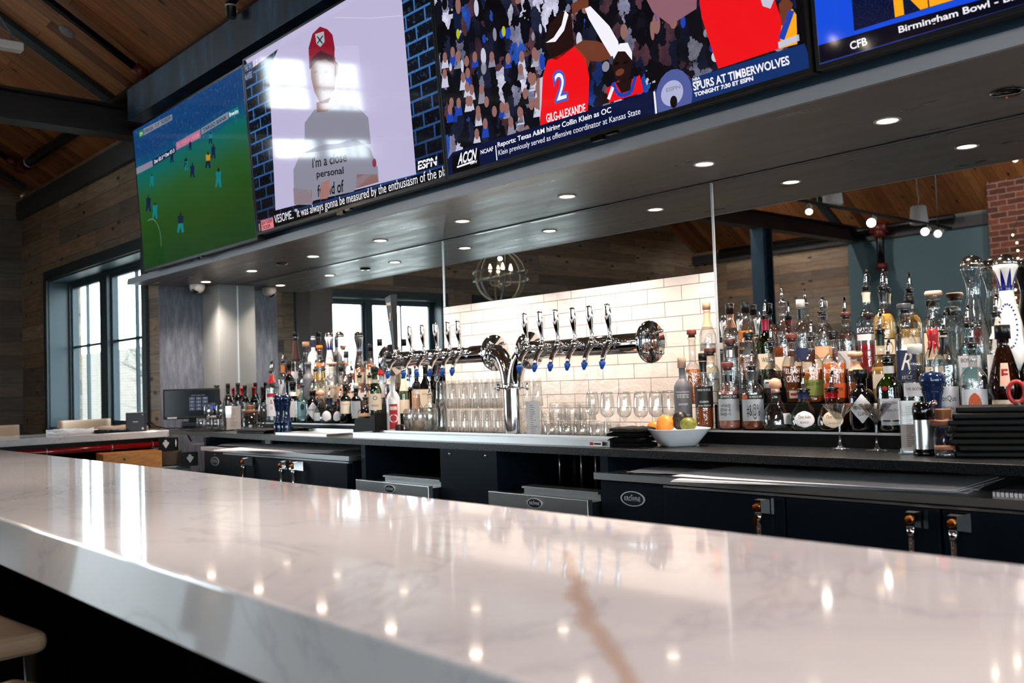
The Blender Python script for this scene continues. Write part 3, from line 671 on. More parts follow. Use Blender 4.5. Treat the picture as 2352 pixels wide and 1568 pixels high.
for k in range(60):
    x = rnd.uniform(1020, 1800); y = rnd.uniform(0, 160); tv.ell((x, y), rnd.uniform(.008, .02), rnd.uniform(.015, .04), rnd.choice([E_GREY, E_CROW, E_FACES, E_CROW, E_PALE, E_ROY]), 1)
for x, y in ((1052, 78), (1157, 72)): tv.ell((x, y), .012, .022, E_YEL, 2)
# player with the 2
tv.poly([(1240, 300), (1245, 180), (1258, 138), (1282, 128), (1320, 106), (1345, 130), (1354, 180), (1350, 255), (1252, 288)], E_RED, 4)
tv.poly([(1252, 105), (1262, 56), (1290, 26), (1312, 28), (1316, 70), (1318, 108), (1280, 138), (1266, 134)], E_DKSKIN, 4)
tv.poly([(1254, 98), (1276, 96), (1296, 70), (1306, 34), (1298, 24), (1290, 58), (1272, 86)], E_W, 5)
tv.poly([(1318, 106), (1340, 92), (1372, 94), (1398, 106), (1402, 134), (1380, 142), (1356, 140), (1350, 158), (1340, 134)], E_SKIN, 4)
tv.poly([(1312, 10), (1330, 0), (1352, -5), (1352, 16), (1336, 20), (1316, 36)], E_SKIN, 5)
tv.poly([(1344, 20), (1356, 14), (1400, 60), (1420, 95), (1424, 118), (1404, 130), (1380, 90), (1352, 42)], E_W, 5)
tv.text('2', (1275, 238), (1306, 229), (1268, 165), scr('number_rim', '3c64d8', .9), 6, bold=.06); tv.text('2', (1279, 232), (1302, 225), (1273, 171), E_W, 7, bold=.0)
tv.text('GILG-ALEXANDE', (1256, 282), (1346, 258), (1254, 262), E_W, 6, bold=.02)
tv.poly([(1240, 180), (1247, 176), (1244, 240), (1240, 280)], E_PALE, 5)
# second player
tv.poly([(1408, 140), (1420, 112), (1440, 104), (1450, 120), (1452, 150), (1444, 184), (1430, 192), (1414, 180), (1406, 158)], E_DKSKIN, 6); tv.poly([(1408, 128), (1424, 100), (1442, 98), (1452, 120), (1452, 138), (1436, 118), (1420, 118), (1410, 136)], E_W, 7)
tv.ell((1424, 166), .022, .013, E_SKIN, 7); tv.ell((1416, 146), .012, .006, E_K, 7); tv.ell((1438, 143), .012, .006, E_K, 7)
tv.poly([(1398, 236), (1392, 204), (1416, 188), (1448, 184), (1470, 172), (1478, 212)], E_RED, 5); tv.poly([(1414, 190), (1428, 214), (1448, 208), (1452, 180)], E_DKSKIN, 6)
tv.line([(1408, 190), (1418, 214), (1432, 220), (1450, 212), (1460, 176)], .008, E_ROY, 7); tv.line([(1398, 228), (1408, 200)], .008, E_W, 7)
tv.poly([(1380, 240), (1384, 214), (1398, 214), (1400, 236)], E_DKSKIN, 5)
# near player on the right
tv.poly([(1604, -20), (1612, 40), (1650, 158), (1790, 112), (1800, 60), (1770, -30)], E_RED, 5); tv.poly([(1480, -10), (1500, 28), (1540, 58), (1600, 20), (1602, -30)], scr('arm', '9c6a78', .8), 4)
tv.poly([(1742, -20), (1752, 14), (1770, 20), (1786, -20)], E_PALE, 6); tv.poly([(1790, 112), (1797, 40), (1820, 20), (1834, 40), (1836, 100)], E_ORANGE, 5); tv.line([(1795, 90), (1818, 24)], .012, E_ROY, 6); tv.line([(1788, 104), (1836, 86)], .010, E_PALE, 6)
tv.poly([(1796, 60), (1788, 10), (1806, -10), (1822, 10), (1808, 50)], E_SKIN, 6)
tv.poly([(1832, 110), (1828, -10), (1852, -20), (1856, 100)], E_K, 6)
# lower thirds
tv.poly([(1024, 372), (1032, 420), (1500, 268), (1500, 208), (1040, 350)], E_NAVY, 8)
tv.poly([(1040, 404), (1040, 358), (1100, 340), (1104, 396)], E_K, 9)
tv.poly([(1502, 206), (1848, 100), (1870, 160), (1502, 266)], scr('panel_blue', '123a7e', .7), 8); tv.line([(1503, 210), (1508, 262)], .004, E_W, 10)
tv.text('ACCN', (1052, 379), (1096, 366), (1052, 353), E_W, 10, shear=.25, bold=.03); tv.line([(1050, 384), (1090, 370)], .004, E_W, 10); tv.text('ESPN', (1081, 378), (1096, 374), (1081, 371), E_W, 10, shear=.15, bold=.03)
tv.text('NCAAF', (1105, 355), (1134, 346), (1104, 345), E_W, 10, bold=.02); tv.line([(1139, 334), (1142, 368)], .003, E_W, 10)
tv.text('Reports: Texas A&M hiring Collin Klein as OC', (1144, 342), (1405, 262), (1143, 327), E_W, 10, bold=.02)
tv.text('Klein previously served as offensive coordinator at Kansas State', (1146, 361), (1472, 266), (1145, 345), E_W, 10)
tv.ell((1548, 221), .082, .095, scr('ball', '5a68b0', .75), 9); tv.ell((1544, 214), .05, .045, scr('ball_light', 'c0c4ec', .8), 10); tv.ell((1548, 234), .016, .022, E_INK, 11); tv.text('ESPN', (1531, 212), (1564, 203), (1530, 203), E_GREY, 11, bold=.02)
tv.text('NBA', (1592, 187), (1609, 182), (1591, 180), E_W, 10, bold=.02); tv.line([(1592, 190), (1610, 185)], .0015, E_W, 10)
tv.text('SPURS AT TIMBERWOLVES', (1594, 209), (1815, 148), (1591, 190), E_W, 10, bold=.025); tv.text('TONIGHT 7:30 ET ESPN', (1596, 223), (1731, 185), (1595, 213), E_W, 10, bold=.04)
tv.done()

# --- bowl game
tv = Screen(-1.548, .316, 2.284, 1.062, 'television at the right end, showing a blue bowl game title')
tv.fill(E_BLUE)
def dots(w):
    v = w.coord('Object', scale=(40, 40, 40)); vo = w.n('ShaderNodeTexVoronoi'); vo.inputs['Randomness'].default_value = .2; w.l(v, vo.inputs['Vector'])
    return w.ramp(vo.outputs['Distance'], [(.1, '4a6ab8'), (.2, '081238')])
tv.poly([(1955, -20), (1962, 71), (2230, -12), (2226, -60)], scr_tex('dotted_navy', dots, .8), 1)
tv.text('NE', (2056, 40), (2190, 0), (2046, -60), E_ORANGE, 3, bold=.06)
tv.poly([(1868, 108), (1870, 154), (2500, -30), (2500, -70), (2062, 52)], scr('bar_navy', '06081e', .6), 2)
tv.line([(1880, 149), (2400, -2)], .004, scr('bar_rule', '2c46a0', .7), 3)
tv.text('CFB', (1954, 115), (1993, 103), (1951, 97), E_W, 4, bold=.025)
tv.text('Birmingham Bowl - Birmingham, AL', (2066, 81), (2530, -52), (2063, 61), E_W, 4, bold=.02)
tv.done()

# ------------------------------------------------------------------ bar counter (quartz) and back counter
ZC = 1.07
def _quartz():
    w = N('white_quartz', rough=.07, coat=.2); v = w.coord('Object')
    n1 = w.noise(v, .9, 6, .62, 1.6); n2 = w.noise(w.coord('Object', scale=(.6, 1.1, 1), loc=(3.1, 7.7, 0)), 1.5, 7, .6, 1.1)
    c = w.ramp(n2.outputs['Fac'], [(.35, 'd3cdcd'), (.6, 'dfd9d6')])
    v1 = w.math('ABSOLUTE', w.math('SUBTRACT', n1.outputs['Fac'], .5)); k1 = w.ramp(v1, [(.0, (.30,)*3), (.010, (.09,)*3), (.026, (0,)*3)])
    c = w.mix(k1, c, '9c969c')
    # one bold tan vein crossing the slab
    a, b = at_z(1290, 1270, ZC), at_z(1440, 1568, ZC); d = (b-a).normalized(); nx = Vector((-d.y, d.x, 0))
    nz = w.noise(v, 5, 5, .6); sp = w.n('ShaderNodeSeparateXYZ'); w.l(v, sp.inputs[0])
    def dot(u, o): return w.math('ADD', w.math('MULTIPLY', sp.outputs['X'], u.x), w.math('ADD', w.math('MULTIPLY', sp.outputs['Y'], u.y), -(o.x*u.x+o.y*u.y)))
    dist = w.math('ABSOLUTE', w.math('ADD', dot(nx, a), w.math('MULTIPLY', w.math('SUBTRACT', nz.outputs['Fac'], .5), .07)))
    wid = w.math('MULTIPLY', nz.outputs['Fac'], .026)
    k = w.math('SUBTRACT', 1, w.math('DIVIDE', dist, wid)); km = w.n('ShaderNodeClamp'); w.l(k, km.inputs[0])
    on = w.math('GREATER_THAN', dot(d, a), -.02)
    c = w.mix(w.math('MULTIPLY', w.math('POWER', km.outputs[0], .5), w.math('MULTIPLY', on, .75)), c, 'b8937a')
    w.col(c); return w.m
M_QUARTZ = _quartz()
XI, XO, YI, YO, XBE = -7.25, -7.95, -2.142, -2.955, 1.6
t = thing('bar_counter', 'long white veined quartz bar top that turns the corner at the left', 'bar counter', (0, 0, 0))
m = MB()
L = [(XBE, YI), (XI, YI), (XI, -.625), (XO, -.535), (XO, YO), (XBE, YO)]
bm = bmesh.new(); vs = [bm.verts.new((x, y, ZC-.05)) for x, y in L]; f = bm.faces.new(vs)
r = bmesh.ops.extrude_face_region(bm, geom=[f]); up = [e for e in r['geom'] if isinstance(e, bmesh.types.BMVert)]
for v in up: v.co.z = ZC
bmesh.ops.recalc_face_normals(bm, faces=bm.faces); te = [e for e in bm.edges if all(abs(v.co.z-ZC) < 1e-6 for v in e.verts)]
bmesh.ops.bevel(bm, geom=te, offset=.006, segments=3, affect='EDGES', profile=.5); bm.verts.index_update()
m.add([v.co for v in bm.verts], [[v.index for v in f.verts] for f in bm.faces]); bm.free()
m.build('countertop', M_QUARTZ, t)
MB().box(XO, XBE, YO+.001, YO+.035, ZC-.108, ZC-.0505).build('apron', M_QUARTZ, t)
def _stone():
    w = N('dark_stone_face', rough=.45); n = w.noise(w.coord('Object', scale=(1, 1, .5)), 9, 6, .7); w.b.inputs['Specular IOR Level'].default_value = 0; w.col(w.ramp(n.outputs['Fac'], [(.45, '030304'), (.68, '060608'), (.8, '15161c')])); return w.m
MB().box(XO+.2, XBE, YO+.28, YO+.34, 0, ZC-.0505).box(XO+.2, XO+.26, YO+.34, -.58, 0, ZC-.0505).build('front_panel', _stone(), t)
MB().box(XBE-.04, XBE, YO+.34, YI-.02, 0, ZC-.0505).box(-7.05+.0, XBE-.04, YI-.06, YI-.02, 0, ZC-.0505).box(XO+.26, XI-.1, YI-.06, YI-.03, 0, ZC-.0505).box(XI-.16, XI-.12, YI, -.66, 0, .86).box(XI-.08, XI-.04, YI-.02, -.64, ZC-.10, ZC-.0505).build('inner_panel', M_BLACK, t)
MB().box(XI-.1195, XI+.45, YI+.5, -.66, .80, .82).build('underbar_shelf', mat('grey_steel_dull', '5c666c', .5, .3), t)
# red pipe clipped under the inside edge of the left leg
t = thing('pipe', 'glossy red pipe running under the left return of the bar', 'pipe', (XI-.03, 0, .965))
MB().cyl((0, YI+.1, 0), (0, -.66, 0), .024, 16).build('tube', mat('red_gloss', '8c0d10', .18, coat=.4), t)
m = MB()
for y in (-1.5, -1.05, -.75): m.tube([(.0+.026*math.cos(a), y, .026*math.sin(a)) for a in [2*PI*k/16 for k in range(16)]], .003, 6, closed=True)
m.box(-.035, -.024, YI+.1, -.66, -.02, .03)
m.build('clips', M_STEEL, t)

t = thing('back_counter', 'long dark laminate back counter under the mirrors', 'back counter')
YF, XBEND = -.737, -5.53
def slab(L, z0, z1, b, name, mtl, parent):
    bm = bmesh.new(); f = bm.faces.new([bm.verts.new((x, y, z0)) for x, y in L]); r = bmesh.ops.extrude_face_region(bm, geom=[f])
    for v in [e for e in r['geom'] if isinstance(e, bmesh.types.BMVert)]: v.co.z = z1
    bmesh.ops.recalc_face_normals(bm, faces=bm.faces); bmesh.ops.bevel(bm, geom=[e for e in bm.edges if all(abs(v.co.z-z1) < 1e-6 for v in e.verts)], offset=b, segments=2, affect='EDGES', profile=.5)
    bm.verts.index_update(); m = MB().add([v.co for v in bm.verts], [[v.index for v in f.verts] for f in bm.faces]); bm.free(); return m.build(name, mtl, parent)
def _lam():
    w = N('speckled_dark_laminate', rough=.3); n = w.noise(w.coord('Object'), 220, 2, .6); w.col(w.ramp(n.outputs['Fac'], [(.4, '090b0d'), (.62, '12161a'), (.75, '222a30')])); w.rough(w.ramp(n.outputs['Fac'], [(.3, (.24,)*3), (.7, (.4,)*3)])); return w.m
M_LAM = _lam()
slab([(XE, YF), (XBEND, YF), (XI+.002, -.628), (XI+.002, -.16), (-7.349, -.16), (-7.349, -.0085), (XE, -.0085)], ZC-.031, ZC, .003, 'worktop', M_LAM, t)
m = MB().box(-6.6, XE, -.06, -.02, 0, ZC-.032)
m.build('back_panel', M_BLACK, t)
for x0, x1 in ((-6.40, -6.37), (-4.41, -4.37), (-2.655, -2.613)): MB().box(x0, x1, YF+.012, -.0605, .0, ZC-.0315).build('divider', M_NAVY, t)
p0, p1 = -3.701, -3.284
MB().box(p0, p1, YF+.004, -.0605, 0, ZC-.0315).build('service_panel', M_NAVY, t)
for x in (p0+.075, p1-.075): MB().lathe([(0, 0), (.009, 0), (.007, .004), (0, .005)], 12, axis=(0, -1, 0), c=(x, YF+.004, ZC-.055)).build('bolt', M_CHROME, t)
# liquor steps with a pale front lip
M_LIP = mat('pale_metal_lip', 'cfcdd2', .35, .3); M_STEP = mat('step_black', '060607', .5, spec=.15)
def steps(x0, x1, ys, label):
    t = thing('liquor_shelf', label, 'bottle shelf', (0, 0, ZC)); m = MB(); zs = (.055, .155, .255)
    m.box(x0, x1, ys[0]+.0035, -.009, .0005, zs[0]); m.box(x0, x1, ys[1], -.009, zs[0], zs[1]); m.box(x0, x1, ys[2], -.009, zs[1], zs[2]); m.build('steps', M_STEP, t)
    m = MB().box(x0, x1, ys[0], ys[0]+.0034, zs[0]-.007, zs[0]+.001); m.build('front_lip', M_LIP, t)
    return t
RY, LY = (-.365, -.243, -.150), (-.41, -.287, -.168)
xr0 = at_y(1602, 988, RY[0]).x; xl1 = at_y(832, 973, LY[0]).x; xl0 = at_y(604, 968, LY[0]).x
steps(xr0, XE, RY, 'black stepped liquor shelf with a pale lip to the right of the tiles')
steps(xl0-.07, xl1+.06, LY, 'black stepped liquor shelf with a pale lip to the left of the taps')

# ------------------------------------------------------------------ under-counter coolers and ice bins
M_BADGE = mat('badge_blue', '0d1c2c', .3); M_SILV = mat('badge_silver', 'c4c8cc', .35, .3)
def badge(parent, x, y, z, w, h, rim, face, txt):
    m = MB(); n = 28
    for k, (s, yy, mi) in enumerate(((1, 0, 0), (1, -.004, 0), (.88, -.0042, 0), (.88, -.003, 1))): m.v += [(x+w*s*math.cos(2*PI*i/n), y+yy, z+h*s*math.sin(2*PI*i/n)) for i in range(n)]
    for k, mi in ((0, 0), (1, 0), (2, 1)):
        for i in range(n): m.f.append((k*n+i, k*n+(i+1) % n, (k+1)*n+(i+1) % n, (k+1)*n+i)); m.mi.append(mi); m.sm.append(False)
    m.f.append(tuple(3*n+i for i in range(n))); m.mi.append(1); m.sm.append(False)
    put_text(m, 'KROWNE', lambda a, b: (x-w*.66+a, y-.0045, z-h*.3+b), 0, w*1.32, h*.62, bold=.02)
    m.add([(x-w*.10, y-.0045, z+h*.38), (x+w*.0, y-.0045, z+h*.38), (x+w*.02, y-.0045, z+h*.62), (x-w*.05, y-.0045, z+h*.48), (x-w*.12, y-.0045, z+h*.62)], [(0, 1, 2, 3, 4)], 0)
    m.build('badge', [rim, face], parent, False)
def key_handle(parent, x, z, key=True):
    y = YF-.015
    m = MB()
    m.add([(x-.018, y-.0, z), (x+.03, y, z), (x+.03, y, z-.055), (x-.018, y, z-.03), (x-.014, y-.05, z-.004), (x+.012, y-.05, z-.004), (x+.012, y-.05, z-.045), (x-.014, y-.05, z-.045)], [(3, 2, 1, 0), (4, 5, 6, 7), (0, 1, 5, 4), (1, 2, 6, 5), (2, 3, 7, 6), (3, 0, 4, 7)])
    m.cyl((x-.001, y-.046, z-.06), (x-.001, y-.046, z-.42), .0085, 14).cyl((x-.001, y-.046, z-.045), (x-.001, y-.046, z-.075), .013, 14)
    m.cyl((x-.001, y-.046, z-.40), (x-.001, y, z-.40), .008, 12)
    h = m.build('handle', M_CHROME, parent)
    m = MB().lathe([(0, 0), (.0125, 0), (.0125, .006), (.009, .008), (0, .008)], 18, axis=(0, -1, 0), c=(x-.001, y-.0505, z-.025))
    m.box(x-.0055, x-.0035, y-.075, y-.0585, z-.032, z-.018)
    if key: m.box(x-.009, x+.005, y-.0665, y-.065, z-.088, z-.05).box(x-.004, x+.0, y-.0665, y-.065, z-.108, z-.088)
    m.build('lock', mat('brass_lock', 'b4763c', .25, 1), h)
def cooler(x0, x1, xg, doors, label, seams, ztop, badge_rim):
    t = thing('bar_cooler', label, 'cooler'); y = YF-.0005
    MB().box(x0-.02, x1+.03, y-.028, -.062, ztop-.026, ztop).build('top', M_STEEL, t)
    MB().box(x0, x1+.002, y+.014, -.062, .02, ztop-.0265).build('cabinet', M_NAVY, t)
    m = MB().box(x0, xg, y, y+.0139, ztop-.17, ztop-.033)
    for k in range(9):
        z = ztop-.17-.045*k
        m.box(x0, x0+.03, y, y+.0139, z-.045, z).box(xg-.03, xg, y, y+.0139, z-.045, z).box(x0+.03, xg-.03, y, y+.0139, z-.018, z).add([(x0+.03, y+.001, z-.018), (xg-.03, y+.001, z-.018), (xg-.03, y+.0135, z-.03), (x0+.03, y+.0135, z-.03)], [(0, 1, 2, 3)])
    g = m.build('grille', M_NAVY, t); badge(g, (x0+xg)/2, y, ztop-.095, .062, .029, badge_rim, M_BADGE, 'KROWNE')
    MB().box((x0+xg)/2-.008, (x0+xg)/2+.008, y-.003, y, ztop-.052, ztop-.044).build('indicator', M_CHROME, g)
    m = MB().box(xg+.002, x1, y-.012, y+.0135, ztop-.041, ztop-.033).build('hinge_rail', M_STEEL, t)
    for i, (a, b, hx) in enumerate(doors):
        d = MB().bbox(a, b, y-.014, y+.0135, .12, ztop-.044, .003).build('door', M_NAVY, t); key_handle(d, hx, ztop-.048, i == 0)
    return t
cooler(-6.345, -4.50, -6.055, [(-6.05, -5.605, -5.655), (-5.597, -5.095, -5.165), (-5.087, -4.515, -5.02)], 'dark navy under-counter cooler with stainless top, to the left of the taps', 0, .976, M_SILV)
cooler(-2.635, -.22, -2.317, [(-2.312, -1.80, -1.869), (-1.792, -1.282, -1.346), (-1.272, -.76, -1.222), (-.752, -.24, -.32)], 'dark navy under-counter cooler with coppery reflections on its top, at the right', 0, .976, M_SILV)
def ice_bin(x0, x1, z0, z1, label, yf):
    t = thing('ice_bin', label, 'ice bin'); m = MB().bbox(x0, x1, yf, yf+.03, z0, z1, .003); f = m.build('front', M_STEEL, t)
    badge(f, x0+(x1-x0)*.5, yf, (z0+z1)/2, .047, .021, M_SILV, M_BADGE, '')
    MB().box(x0+.01, x1-.002, yf+.0302, -.10, .3, z1-.012).build('well', mat('dull_steel_dark', '3b4046', .35, .8), t)
    MB().box(x0+.13, x1-.02, yf+.10, yf+.16, z1-.0118, z1+.022).box(x0+.13, x1-.02, yf+.085, yf+.10, z1+.012, z1+.022).build('lid', M_STEEL, t)
    m = MB().box(x0+.02, x1-.02, -.13, -.1, z1-.012, z1+.12).box(x0+.2, x1-.02, -.17, -.13, z1+.03, z1+.045); m.build('backsplash', mat('dull_steel_dark', '3b4046', .35, .8), t)
ice_bin(-4.36, -3.72, .80, .862, 'stainless ice bin between the left cooler and the dark service panel', YF-.06)
ice_bin(-3.275, -2.665, .802, .868, 'stainless ice bin between the dark service panel and the right cooler', YF-.06)
t = thing('copper_pipe', 'copper water pipe under the counter, above the right ice bin', 'pipe', (0, 0, 0))
MB().cyl((-3.25, -.30, 1.005), (-2.66, -.30, .985), .011, 12).cyl((-2.98, -.30, .9945), (-2.95, -.30, .9955), .014, 12).build('tube', mat('copper', 'b0623a', .25, 1), t)
t = thing('beer_lines', 'black and chrome lines dropping under the counter beside the service panel', 'pipes', (0, 0, 0)); m = MB(); b = MB()
for k, (x, mm) in enumerate(((-3.20, m), (-3.10, b), (-3.06, m), (-2.97, m))): mm.cyl((x, -.42, ZC-.032), (x, -.42, .86), .006 if mm is m else .011, 10)
m.build('metal_lines', M_STEEL, t); b.build('rubber_hose', M_BLACK, t)

# papers on the cooler tops
def paper_stack(name, label, pts, z, n, cat='papers', grp=None, m_=None):
    t = thing(name, label, cat, (pts[0], pts[1], z))
    for k in range(n):
        mb = MB(); w, d = pts[2], pts[3]; rz = pts[4]+random.uniform(-.12, .12); M = Matrix.Translation((random.uniform(-.01, .01), random.uniform(-.01, .01), .0025*k))@Matrix.Rotation(rz, 4, 'Z')
        nx = 6
        for i in range(nx):
            for j in (0, 1): pass
        vs, fs = [], []
        for i in range(nx+1):
            u = -w/2+w*i/nx; hh = .0004+.005*(k/n)*abs(i/nx-.45)**2*4*random.uniform(.3, 1)
            vs += [(u, -d/2, hh), (u, d/2, hh), (u, -d/2, hh+.0012), (u, d/2, hh+.0012)]
        for i in range(nx):
            a = 4*i; b_ = a+4; fs += [(a, a+1, b_+1, b_), (a+2, b_+2, b_+3, a+3), (a, b_, b_+2, a+2), (a+1, a+3, b_+3, b_+1)]
        fs += [(0, 2, 3, 1), (4*nx, 4*nx+1, 4*nx+3, 4*nx+2)]
        mb.add([M@Vector(v) for v in vs], fs); mb.build('sheet', m_ or M_PAPER, t)
paper_stack('paper_stack', 'loose white papers lying on the left cooler top', (-5.35, -.55, .9765, .55, .28, .05), .9765, 4)
paper_stack('paper_stack', 'broad pile of white papers on the right cooler top', (*at_z(1905, 1103, .9765).xy, .9765, .40, .17, -.03), .9765, 5)
paper_stack('paper_stack', 'small curled white papers on the right cooler top, left of the broad pile', (at_z(1752, 1092, .9765).x-.03, at_z(1752, 1092, .9765).y, .9765, .17, .13, .1), .9765, 3)
t = thing('notepad', 'spiral notepad with a dark cover on the right cooler top at the photo edge', 'notepad', (-1.02, -.62, .9765))
MB().box(-.12, .2, -.1, .12, 0, .012).build('pages', M_PAPER, t); MB().box(-.12, .2, -.1, .12, .0122, .015).build('cover', mat('cover_grey', '4a4a52', .6), t)
m = MB()
for k in range(26): m.tube([(-.11+k*.012, -.1-.006*math.cos(a)*1, .008+.010*math.sin(a)) for a in [PI*2*q/8 for q in range(9)]], .0012, 4)
m.build('wire', M_BLACK, t)
t = thing('card_box', 'small dark box with a pale end on the left cooler top', 'box', (-5.95, -.42, .9765)); MB().box(-.08, .07, -.06, .06, 0, .05).build('box_body', M_BLACK, t); MB().box(-.03, .04, -.0605, -.0602, .012, .045).build('paper_label', M_PAPER, t)
paper_stack('napkin_sheets', 'grey-white printed sheets behind the left cooler edge', (-6.24, -.50, .9765, .22, .16, .2), .9765, 3)

# ------------------------------------------------------------------ beer tower
RZ, RY0, RR = 1.495, -.45, .043
ZCOL = 1.315
t = thing('beer_tower', 'chrome T-shaped beer tap tower with two horizontal tap rails', 'beer tower', (0, 0, 0))
xd0, xd1, xd2, xd3 = -4.50, -3.60, -3.345, -2.60
xc = -3.475
MB().lathe([(.047, ZC+.0005), (.047, ZCOL)], 36, c=(xc, RY0, 0)).lathe([(.053, ZC+.0005), (.053, ZC+.008), (.047, ZC+.012)], 36, c=(xc, RY0, 0), close=True).build('column', M_CHROME, t)
MB().lathe([(0, ZCOL), (.092, ZCOL), (.092, ZCOL+.007), (0, ZCOL+.007)], 40, c=(xc, RY0, 0)).build('flange', M_CHROME, t)
def acorn(parent, c, axis):
    MB().lathe([(0, -.013), (.006, -.012), (.009, -.006), (.009, .002), (.010, .003), (.010, .012), (.0085, .018), (.005, .022), (0, .023)], 12, axis=axis, c=c).build('nut', M_CHROME, parent)
for k in range(4):
    a = PI/4+k*PI/2-.35; acorn(t, (xc+.076*math.cos(a), RY0+.076*math.sin(a), ZCOL+.004), (0, 0, 1))
for sx, xe in ((-1, xd1), (1, xd2)):
    x0 = xc+sx*.018; pts = []; R = abs(xe-x0)
    for k in range(13):
        a = PI/2*k/12; pts.append((x0+sx*R*(1-math.cos(a)), RY0, ZCOL+.006+(RZ-ZCOL-.006)*math.sin(a)))
    MB().tube(pts, .041, 28).build('bend', M_CHROME, t)
for xe in (xd0, xd1, xd2, xd3):
    MB().lathe([(0, -.008), (.087, -.008), (.09, -.004), (.09, .004), (.087, .008), (0, .008)], 48, axis=(1, 0, 0), c=(xe, RY0, RZ)).build('disc', M_CHROME, t)
    for k in range(4):
        a = PI/4+k*PI/2; acorn(t, (xe+.009, RY0+.066*math.cos(a), RZ+.066*math.sin(a)), (1, 0, 0))
MB().cyl((xd0, RY0, RZ), (xd1, RY0, RZ), RR, 36).build('tap_rail', M_CHROME, t)
MB().cyl((xd2, RY0, RZ), (xd3, RY0, RZ), RR, 36).build('tap_rail', M_CHROME, t)
M_BLUE = mat('blue_rubber', '0d4fae', .45)
TAP_FY = RY0-RR
def faucet(x, handle=True):
    f = MB(); y0 = TAP_FY
    f.cyl((x, y0+.006, RZ+.005), (x, y0-.035, RZ+.005), .012, 14).cyl((x, y0-.004, RZ+.005), (x, y0-.012, RZ+.005), .018, 6)
    f.sphere((x, y0-.05, RZ+.012), .0175, 16, 10, sc=(1, 1.1, 1))
    f.tube([(x, y0-.03, RZ+.006), (x, y0-.062, RZ-.005), (x, y0-.085, RZ-.030), (x, y0-.098, RZ-.060), (x, y0-.102, RZ-.078)], [.013, .013, .012, .011, .0095], 12)
    f.lathe([(.0, 0), (.010, 0), (.012, .006), (.007, .012), (.011, .02), (.009, .028)], 14, c=(x, y0-.05, RZ+.026))
    fo = f.build('faucet', M_CHROME, t)
    MB().lathe([(.0, -.030), (.006, -.027), (.013, -.008), (.0145, 0), (.011, .004), (0, .004)], 14, axis=(0, .15, 1), c=(x, y0-.1025, RZ-.078)).build('rubber_plug', M_BLUE, fo)
    if handle:
        h = MB(); z0 = RZ+.050; n = 16; prof = [(.0075, 0), (.0085, .02), (.0125, .045), (.0158, .07), (.0155, .088), (.0125, .108), (.0135, .112), (.0110, .118), (.0, .122)]
        o = len(h.v)
        for r_, z in prof:
            for k in range(n):
                rr = r_*(1+(.10 if k % 2 else -.04)*(1 if .03 < z < .11 else 0)); a = 2*PI*k/n; h.v.append((x+rr*math.cos(a), y0-.05-z*.10+rr*math.sin(a), z0+z))
        for i in range(len(prof)-1):
            for k in range(n): h.f.append((o+i*n+k, o+i*n+(k+1) % n, o+(i+1)*n+(k+1) % n, o+(i+1)*n+k)); h.mi.append(0); h.sm.append(True)
        h.build('handle', M_CHROME, fo)
    return fo
for px, py in ((942, 770), (971, 768), (1002, 766), (1030, 762), (1053, 760), (1207, 745), (1242, 740), (1278, 738), (1317, 735), (1356, 732), (1397, 726)):
    faucet(at_y(px, py, TAP_FY-.055).x)
# the tall black branded handle on the leftmost tap
xg = at_y(905, 760, TAP_FY-.055).x; fo = faucet(xg, False)
zt = at_y(903, 676, TAP_FY-.06).z; zb = RZ+.05; m = MB(); H = zt-zb; y0 = TAP_FY-.05
def sec(z, w, d, yy): return [(xg-w, yy-d, z), (xg+w, yy-d, z), (xg+w, yy+d, z), (xg-w, yy+d, z)]
S = [sec(zb, .011, .011, y0), sec(zb+.03, .012, .012, y0-.002), sec(zb+H*.5, .020, .016, y0-.01), sec(zb+H*.93, .027, .02, y0-.02)]
S.append([(xg-.027, y0-.040, zt-.016), (xg+.027, y0-.040, zt-.004), (xg+.027, y0-.0, zt), (xg-.027, y0-.0, zt-.012)])
for q in S: m.v += q
for i in range(4):
    for k in range(4): m.f.append((i*4+k, i*4+(k+1) % 4, (i+1)*4+(k+1) % 4, (i+1)*4+k)); m.mi.append(0); m.sm.append(False)
m.f.append((16, 17, 18, 19)); m.mi.append(1); m.sm.append(False)
for (s0, s1, hh, bold) in (('GUINNESS', .80, .016, .03),):
    z = zb+H*s1; put_text(m, s0, lambda a, b: (xg-.020+a, y0-.0375-.0, z+b), 1, .040, hh, bold=bold)
def hxz(u, v): return (xg+u*.010, y0-.0315, zb+H*.52+v)
put_text(m, 'J', lambda a, b: hxz(a*80-1.0+.6, b), 1, None, .055)
o = m.build('tall_handle', [mat('black_enamel', '050506', .3, spec=.3), mat('pale_gold', 'd8b48c', .3, .6)], fo, False); o['label'] = 'tall black branded tap handle with a pale slanted top'
# drip tray
t = thing('drip_tray', 'long stainless drip tray on the counter in front of the beer tower', 'drip tray', (0, 0, ZC+.0005))
x0, x1 = at_z(830, 1003, ZC).x, at_z(1408, 1026, ZC).x; ya, yb = -.672, -.505
MB().box(x0, x1, ya, ya+.004, 0, .026).box(x0, x1, yb-.004, yb, 0, .030).box(x0, x0+.004, ya+.004, yb-.004, 0, .028).box(x1-.004, x1, ya+.004, yb-.004, 0, .028).box(x0+.004, x1-.004, ya+.004, yb-.004, .0, .018).box(x0, x1, ya-.012, ya+.004, .0262, .029).build('tray', M_STEEL, t)
m = MB()
for k in range(int((x1-x0)/.03)): m.box(x0+.02+k*.03, x0+.03+k*.03, ya+.02, yb-.02, .0182, .0205)
m.build('grate', M_STEEL, t)
m = MB().box(x1-.10, x1-.03, ya-.0135, ya-.0122, .004, .021, 0).box(x1-.098, x1-.078, ya-.0145, ya-.0136, .006, .019, 1).box(x1-.074, x1-.036, ya-.0145, ya-.0136, .009, .016, 2)
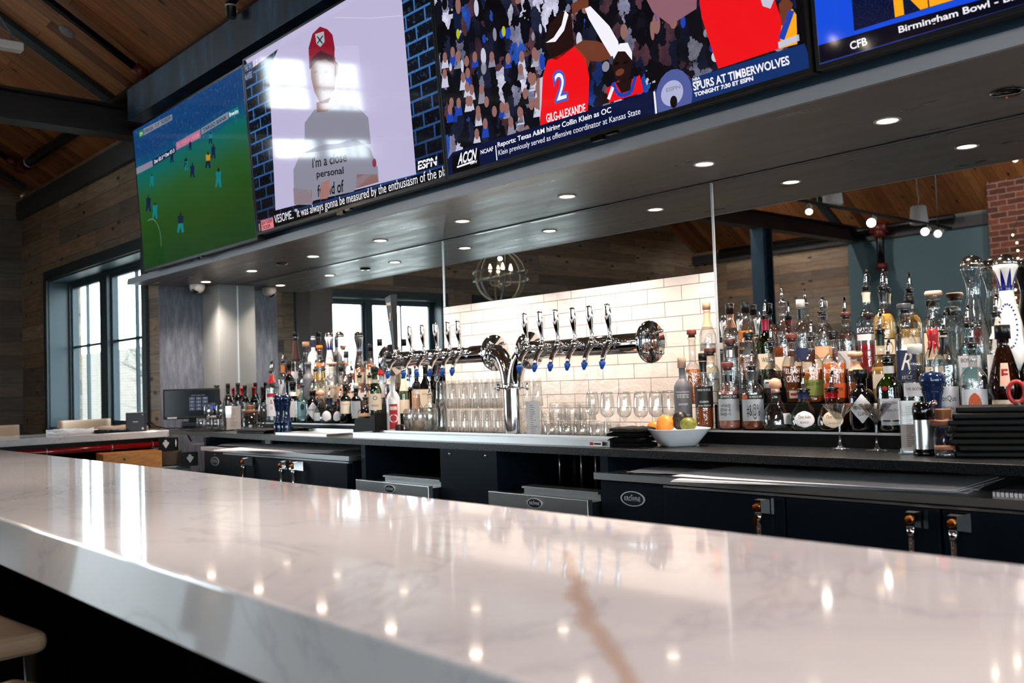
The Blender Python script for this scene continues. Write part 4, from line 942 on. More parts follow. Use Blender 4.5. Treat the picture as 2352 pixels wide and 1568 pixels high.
m.build('maker_plate', [M_WHITE, mat('plate_red', 'a01020', .4), M_BLACK], t)
t = thing('metal_sheet', 'flat stainless sheet on the counter left of the drip tray', 'tray', (at_z(772, 994, ZC).x, -.57, ZC+.0005))
w = (at_z(828, 1000, ZC).x-at_z(715, 995, ZC).x)/2; MB().box(-w, w, -.10, .08, 0, .012).box(-w, w, .08, .084, 0, .03).build('sheet', M_STEEL, t)

# ------------------------------------------------------------------ bottles
G = {'clear': thin_glass('clear_glass', (.975, .98, .975), (.55, .58, .58), lw=.38, f0=.13, rough=.05, wavy=.35), 'blue': thin_glass('bluish_glass', (.72, .88, .90), (.25, .42, .46), lw=.42, f0=.12, rough=.05, wavy=.3), 'green': thin_glass('green_glass', (.20, .34, .06), (.03, .07, .01), lw=.4, f0=.12, rough=.04, wavy=.3),
     'dkgreen': mat('dark_green_glass', '0c1a0e', .06, coat=.5), 'dark': mat('black_glass', '08080a', .05, coat=.6), 'brown': mat('brown_glass', '1c0b05', .05, coat=.6), 'white': mat('white_ceramic_glaze', 'ece9e6', .15, coat=.4),
     'grey': mat('matt_grey_coating', '5f6168', .5), 'frost': mat('frosted_glass', 'dcdce2', .45), 'tq': thin_glass('tequila_green_glass', (.80, .95, .88), (.35, .55, .48), lw=.42, f0=.13, rough=.05, wavy=.35)}
def liquid(name, c, dens=1.):
    return mat('liquid_'+name, c, .02, trans=.5, ior=1.33)
LQ = {'amber': liquid('amber', (.78, .21, .02)), 'dkamber': liquid('dark_amber', (.36, .075, .008)), 'orange': liquid('orange', (.90, .20, .03)), 'gold': liquid('gold', (.95, .55, .14)), 'red': liquid('red', (.55, .015, .03)), 'clear': thin_glass('clear_spirit', (.93, .95, .95), (.62, .66, .68), lw=.5),
      'black': mat('liquid_black', (.004, .003, .003), .05), 'pink': liquid('pink', (.8, .3, .2))}
LC = {k: mat('paper_'+k, v, .55) for k, v in dict(white='efeae4', cream='e9d7bd', black='0c0c0e', green='7f8a3a', orange='c8541c', pink='e8b8a0', blue='2a6fa8', grey='a8acb0', red='b01424', dkblue='14224a', silver='c8ccd0', peach='e8b48c', teal='7fb0b4').items()}
CAPM = {'black': mat('cap_black', '0d0d0f', .3), 'white': mat('cap_white', 'efe6dc', .4), 'cork': M_CORK, 'brown': mat('cap_brown', '4a2018', .45), 'redbrown': mat('cap_redbrown', '6e2c22', .45), 'peach': mat('cap_peach', 'e2a888', .4), 'red': mat('wax_red', 'b00a14', .3, coat=.3), 'orange': mat('cap_orange', 'd8762c', .4), 'silver': M_STEEL, 'green': mat('cap_green', '12241c', .35), 'blue': LC['dkblue'], 'foilred': mat('foil_red', '8c1230', .3, .4), 'beige': mat('cork_beige', 'c4a48c', .8), 'gold': mat('foil_gold', 'b58a44', .3, .9), 'dkfoil': mat('foil_dark', '1c1418', .35, .3), 'grey': mat('cap_grey', '3a3c40', .4)}
M_POUR = M_CHROME
def bprofile(kind, H, R, rn):
    def curve(z0, r0, z1, r1, n=6, k=.5):
        """shoulder from body to neck: convex then concave"""
        out = []
        for i in range(1, n+1):
            t = i/n; s = t*t*(3-2*t); out.append((r0+(r1-r0)*(s*(1-k)+k*(1-math.sqrt(max(0, 1-t*t)))), z0+(z1-z0)*t))
        return out
    base = [(0, .004), (R*.7, .003), (R*.9, 0), (R*.985, .006), (R, .016)]
    lip = lambda: [(rn, H*.93), (rn*1.22, H*.935), (rn*1.22, H*.965), (rn*1.05, H*.97), (rn*1.05, H)]
    if kind in ('std', 'jw', 'tall', 'wine', 'malibu'):
        sh, nk = {'std': (.60, .76), 'jw': (.60, .80), 'tall': (.66, .82), 'wine': (.58, .74), 'malibu': (.60, .74)}[kind]
        return base+[(R, H*sh*.5), (R, H*sh)]+curve(H*sh, R, H*nk, rn, 7, .55 if kind != 'jw' else .3)+lip()
    if kind == 'squat': return base+[(R, H*.5), (R, H*.58)]+curve(H*.58, R, H*.76, rn, 7, .9)+lip()
    if kind == 'long': return base+[(R, H*.38), (R, H*.44)]+curve(H*.44, R, H*.60, rn, 7, .6)+lip()
    if kind == 'flask':
        return [(0, .004), (R*.6, 0), (R*.74, .006), (R*.80, H*.15), (R*.92, H*.38), (R, H*.55)]+curve(H*.55, R, H*.75, rn, 7, .85)+lip()
    if kind == 'bell':
        return [(0, .004), (R*.8, 0), (R, .008), (R*1.02, H*.14), (R*.99, H*.28), (R*.9, H*.42), (R*.72, H*.55), (R*.48, H*.65), (rn*1.1, H*.74), (rn, H*.8)]+lip()
    if kind == 'round':
        return [(0, .004), (R*.45, 0), (R*.55, .004)]+[(max(R*math.sin(a), rn), .004+H*.33*(1-math.cos(a))*1.0) for a in [PI*(.2+.7*i/9) for i in range(10)]]+[(rn, H*.72)]+lip()
    if kind == 'cone':
        return [(0, .004), (R*.7, 0), (R*.86, .006), (R*.84, H*.30), (R*.86, H*.36), (R*1.0, H*.40), (R*1.02, H*.45), (R*.86, H*.58), (R*.62, H*.72), (rn*1.3, H*.80), (rn, H*.84)]+lip()
    if kind == 'taper': return base+[(R*.95, H*.3)]+[(R*.95+(rn-R*.95)*((t-.3)/.5)**1.2, H*t) for t in (.4, .5, .6, .7, .8)]+lip()
    raise KeyError(kind)
def rad_at(prof, z):
    for a, b in zip(prof, prof[1:]):
        if a[1] <= z <= b[1] and b[1] > a[1]: return a[0]+(b[0]-a[0])*(z-a[1])/(b[1]-a[1])
    return prof[-1][0]
def sup(R, a, e): return R/((abs(math.cos(a))**e+abs(math.sin(a))**e)**(1/e))
def sticker(mb, prof, z0, z1, half, e, mi, off=.0009, n=12, rows=3, a0=-PI/2, shape=None):
    """a label wrapped on the side of the bottle around direction a0"""
    o = len(mb.v)
    for j in range(rows+1):
        t = j/rows; z = z0+(z1-z0)*t
        hh = half*(shape(t) if shape else 1)
        for i in range(n+1):
            a = a0+hh*(2*i/n-1); r = sup(rad_at(prof, z)+off, a, e); mb.v.append((r*math.cos(a), r*math.sin(a), z))
    for j in range(rows):
        for i in range(n): mb.f.append((o+j*(n+1)+i, o+j*(n+1)+i+1, o+(j+1)*(n+1)+i+1, o+(j+1)*(n+1)+i)); mb.mi.append(mi); mb.sm.append(True)
def wrap_text(mb, prof, s, zc, hh, wid, e, mi, off=.0016, a0=-PI/2, dx=0, **k):
    R = rad_at(prof, zc)
    def to(x, y):
        a = a0+(x-wid/2+dx)/R; r = sup(R+off, a, e); return (r*math.cos(a), r*math.sin(a), zc-hh/2+y)
    put_text(mb, s, to, mi, wid, hh, **k)
SHELF = {}
NAMES = []
INK = mat('print_ink', '1a1414', .6); INKW = mat('print_white', 'f0ece4', .5); INKR = mat('print_red', 'a81828', .5); INKG = mat('print_gold', 'c09a50', .35, .7)
INKS = {'k': INK, 'w': INKW, 'r': INKR, 'g': INKG, 'b': LC['dkblue']}
def bottle(pos, Ht, R, kind, glass, label, cap, lq=None, stick=(), text=(), sq=2., rn=.0135, name='liquor_bottle', cat='bottle', group=None, capc='black', foil=None, rzoff=0., n=28):
    """pos = foot point, Ht = overall height with stopper; local -y faces the customer side"""
    rz = math.atan2(CAM.y-pos[1], CAM.x-pos[0])+PI/2+rzoff
    t = thing(name, label, cat, pos, rz, group)
    ch = {'cork': .022, 'cap': .020, 'tcap': .016, 'pourer': .072, 'speed': .066, 'ball': .045, 'none': 0, 'capsule': .002, 'wax': .075, 'flat': .018}[cap]
    H = Ht-ch; prof = bprofile(kind, H, R, rn)
    nkz = .8*H
    sqf = None if sq == 2 else (lambda z: 2+(sq-2)*max(0., min(1., (H*.74-z)/(H*.12))))
    e_ = lambda z: sqf(z) if sqf else 2.
    MB().lathe(prof, n, sq=sqf).build('glass_body', G[glass], t, False)
    if lq:
        c, lv = lq; lvz = H*lv; w = .0035; pin = [(max(r-w, 0), z+w*.8) for r, z in prof if z+w < lvz]; pin = [(0, pin[0][1])]+pin[1:]; pin += [(max(rad_at(prof, lvz)-w, .002), lvz), (0, lvz)]
        MB().lathe(pin, n, sq=sqf).build('liquid', LQ[c], t, True)
    left = list(text)
    for s in stick:
        col, a, b, half = s[:4]; kw = s[4] if len(s) > 4 else {}; m = MB(); mats = [LC[col]]
        sticker(m, prof, H*a, H*b, half, e_(H*(a+b)/2), 0, **kw)
        for tx in [q for q in left if a <= q[1] <= b or s is stick[-1]]:
            left.remove(tx); mm = INKS[tx[4]]
            if mm not in mats: mats.append(mm)
            wrap_text(m, prof, tx[0], H*tx[1], tx[2], tx[3], e_(H*tx[1]), mats.index(mm), **(tx[5] if len(tx) > 5 else {}))
        m.build('label', mats, t, False)
    for tx in left:
        m = MB(); wrap_text(m, prof, tx[0], H*tx[1], tx[2], tx[3], e_(H*tx[1]), 0, **(tx[5] if len(tx) > 5 else {})); m.build('lettering', INKS[tx[4]], t, False)
    if foil:
        col, a, b = foil; m = MB(); zz = [H*a, H*(a+b)/2, H*b]; m.lathe([(rad_at(prof, z)+.0008, z) for z in zz], n); m.build('foil', CAPM.get(col) or LC[col], t, False)
    cm = CAPM[capc]
    if cap == 'cork': MB().lathe([(0, H-.012), (rn*.95, H-.012), (rn*.95, H+.0005), (rn*1.35, H+.0008), (rn*1.4, H+.004), (rn*1.4, H+.018), (rn*1.25, H+.022), (0, H+.022)], 20).build('cork_stopper', cm, t)
    elif cap in ('cap', 'tcap'):
        MB().lathe([(0, H+ch), (rn*1.2, H+ch), (rn*1.3, H+ch-.002), (rn*1.32, H-(.012 if cap == 'cap' else .03)), (rn*1.1, H-(.012 if cap == 'cap' else .03))], 20).build('cap', cm, t)
    elif cap == 'flat': MB().lathe([(0, H-.01), (rn*.9, H-.01), (rn*.9, H), (rn*1.5, H+.0005), (rn*1.62, H+.004), (rn*1.62, H+.012), (rn*1.4, H+.018), (0, H+.018)], 22).build('stopper', cm, t)
    elif cap == 'ball': MB().sphere((0, 0, H+.021), .024, 20, 12).cyl((0, 0, H-.012), (0, 0, H+.004), rn*.9, 16).build('ball_stopper', cm, t)
    elif cap == 'capsule': MB().lathe([(rn*1.12, H*.80), (rn*1.14, H*.93), (rn*1.22, H*.94), (rn*1.22, H+.001), (rn, H+.002), (0, H+.002)], 18).build('capsule', cm, t)
    elif cap == 'wax':
        m = MB(); k = 20; o = 0; z1 = H+.008
        m.lathe([(rad_at(prof, H*.84)+.0016, H*.84), (rn*1.4, H*.95), (rn*1.45, H), (rn*1.2, z1), (0, z1)], k)
        for q in range(7):
            a = 2*PI*q/7+.3; L = random.Random(q).uniform(.02, .06); m.tube([((rad_at(prof, H*.86-L*u)+.0012)*math.cos(a), (rad_at(prof, H*.86-L*u)+.0012)*math.sin(a), H*.86-L*u) for u in (0, .33, .66, 1)], [.0042, .0036, .003, .0015], 6)
        m.build('wax_seal', cm, t)
        p = MB().lathe([(.016, H+.0085), (.016, H+.012), (.007, H+.014), (.006, H+.03)], 14, close=True).tube([(0, 0, H+.03), (0, 0, H+.05), (.003, 0, H+.066), (.006, 0, H+.075)], [.0058, .005, .004, .003], 10); p.build('pourer', [M_POUR], t)
    if cap == 'pourer':
        MB().lathe([(0, H-.01), (rn*.95, H-.01), (rn*.95, H), (rn*1.3, H+.001), (rn*1.35, H+.006), (rn*.75, H+.010), (0, H+.010)], 16).build('pourer_collar', CAPM['black'], t)
        m = MB().tube([(0, 0, H+.009), (0, 0, H+.03), (.001, 0, H+.045), (.004, 0, H+.060)], [.0075, .0062, .0055, .0045], 12)
        m.tube([(.004, 0, H+.058), (.0065, 0, H+.072)], [.0052, .0042], 10, mi=1)
        m.tube([(.008*math.cos(a)+.010, 0, H+.038+.02*math.sin(a)) for a in [-PI*.6+PI*1.2*k/8 for k in range(9)]], .0010, 5, mi=1)
        m.build('pourer', [M_POUR, CAPM['black']], t)
    if cap == 'speed':
        MB().lathe([(0, H-.006), (rn*.9, H-.006), (rn*.95, H), (rn*1.1, H+.003), (rn*.8, H+.010), (.006, H+.016)], 16).tube([(0, 0, H+.014), (0, 0, H+.04), (.001, 0, H+.066)], [.0066, .0048, .0032], 12).build('pourer', M_POUR, t)
    return t

RROW = {'F': (-.305, ZC+.0555, -.364, -.244), 'M': (-.197, ZC+.1555, -.242, -.151), 'B': (-.088, ZC+.2555, -.149, -.013)}
LROW = {'F': (-.350, ZC+.0555, -.409, -.288), 'M': (-.228, ZC+.1555, -.286, -.169), 'B': (-.095, ZC+.2555, -.167, -.013)}
SPEC = []
def _spec(rows, grp, n, row, px, top, Rmm, kind, glass, label, cap, dy=0, **k):
    y, z, y0, y1 = rows[row]; y += dy; p = at_y(px, top+50, y); R = Rmm/1000; R = min(R, (y1-y0)/2-.001)
    SPEC.append(dict(px=px, top=top, x=p.x, y=min(max(y, y0+R), y1-R), z=z, R=R, Rc=R*(1.06 if k.get('sq', 2) > 2 else 1.02), y0=y0, y1=y1, a=(kind, glass, label, cap), k=dict(k, group=grp, n=n), row=(grp, row)))
def RB(row, *a, **k): _spec(RROW, 'bottles on the right liquor shelf', 28, row, *a, **k)
def LB(row, *a, **k): _spec(LROW, 'bottles on the left liquor shelf', 20, row, *a, **k)
def settle():
    """nudge neighbours of a row apart until no two bottles touch, then build them"""
    for it in range(400):
        moved = False
        for i, p in enumerate(SPEC):
            for q in SPEC[:i]:
                if p['row'] != q['row']: continue
                dx, dy = p['x']-q['x'], p['y']-q['y']; d = math.hypot(dx, dy) or 1e-6; need = p['Rc']+q['Rc']+.0012
                if d < need:
                    moved = True; g = (need-d)*.26
                    for o, sg in ((p, 1), (q, -1)):
                        if o.get('fix'): continue
                        o['x'] += sg*g*dx/d; o['y'] = min(max(o['y']+sg*g*(dy if abs(dy) > .004 else .004*(1 if p['px'] % 2 else -1))/d*2.5, o['y0']+o['R']), o['y1']-o['R'])
        if not moved: break
    for p in SPEC:
        if p.get('fix'): continue
        zt = at_y(p['px'], p['top'], p['y']).z; p['k'].pop('dy', None)
        bottle((p['x'], p['y'], p['z']+.0005), zt-p['z'], p['R'], *p['a'], **p['k'])

# right shelf, back row
RB('B', 1624, 694, 37, 'std', 'clear', 'clear bottle with a tall peach neck wrap at the right end of the tiles', 'cap', capc='peach', foil=('peach', .72, .93), lq=('clear', .5), stick=[('cream', .10, .40, 1.2)])
RB('B', 1677, 697, 35, 'jw', 'clear', 'empty square clear bottle with a slanted black label', 'tcap', capc='black', sq=4.5, stick=[('black', .30, .46, .7)])
RB('B', 1713, 694, 36, 'jw', 'clear', 'square whisky bottle full of amber with a slanted black label', 'tcap', capc='black', sq=4.5, lq=('amber', .66), stick=[('black', .34, .50, .72), ('white', .30, .335, .72)], text=[('BLACK LABEL', .42, .012, .05, 'g')])
RB('B', 1760, 688, 37, 'wine', 'green', 'green glass bottle with a red foil neck and pourer', 'pourer', foil=('foilred', .78, .96), stick=[('cream', .15, .40, 1.1)], text=[('WILD', .30, .02, .04, 'k')])
RB('B', 1795, 659, 45, 'std', 'clear', 'broad clear bottle half full of amber with a tall steel pourer', 'speed', lq=('dkamber', .42), stick=[('cream', .10, .28, 1.)])
RB('B', 1839, 688, 37, 'std', 'clear', 'clear bottle with a white cap, black neck band and dark label', 'cap', capc='white', foil=('black', .80, .93), stick=[('dkblue', .22, .40, 1.1), ('cream', .08, .21, 1.1)], lq=('clear', .4))
RB('B', 1888, 678, 34, 'std', 'clear', 'clear bottle with a black-collared pourer and peach label, right of the white-capped one', 'pourer', lq=('red', .30), stick=[('peach', .30, .48, 1.2), ('cream', .10, .29, 1.2)])
RB('B', 1945, 716, 42, 'squat', 'clear', 'cut-crystal style decanter bottle with a dark flat stopper', 'flat', capc='brown', lq=('clear', .5), stick=[('silver', .12, .42, 1.0)])
RB('B', 1989, 619, 40, 'std', 'clear', 'tall clear bottle with a wide blue-edged white label and red liquid', 'pourer', lq=('red', .36), foil=('cream', .84, .95), stick=[('dkblue', .545, .565, 1.3), ('white', .49, .545, 1.3), ('dkblue', .475, .49, 1.3), ('white', .40, .47, 1.3)], text=[('CAMPARI', .518, .018, .075, 'k', dict(bold=.04))], dy=.005)
RB('B', 2024, 618, 41, 'std', 'clear', 'tall bottle of golden liquor with a black-ringed neck and dark framed label', 'pourer', lq=('gold', .70), foil=('black', .86, .95), stick=[('black', .22, .42, 1.), ('cream', .235, .405, .94, dict(off=.0014))], text=[('RESERVE', .36, .010, .05, 'k')], dy=-.025)
RB('B', 2090, 680, 36, 'std', 'clear', 'bottle of gold liquor with a black cap and white band, behind the dark diamond label', 'cap', capc='black', foil=('white', .90, .955), lq=('gold', .62), stick=[('cream', .12, .50, 1.1)])
RB('B', 2146, 668, 44, 'squat', 'clear', 'stout clear bottle with a wide beige wooden stopper and cream label', 'flat', capc='beige', rn=.019, lq=('clear', .55), stick=[('cream', .18, .52, 1.0)], text=[('CASA', .42, .014, .045, 'k')])
# tall tequila decanters with silver ball stoppers
def decanter(px, top, row, y, glass, label, ceramic, grp, zrow, rs=1.):
    p = at_y(px, top+90, y); zt = at_y(px, top, y).z; z = zrow+.0005; Ht = zt-z; rz = math.atan2(CAM.y-y, CAM.x-p.x)+PI/2
    t = thing('tequila_decanter', label, 'bottle', (p.x, y, z), rz, grp); H = Ht-.036
    prof = [(0, .003), (.038, 0), (.046, .006), (.053, H*.12), (.055, H*.22), (.051, H*.34), (.041, H*.48), (.030, H*.62), (.0235, H*.72), (.022, H*.78), (.026, H*.84), (.034, H*.92), (.0395, H*.965), (.040, H*.99), (.036, H)]
    prof = [(r*rs, q) for r, q in prof]
    SPEC.append(dict(fix=1, px=px, x=p.x, y=y, R=.055*rs, Rc=.056*rs, row=(grp, row), z=z))
    MB().lathe(prof, 32).build('body', G[glass], t, False)
    MB().lathe([(q*(1+(rs-1)*.8), w) for q, w in ((0, H-.004), (.034, H-.004), (.038, H), (.0385, H+.006), (.035, H+.018), (.026, H+.029), (.013, H+.035), (0, H+.036))], 32).build('silver_stopper', mat('hammered_silver', (.80, .74, .68), .12, 1.), t)
    m = MB()
    if ceramic:
        for k in range(8):   # pointed blue crown around the flared neck
            a = 2*PI*k/8+PI/8
            sticker(m, prof, H*.775, H*.955, PI/8*.98, 2., 0, a0=a, n=6, rows=6, shape=lambda q: max(.03, 1-q))
        m.lathe([(rad_at(prof, H*zz)+.0007, H*zz) for zz in (.755, .775, .80)], 32)
        m.build('crown_pattern', mat('cobalt_paint', '101a6e', .2, coat=.4), t, False); m = MB()
        for k in range(26):  # laurel ring on the front
            a = 2*PI*k/26; cx_, cz_ = .028*math.cos(a)*(1.0), H*.42+.075*math.sin(a)
            for sgn in (-1, 1):
                bx, bz = cx_+sgn*.004*math.cos(a), cz_+sgn*.004*math.sin(a)
                ta = a+PI/2+sgn*.7; L, w = .0085, .0026
                pts = [(bx, bz), (bx+math.cos(ta)*L*.5-math.sin(ta)*w, bz+math.sin(ta)*L*.5+math.cos(ta)*w), (bx+math.cos(ta)*L, bz+math.sin(ta)*L), (bx+math.cos(ta)*L*.5+math.sin(ta)*w, bz+math.sin(ta)*L*.5-math.cos(ta)*w)]
                q = []
                for u, v in pts:
                    r = rad_at(prof, v)+.0009; aa = -PI/2+u/r; q.append((r*math.cos(aa), r*math.sin(aa), v))
                m.add(q, [(0, 1, 2, 3)])
        m.build('laurel_pattern', mat('cobalt_paint', '101a6e', .2, coat=.4), t, False)
    else:
        MB().lathe([(0, .008)]+[(r-.004, z+.004) for r, z in prof[1:7]]+[(0, H*.48+.004)], 28).build('liquid', LQ['clear'], t)
        o = MB(); 
        for k in range(8): a = 2*PI*k/8; o.sphere((.012*math.cos(a), -rad_at(prof, H*.44)-.001, H*.44+.012*math.sin(a)), .0045, 8, 6)
        o.sphere((0, -rad_at(prof, H*.44)-.002, H*.44), .006, 8, 6); o.build('glass_flower', G['clear'], t)
decanter(2236, 586, 'B', -.085, 'clear', 'tall clear glass decanter with a silver dome stopper, beside the painted one', False, 'bottles on the right liquor shelf', ZC+.2555)
decanter(2312, 583, 'B', -.092, 'white', 'tall white decanter painted with a blue crown and laurel, on the right shelf', True, 'bottles on the right liquor shelf', ZC+.2555)
RB('B', 2366, 606, 38, 'std', 'clear', 'clear bottle with a black pourer and red label at the very right edge', 'pourer', foil=('foilred', .80, .90), stick=[('red', .40, .50, 1.2), ('white', .18, .40, 1.2)], text=[('STOLICH', .45, .016, .06, 'w')])

# right shelf, middle row
RB('M', 1590, 757, 36, 'long', 'clear', 'long-necked bottle of dark amber rye with a red-brown stopper, against the tiles', 'cork', capc='redbrown', lq=('amber', .50), stick=[('red', .36, .37, .2)], text=[('JOHN', .47, .010, .03, 'w'), ('SAZERAC', .43, .016, .056, 'w'), ('RYE', .34, .018, .035, 'w')], rn=.015)
RB('M', 1632, 799, 38, 'squat', 'clear', 'clear bottle with a brown stopper and medallion, behind the black-labelled one', 'cork', capc='brown', rn=.018, lq=('clear', .5), stick=[('silver', .74, .80, .5)])
RB('M', 1678, 778, 43, 'squat', 'clear', 'clear bottle with a dark brown stopper and silver neck label', 'cork', capc='brown', rn=.017, lq=('clear', .55), foil=('silver', .78, .90))
RB('M', 1720, 763, 43, 'squat', 'clear', 'clear bottle with a black stopper and black neck sleeve', 'cork', capc='black', rn=.016, foil=('grey', .74, .92), lq=('clear', .5))
RB('M', 1771, 748, 46, 'round', 'clear', 'round-bodied clear bottle with a pourer and dark printed band', 'pourer', stick=[('grey', .26, .34, .9), ('white', .36, .40, .8)], text=[('RESERVE', .30, .010, .05, 'w')], lq=('clear', .38))
RB('M', 1820, 766, 41, 'flask', 'clear', 'broad-shouldered bottle of dark bourbon with big cream lettering', 'cork', capc='redbrown', rn=.017, lq=('dkamber', .58), stick=[('cream', .08, .20, .5), ('red', .12, .16, .35, dict(off=.0016))], text=[('ELIJAH', .49, .026, .054, 'w', dict(bold=.02)), ('CRAIG', .38, .026, .050, 'w', dict(bold=.02))])
RB('M', 1862, 735, 42, 'std', 'clear', 'bottle of reddish bourbon with a yellow-green label and pourer', 'pourer', sq=3., lq=('amber', .52), stick=[('green', .12, .36, .95)], text=[('BULLEIT', .50, .018, .055, 'w'), ('BULLEIT RYE', .30, .012, .05, 'k')])
RB('M', 1914, 760, 48, 'std', 'clear', 'broad bottle of bright orange bourbon with an orange label and black stopper', 'cork', capc='black', sq=3.2, rn=.016, lq=('orange', .60), stick=[('orange', .08, .30, .95)], text=[('BOURBON', .48, .016, .06, 'w'), ('FRONTIER', .21, .012, .055, 'k')])
RB('M', 1966, 808, 33, 'squat', 'clear', 'short bottle of red-amber liquor with a peach neck label, behind the dark gin', 'flat', capc='peach', foil=('peach', .70, .90), rn=.017, lq=('dkamber', .45))
RB('M', 2021, 716, 37, 'long', 'clear', 'pale yellow bottle with a green-black neck collar and pourer', 'pourer', capc='green', foil=('green', .80, .96), lq=('gold', .5), stick=[('cream', .20, .40, 1.)])
RB('M', 2078, 697, 37, 'squat', 'clear', 'angular clear bottle with a dark label bearing a white flourish', 'cork', capc='grey', sq=4., rn=.018, stick=[('dkblue', .22, .56, .8)], text=[('R', .44, .06, .035, 'w', dict(shear=.4)), ('10 CT', .27, .012, .03, 'w')], lq=('clear', .6))
RB('M', 2142, 712, 34, 'std', 'clear', 'clear bottle whose neck is dipped in dripping red wax', 'wax', capc='red', lq=('clear', .4), stick=[('cream', .15, .5, 1.)])
RB('M', 2222, 698, 42, 'jw', 'blue', 'pale blue bottle with an arched white label and pourer', 'pourer', sq=4.5, stick=[('white', .22, .60, .72), ('teal', .26, .45, .5, dict(off=.0015))], text=[('BOMBAY', .54, .014, .045, 'k'), ('DRY GIN', .24, .012, .04, 'k')], lq=('clear', .6))
RB('M', 2287, 672, 36, 'std', 'clear', 'clear bottle with a white neck label and black pourer, under the painted decanter', 'pourer', foil=('white', .72, .86), stick=[('white', .20, .54, 1.1), ('red', .44, .52, .25, dict(off=.0016))], text=[('BACARDI', .36, .014, .05, 'k')], lq=('clear', .55))

# right shelf, front row
RB('F', 1567, 820, 37, 'malibu', 'grey', 'matt grey-coated bottle with white printing, at the left end of the right shelf', 'tcap', capc='beige', stick=[('grey', .50, .505, .9)], text=[('WHEATED & RYE BOURBON', .54, .006, .058, 'w'), ('NOTES  BOTTLED', .48, .016, .05, 'w'), ('HAND MADE', .36, .008, .04, 'w'), ('James Oakfield', .20, .010, .055, 'w', dict(shear=.3))], dy=.01)
RB('F', 1615, 811, 37, 'malibu', 'clear', 'dark bottle with a black printed label showing a green half sun', 'cap', capc='black', lq=('dkamber', .32), foil=('black', .80, .95), stick=[('black', .30, .60, 1.25)], text=[('WHEATED  RYE  BOTTLED', .55, .008, .055, 'w'), ('BOURBON', .385, .008, .036, 'w'), ('James Oakfield', .33, .010, .055, 'w', dict(shear=.3))])
RB('F', 1672, 832, 45, 'squat', 'clear', 'stout bottle with a grey illustrated label and red-brown stopper', 'cork', capc='redbrown', rn=.018, foil=('black', .78, .88), lq=('pink', .62), stick=[('black', .50, .57, 1.1), ('grey', .15, .495, 1.1)], text=[('DE MEXICO 1870', .535, .009, .065, 'w'), ('~#%&@\n@%#~&\n&#@~%', .32, .05, .045, 'k', dict(dx=-.015))])
RB('F', 1727, 803, 45, 'squat', 'clear', 'stout bottle with a tree drawing on its label, an orange strip and a pourer', 'pourer', rn=.016, foil=('grey', .80, .94), lq=('dkamber', .20), stick=[('black', .50, .57, 1.1), ('orange', .505, .565, .3, dict(a0=-PI/2-.75, off=.0016)), ('grey', .15, .495, 1.1)], text=[('DE MEXICO 1870', .535, .008, .05, 'w', dict(dx=.012)), ('#&@%', .3, .06, .05, 'k')])
RB('F', 1781, 868, 56, 'bell', 'clear', 'squat clear dome bottle with a round cork ball stopper', 'ball', capc='peach', rn=.018, lq=('clear', .45), stick=[('silver', .16, .42, .4, dict(a0=-PI/2+.9))])
RB('F', 1845, 854, 55, 'bell', 'tq', 'pale green dome bottle with an oval white label and blue neck band', 'pourer', rn=.020, foil=('blue', .80, .96), lq=('clear', .4), stick=[('white', .10, .50, .72, dict(rows=8, shape=lambda q: math.sqrt(max(.02, 1-(2*q-1)**2))))], text=[('Don Julio', .34, .018, .045, 'k', dict(shear=.2)), ('BLANCO', .22, .008, .03, 'k')])
RB('F', 1910, 850, 55, 'bell', 'brown', 'dark brown dome bottle with an oval cream label and red-banded neck', 'pourer', rn=.020, foil=('red', .80, .94), stick=[('cream', .10, .50, .72, dict(rows=8, shape=lambda q: math.sqrt(max(.02, 1-(2*q-1)**2))))], text=[('Don Julio', .34, .018, .045, 'k', dict(shear=.2)), ('ANEJO', .20, .008, .03, 'r')])
RB('F', 1978, 848, 46, 'squat', 'dark', 'black apothecary gin bottle with a pale diamond label', 'cap', capc='black', rn=.020, stick=[('white', .16, .66, 1.0, dict(rows=8, n=14, shape=lambda q: max(.05, 1-abs(2*q-1))))], text=[("HENDRICK'S", .43, .013, .058, 'k'), ('GIN', .32, .012, .03, 'k')])
RB('F', 2040, 777, 44, 'std', 'green', 'green gin bottle with a red seal, white label and pourer', 'pourer', rn=.017, foil=('white', .80, .90), stick=[('white', .17, .46, .85), ('silver', .10, .15, .8), ('red', .565, .625, .22, dict(rows=6, a0=-PI/2-.35, off=.003, shape=lambda q: math.sqrt(max(.05, 1-(2*q-1)**2))))], text=[('TANQUERAY', .40, .012, .05, 'k'), ('London Dry', .30, .012, .05, 'k', dict(shear=.25))])
RB('F', 2103, 790, 41, 'std', 'clear', 'clear gin bottle with a white cap and wide blank-looking white band', 'cap', capc='white', rn=.019, lq=('clear', .5), stick=[('white', .44, .60, 1.3)], text=[('THE BOTANIST', .53, .010, .07, 'k')], sq=3.)
RB('F', 2168, 714, 42, 'tall', 'clear', 'tall clear bottle with a black-ringed pourer and large white label', 'pourer', foil=('black', .78, .95), lq=('clear', .5), stick=[('white', .12, .46, 1.0)], text=[('DonQue', .34, .022, .055, 'k'), ('CRISTAL', .25, .009, .04, 'k')], dy=.012)
RB('F', 2235, 742, 43, 'std', 'clear', 'clear vodka bottle with a wire clasp and a copper round mark on its label', 'pourer', sq=3.6, lq=('clear', .55), stick=[('white', .30, .50, .85), ('orange', .20, .46, .42, dict(rows=8, off=.0016, shape=lambda q: math.sqrt(max(.02, 1-(2*q-1)**2))))], text=[('360', .34, .026, .048, 'w', dict(bold=.02))])
RB('F', 2303, 746, 50, 'cone', 'brown', 'dark brown monk-shaped bottle with a cream label and small shield', 'tcap', capc='black', rn=.018, stick=[('cream', .03, .33, 1.2), ('pink', .46, .68, .30)], text=[('F', .57, .036, .018, 'r', dict(bold=.03)), ('Frangelico', .21, .024, .075, 'k', dict(shear=.1))])
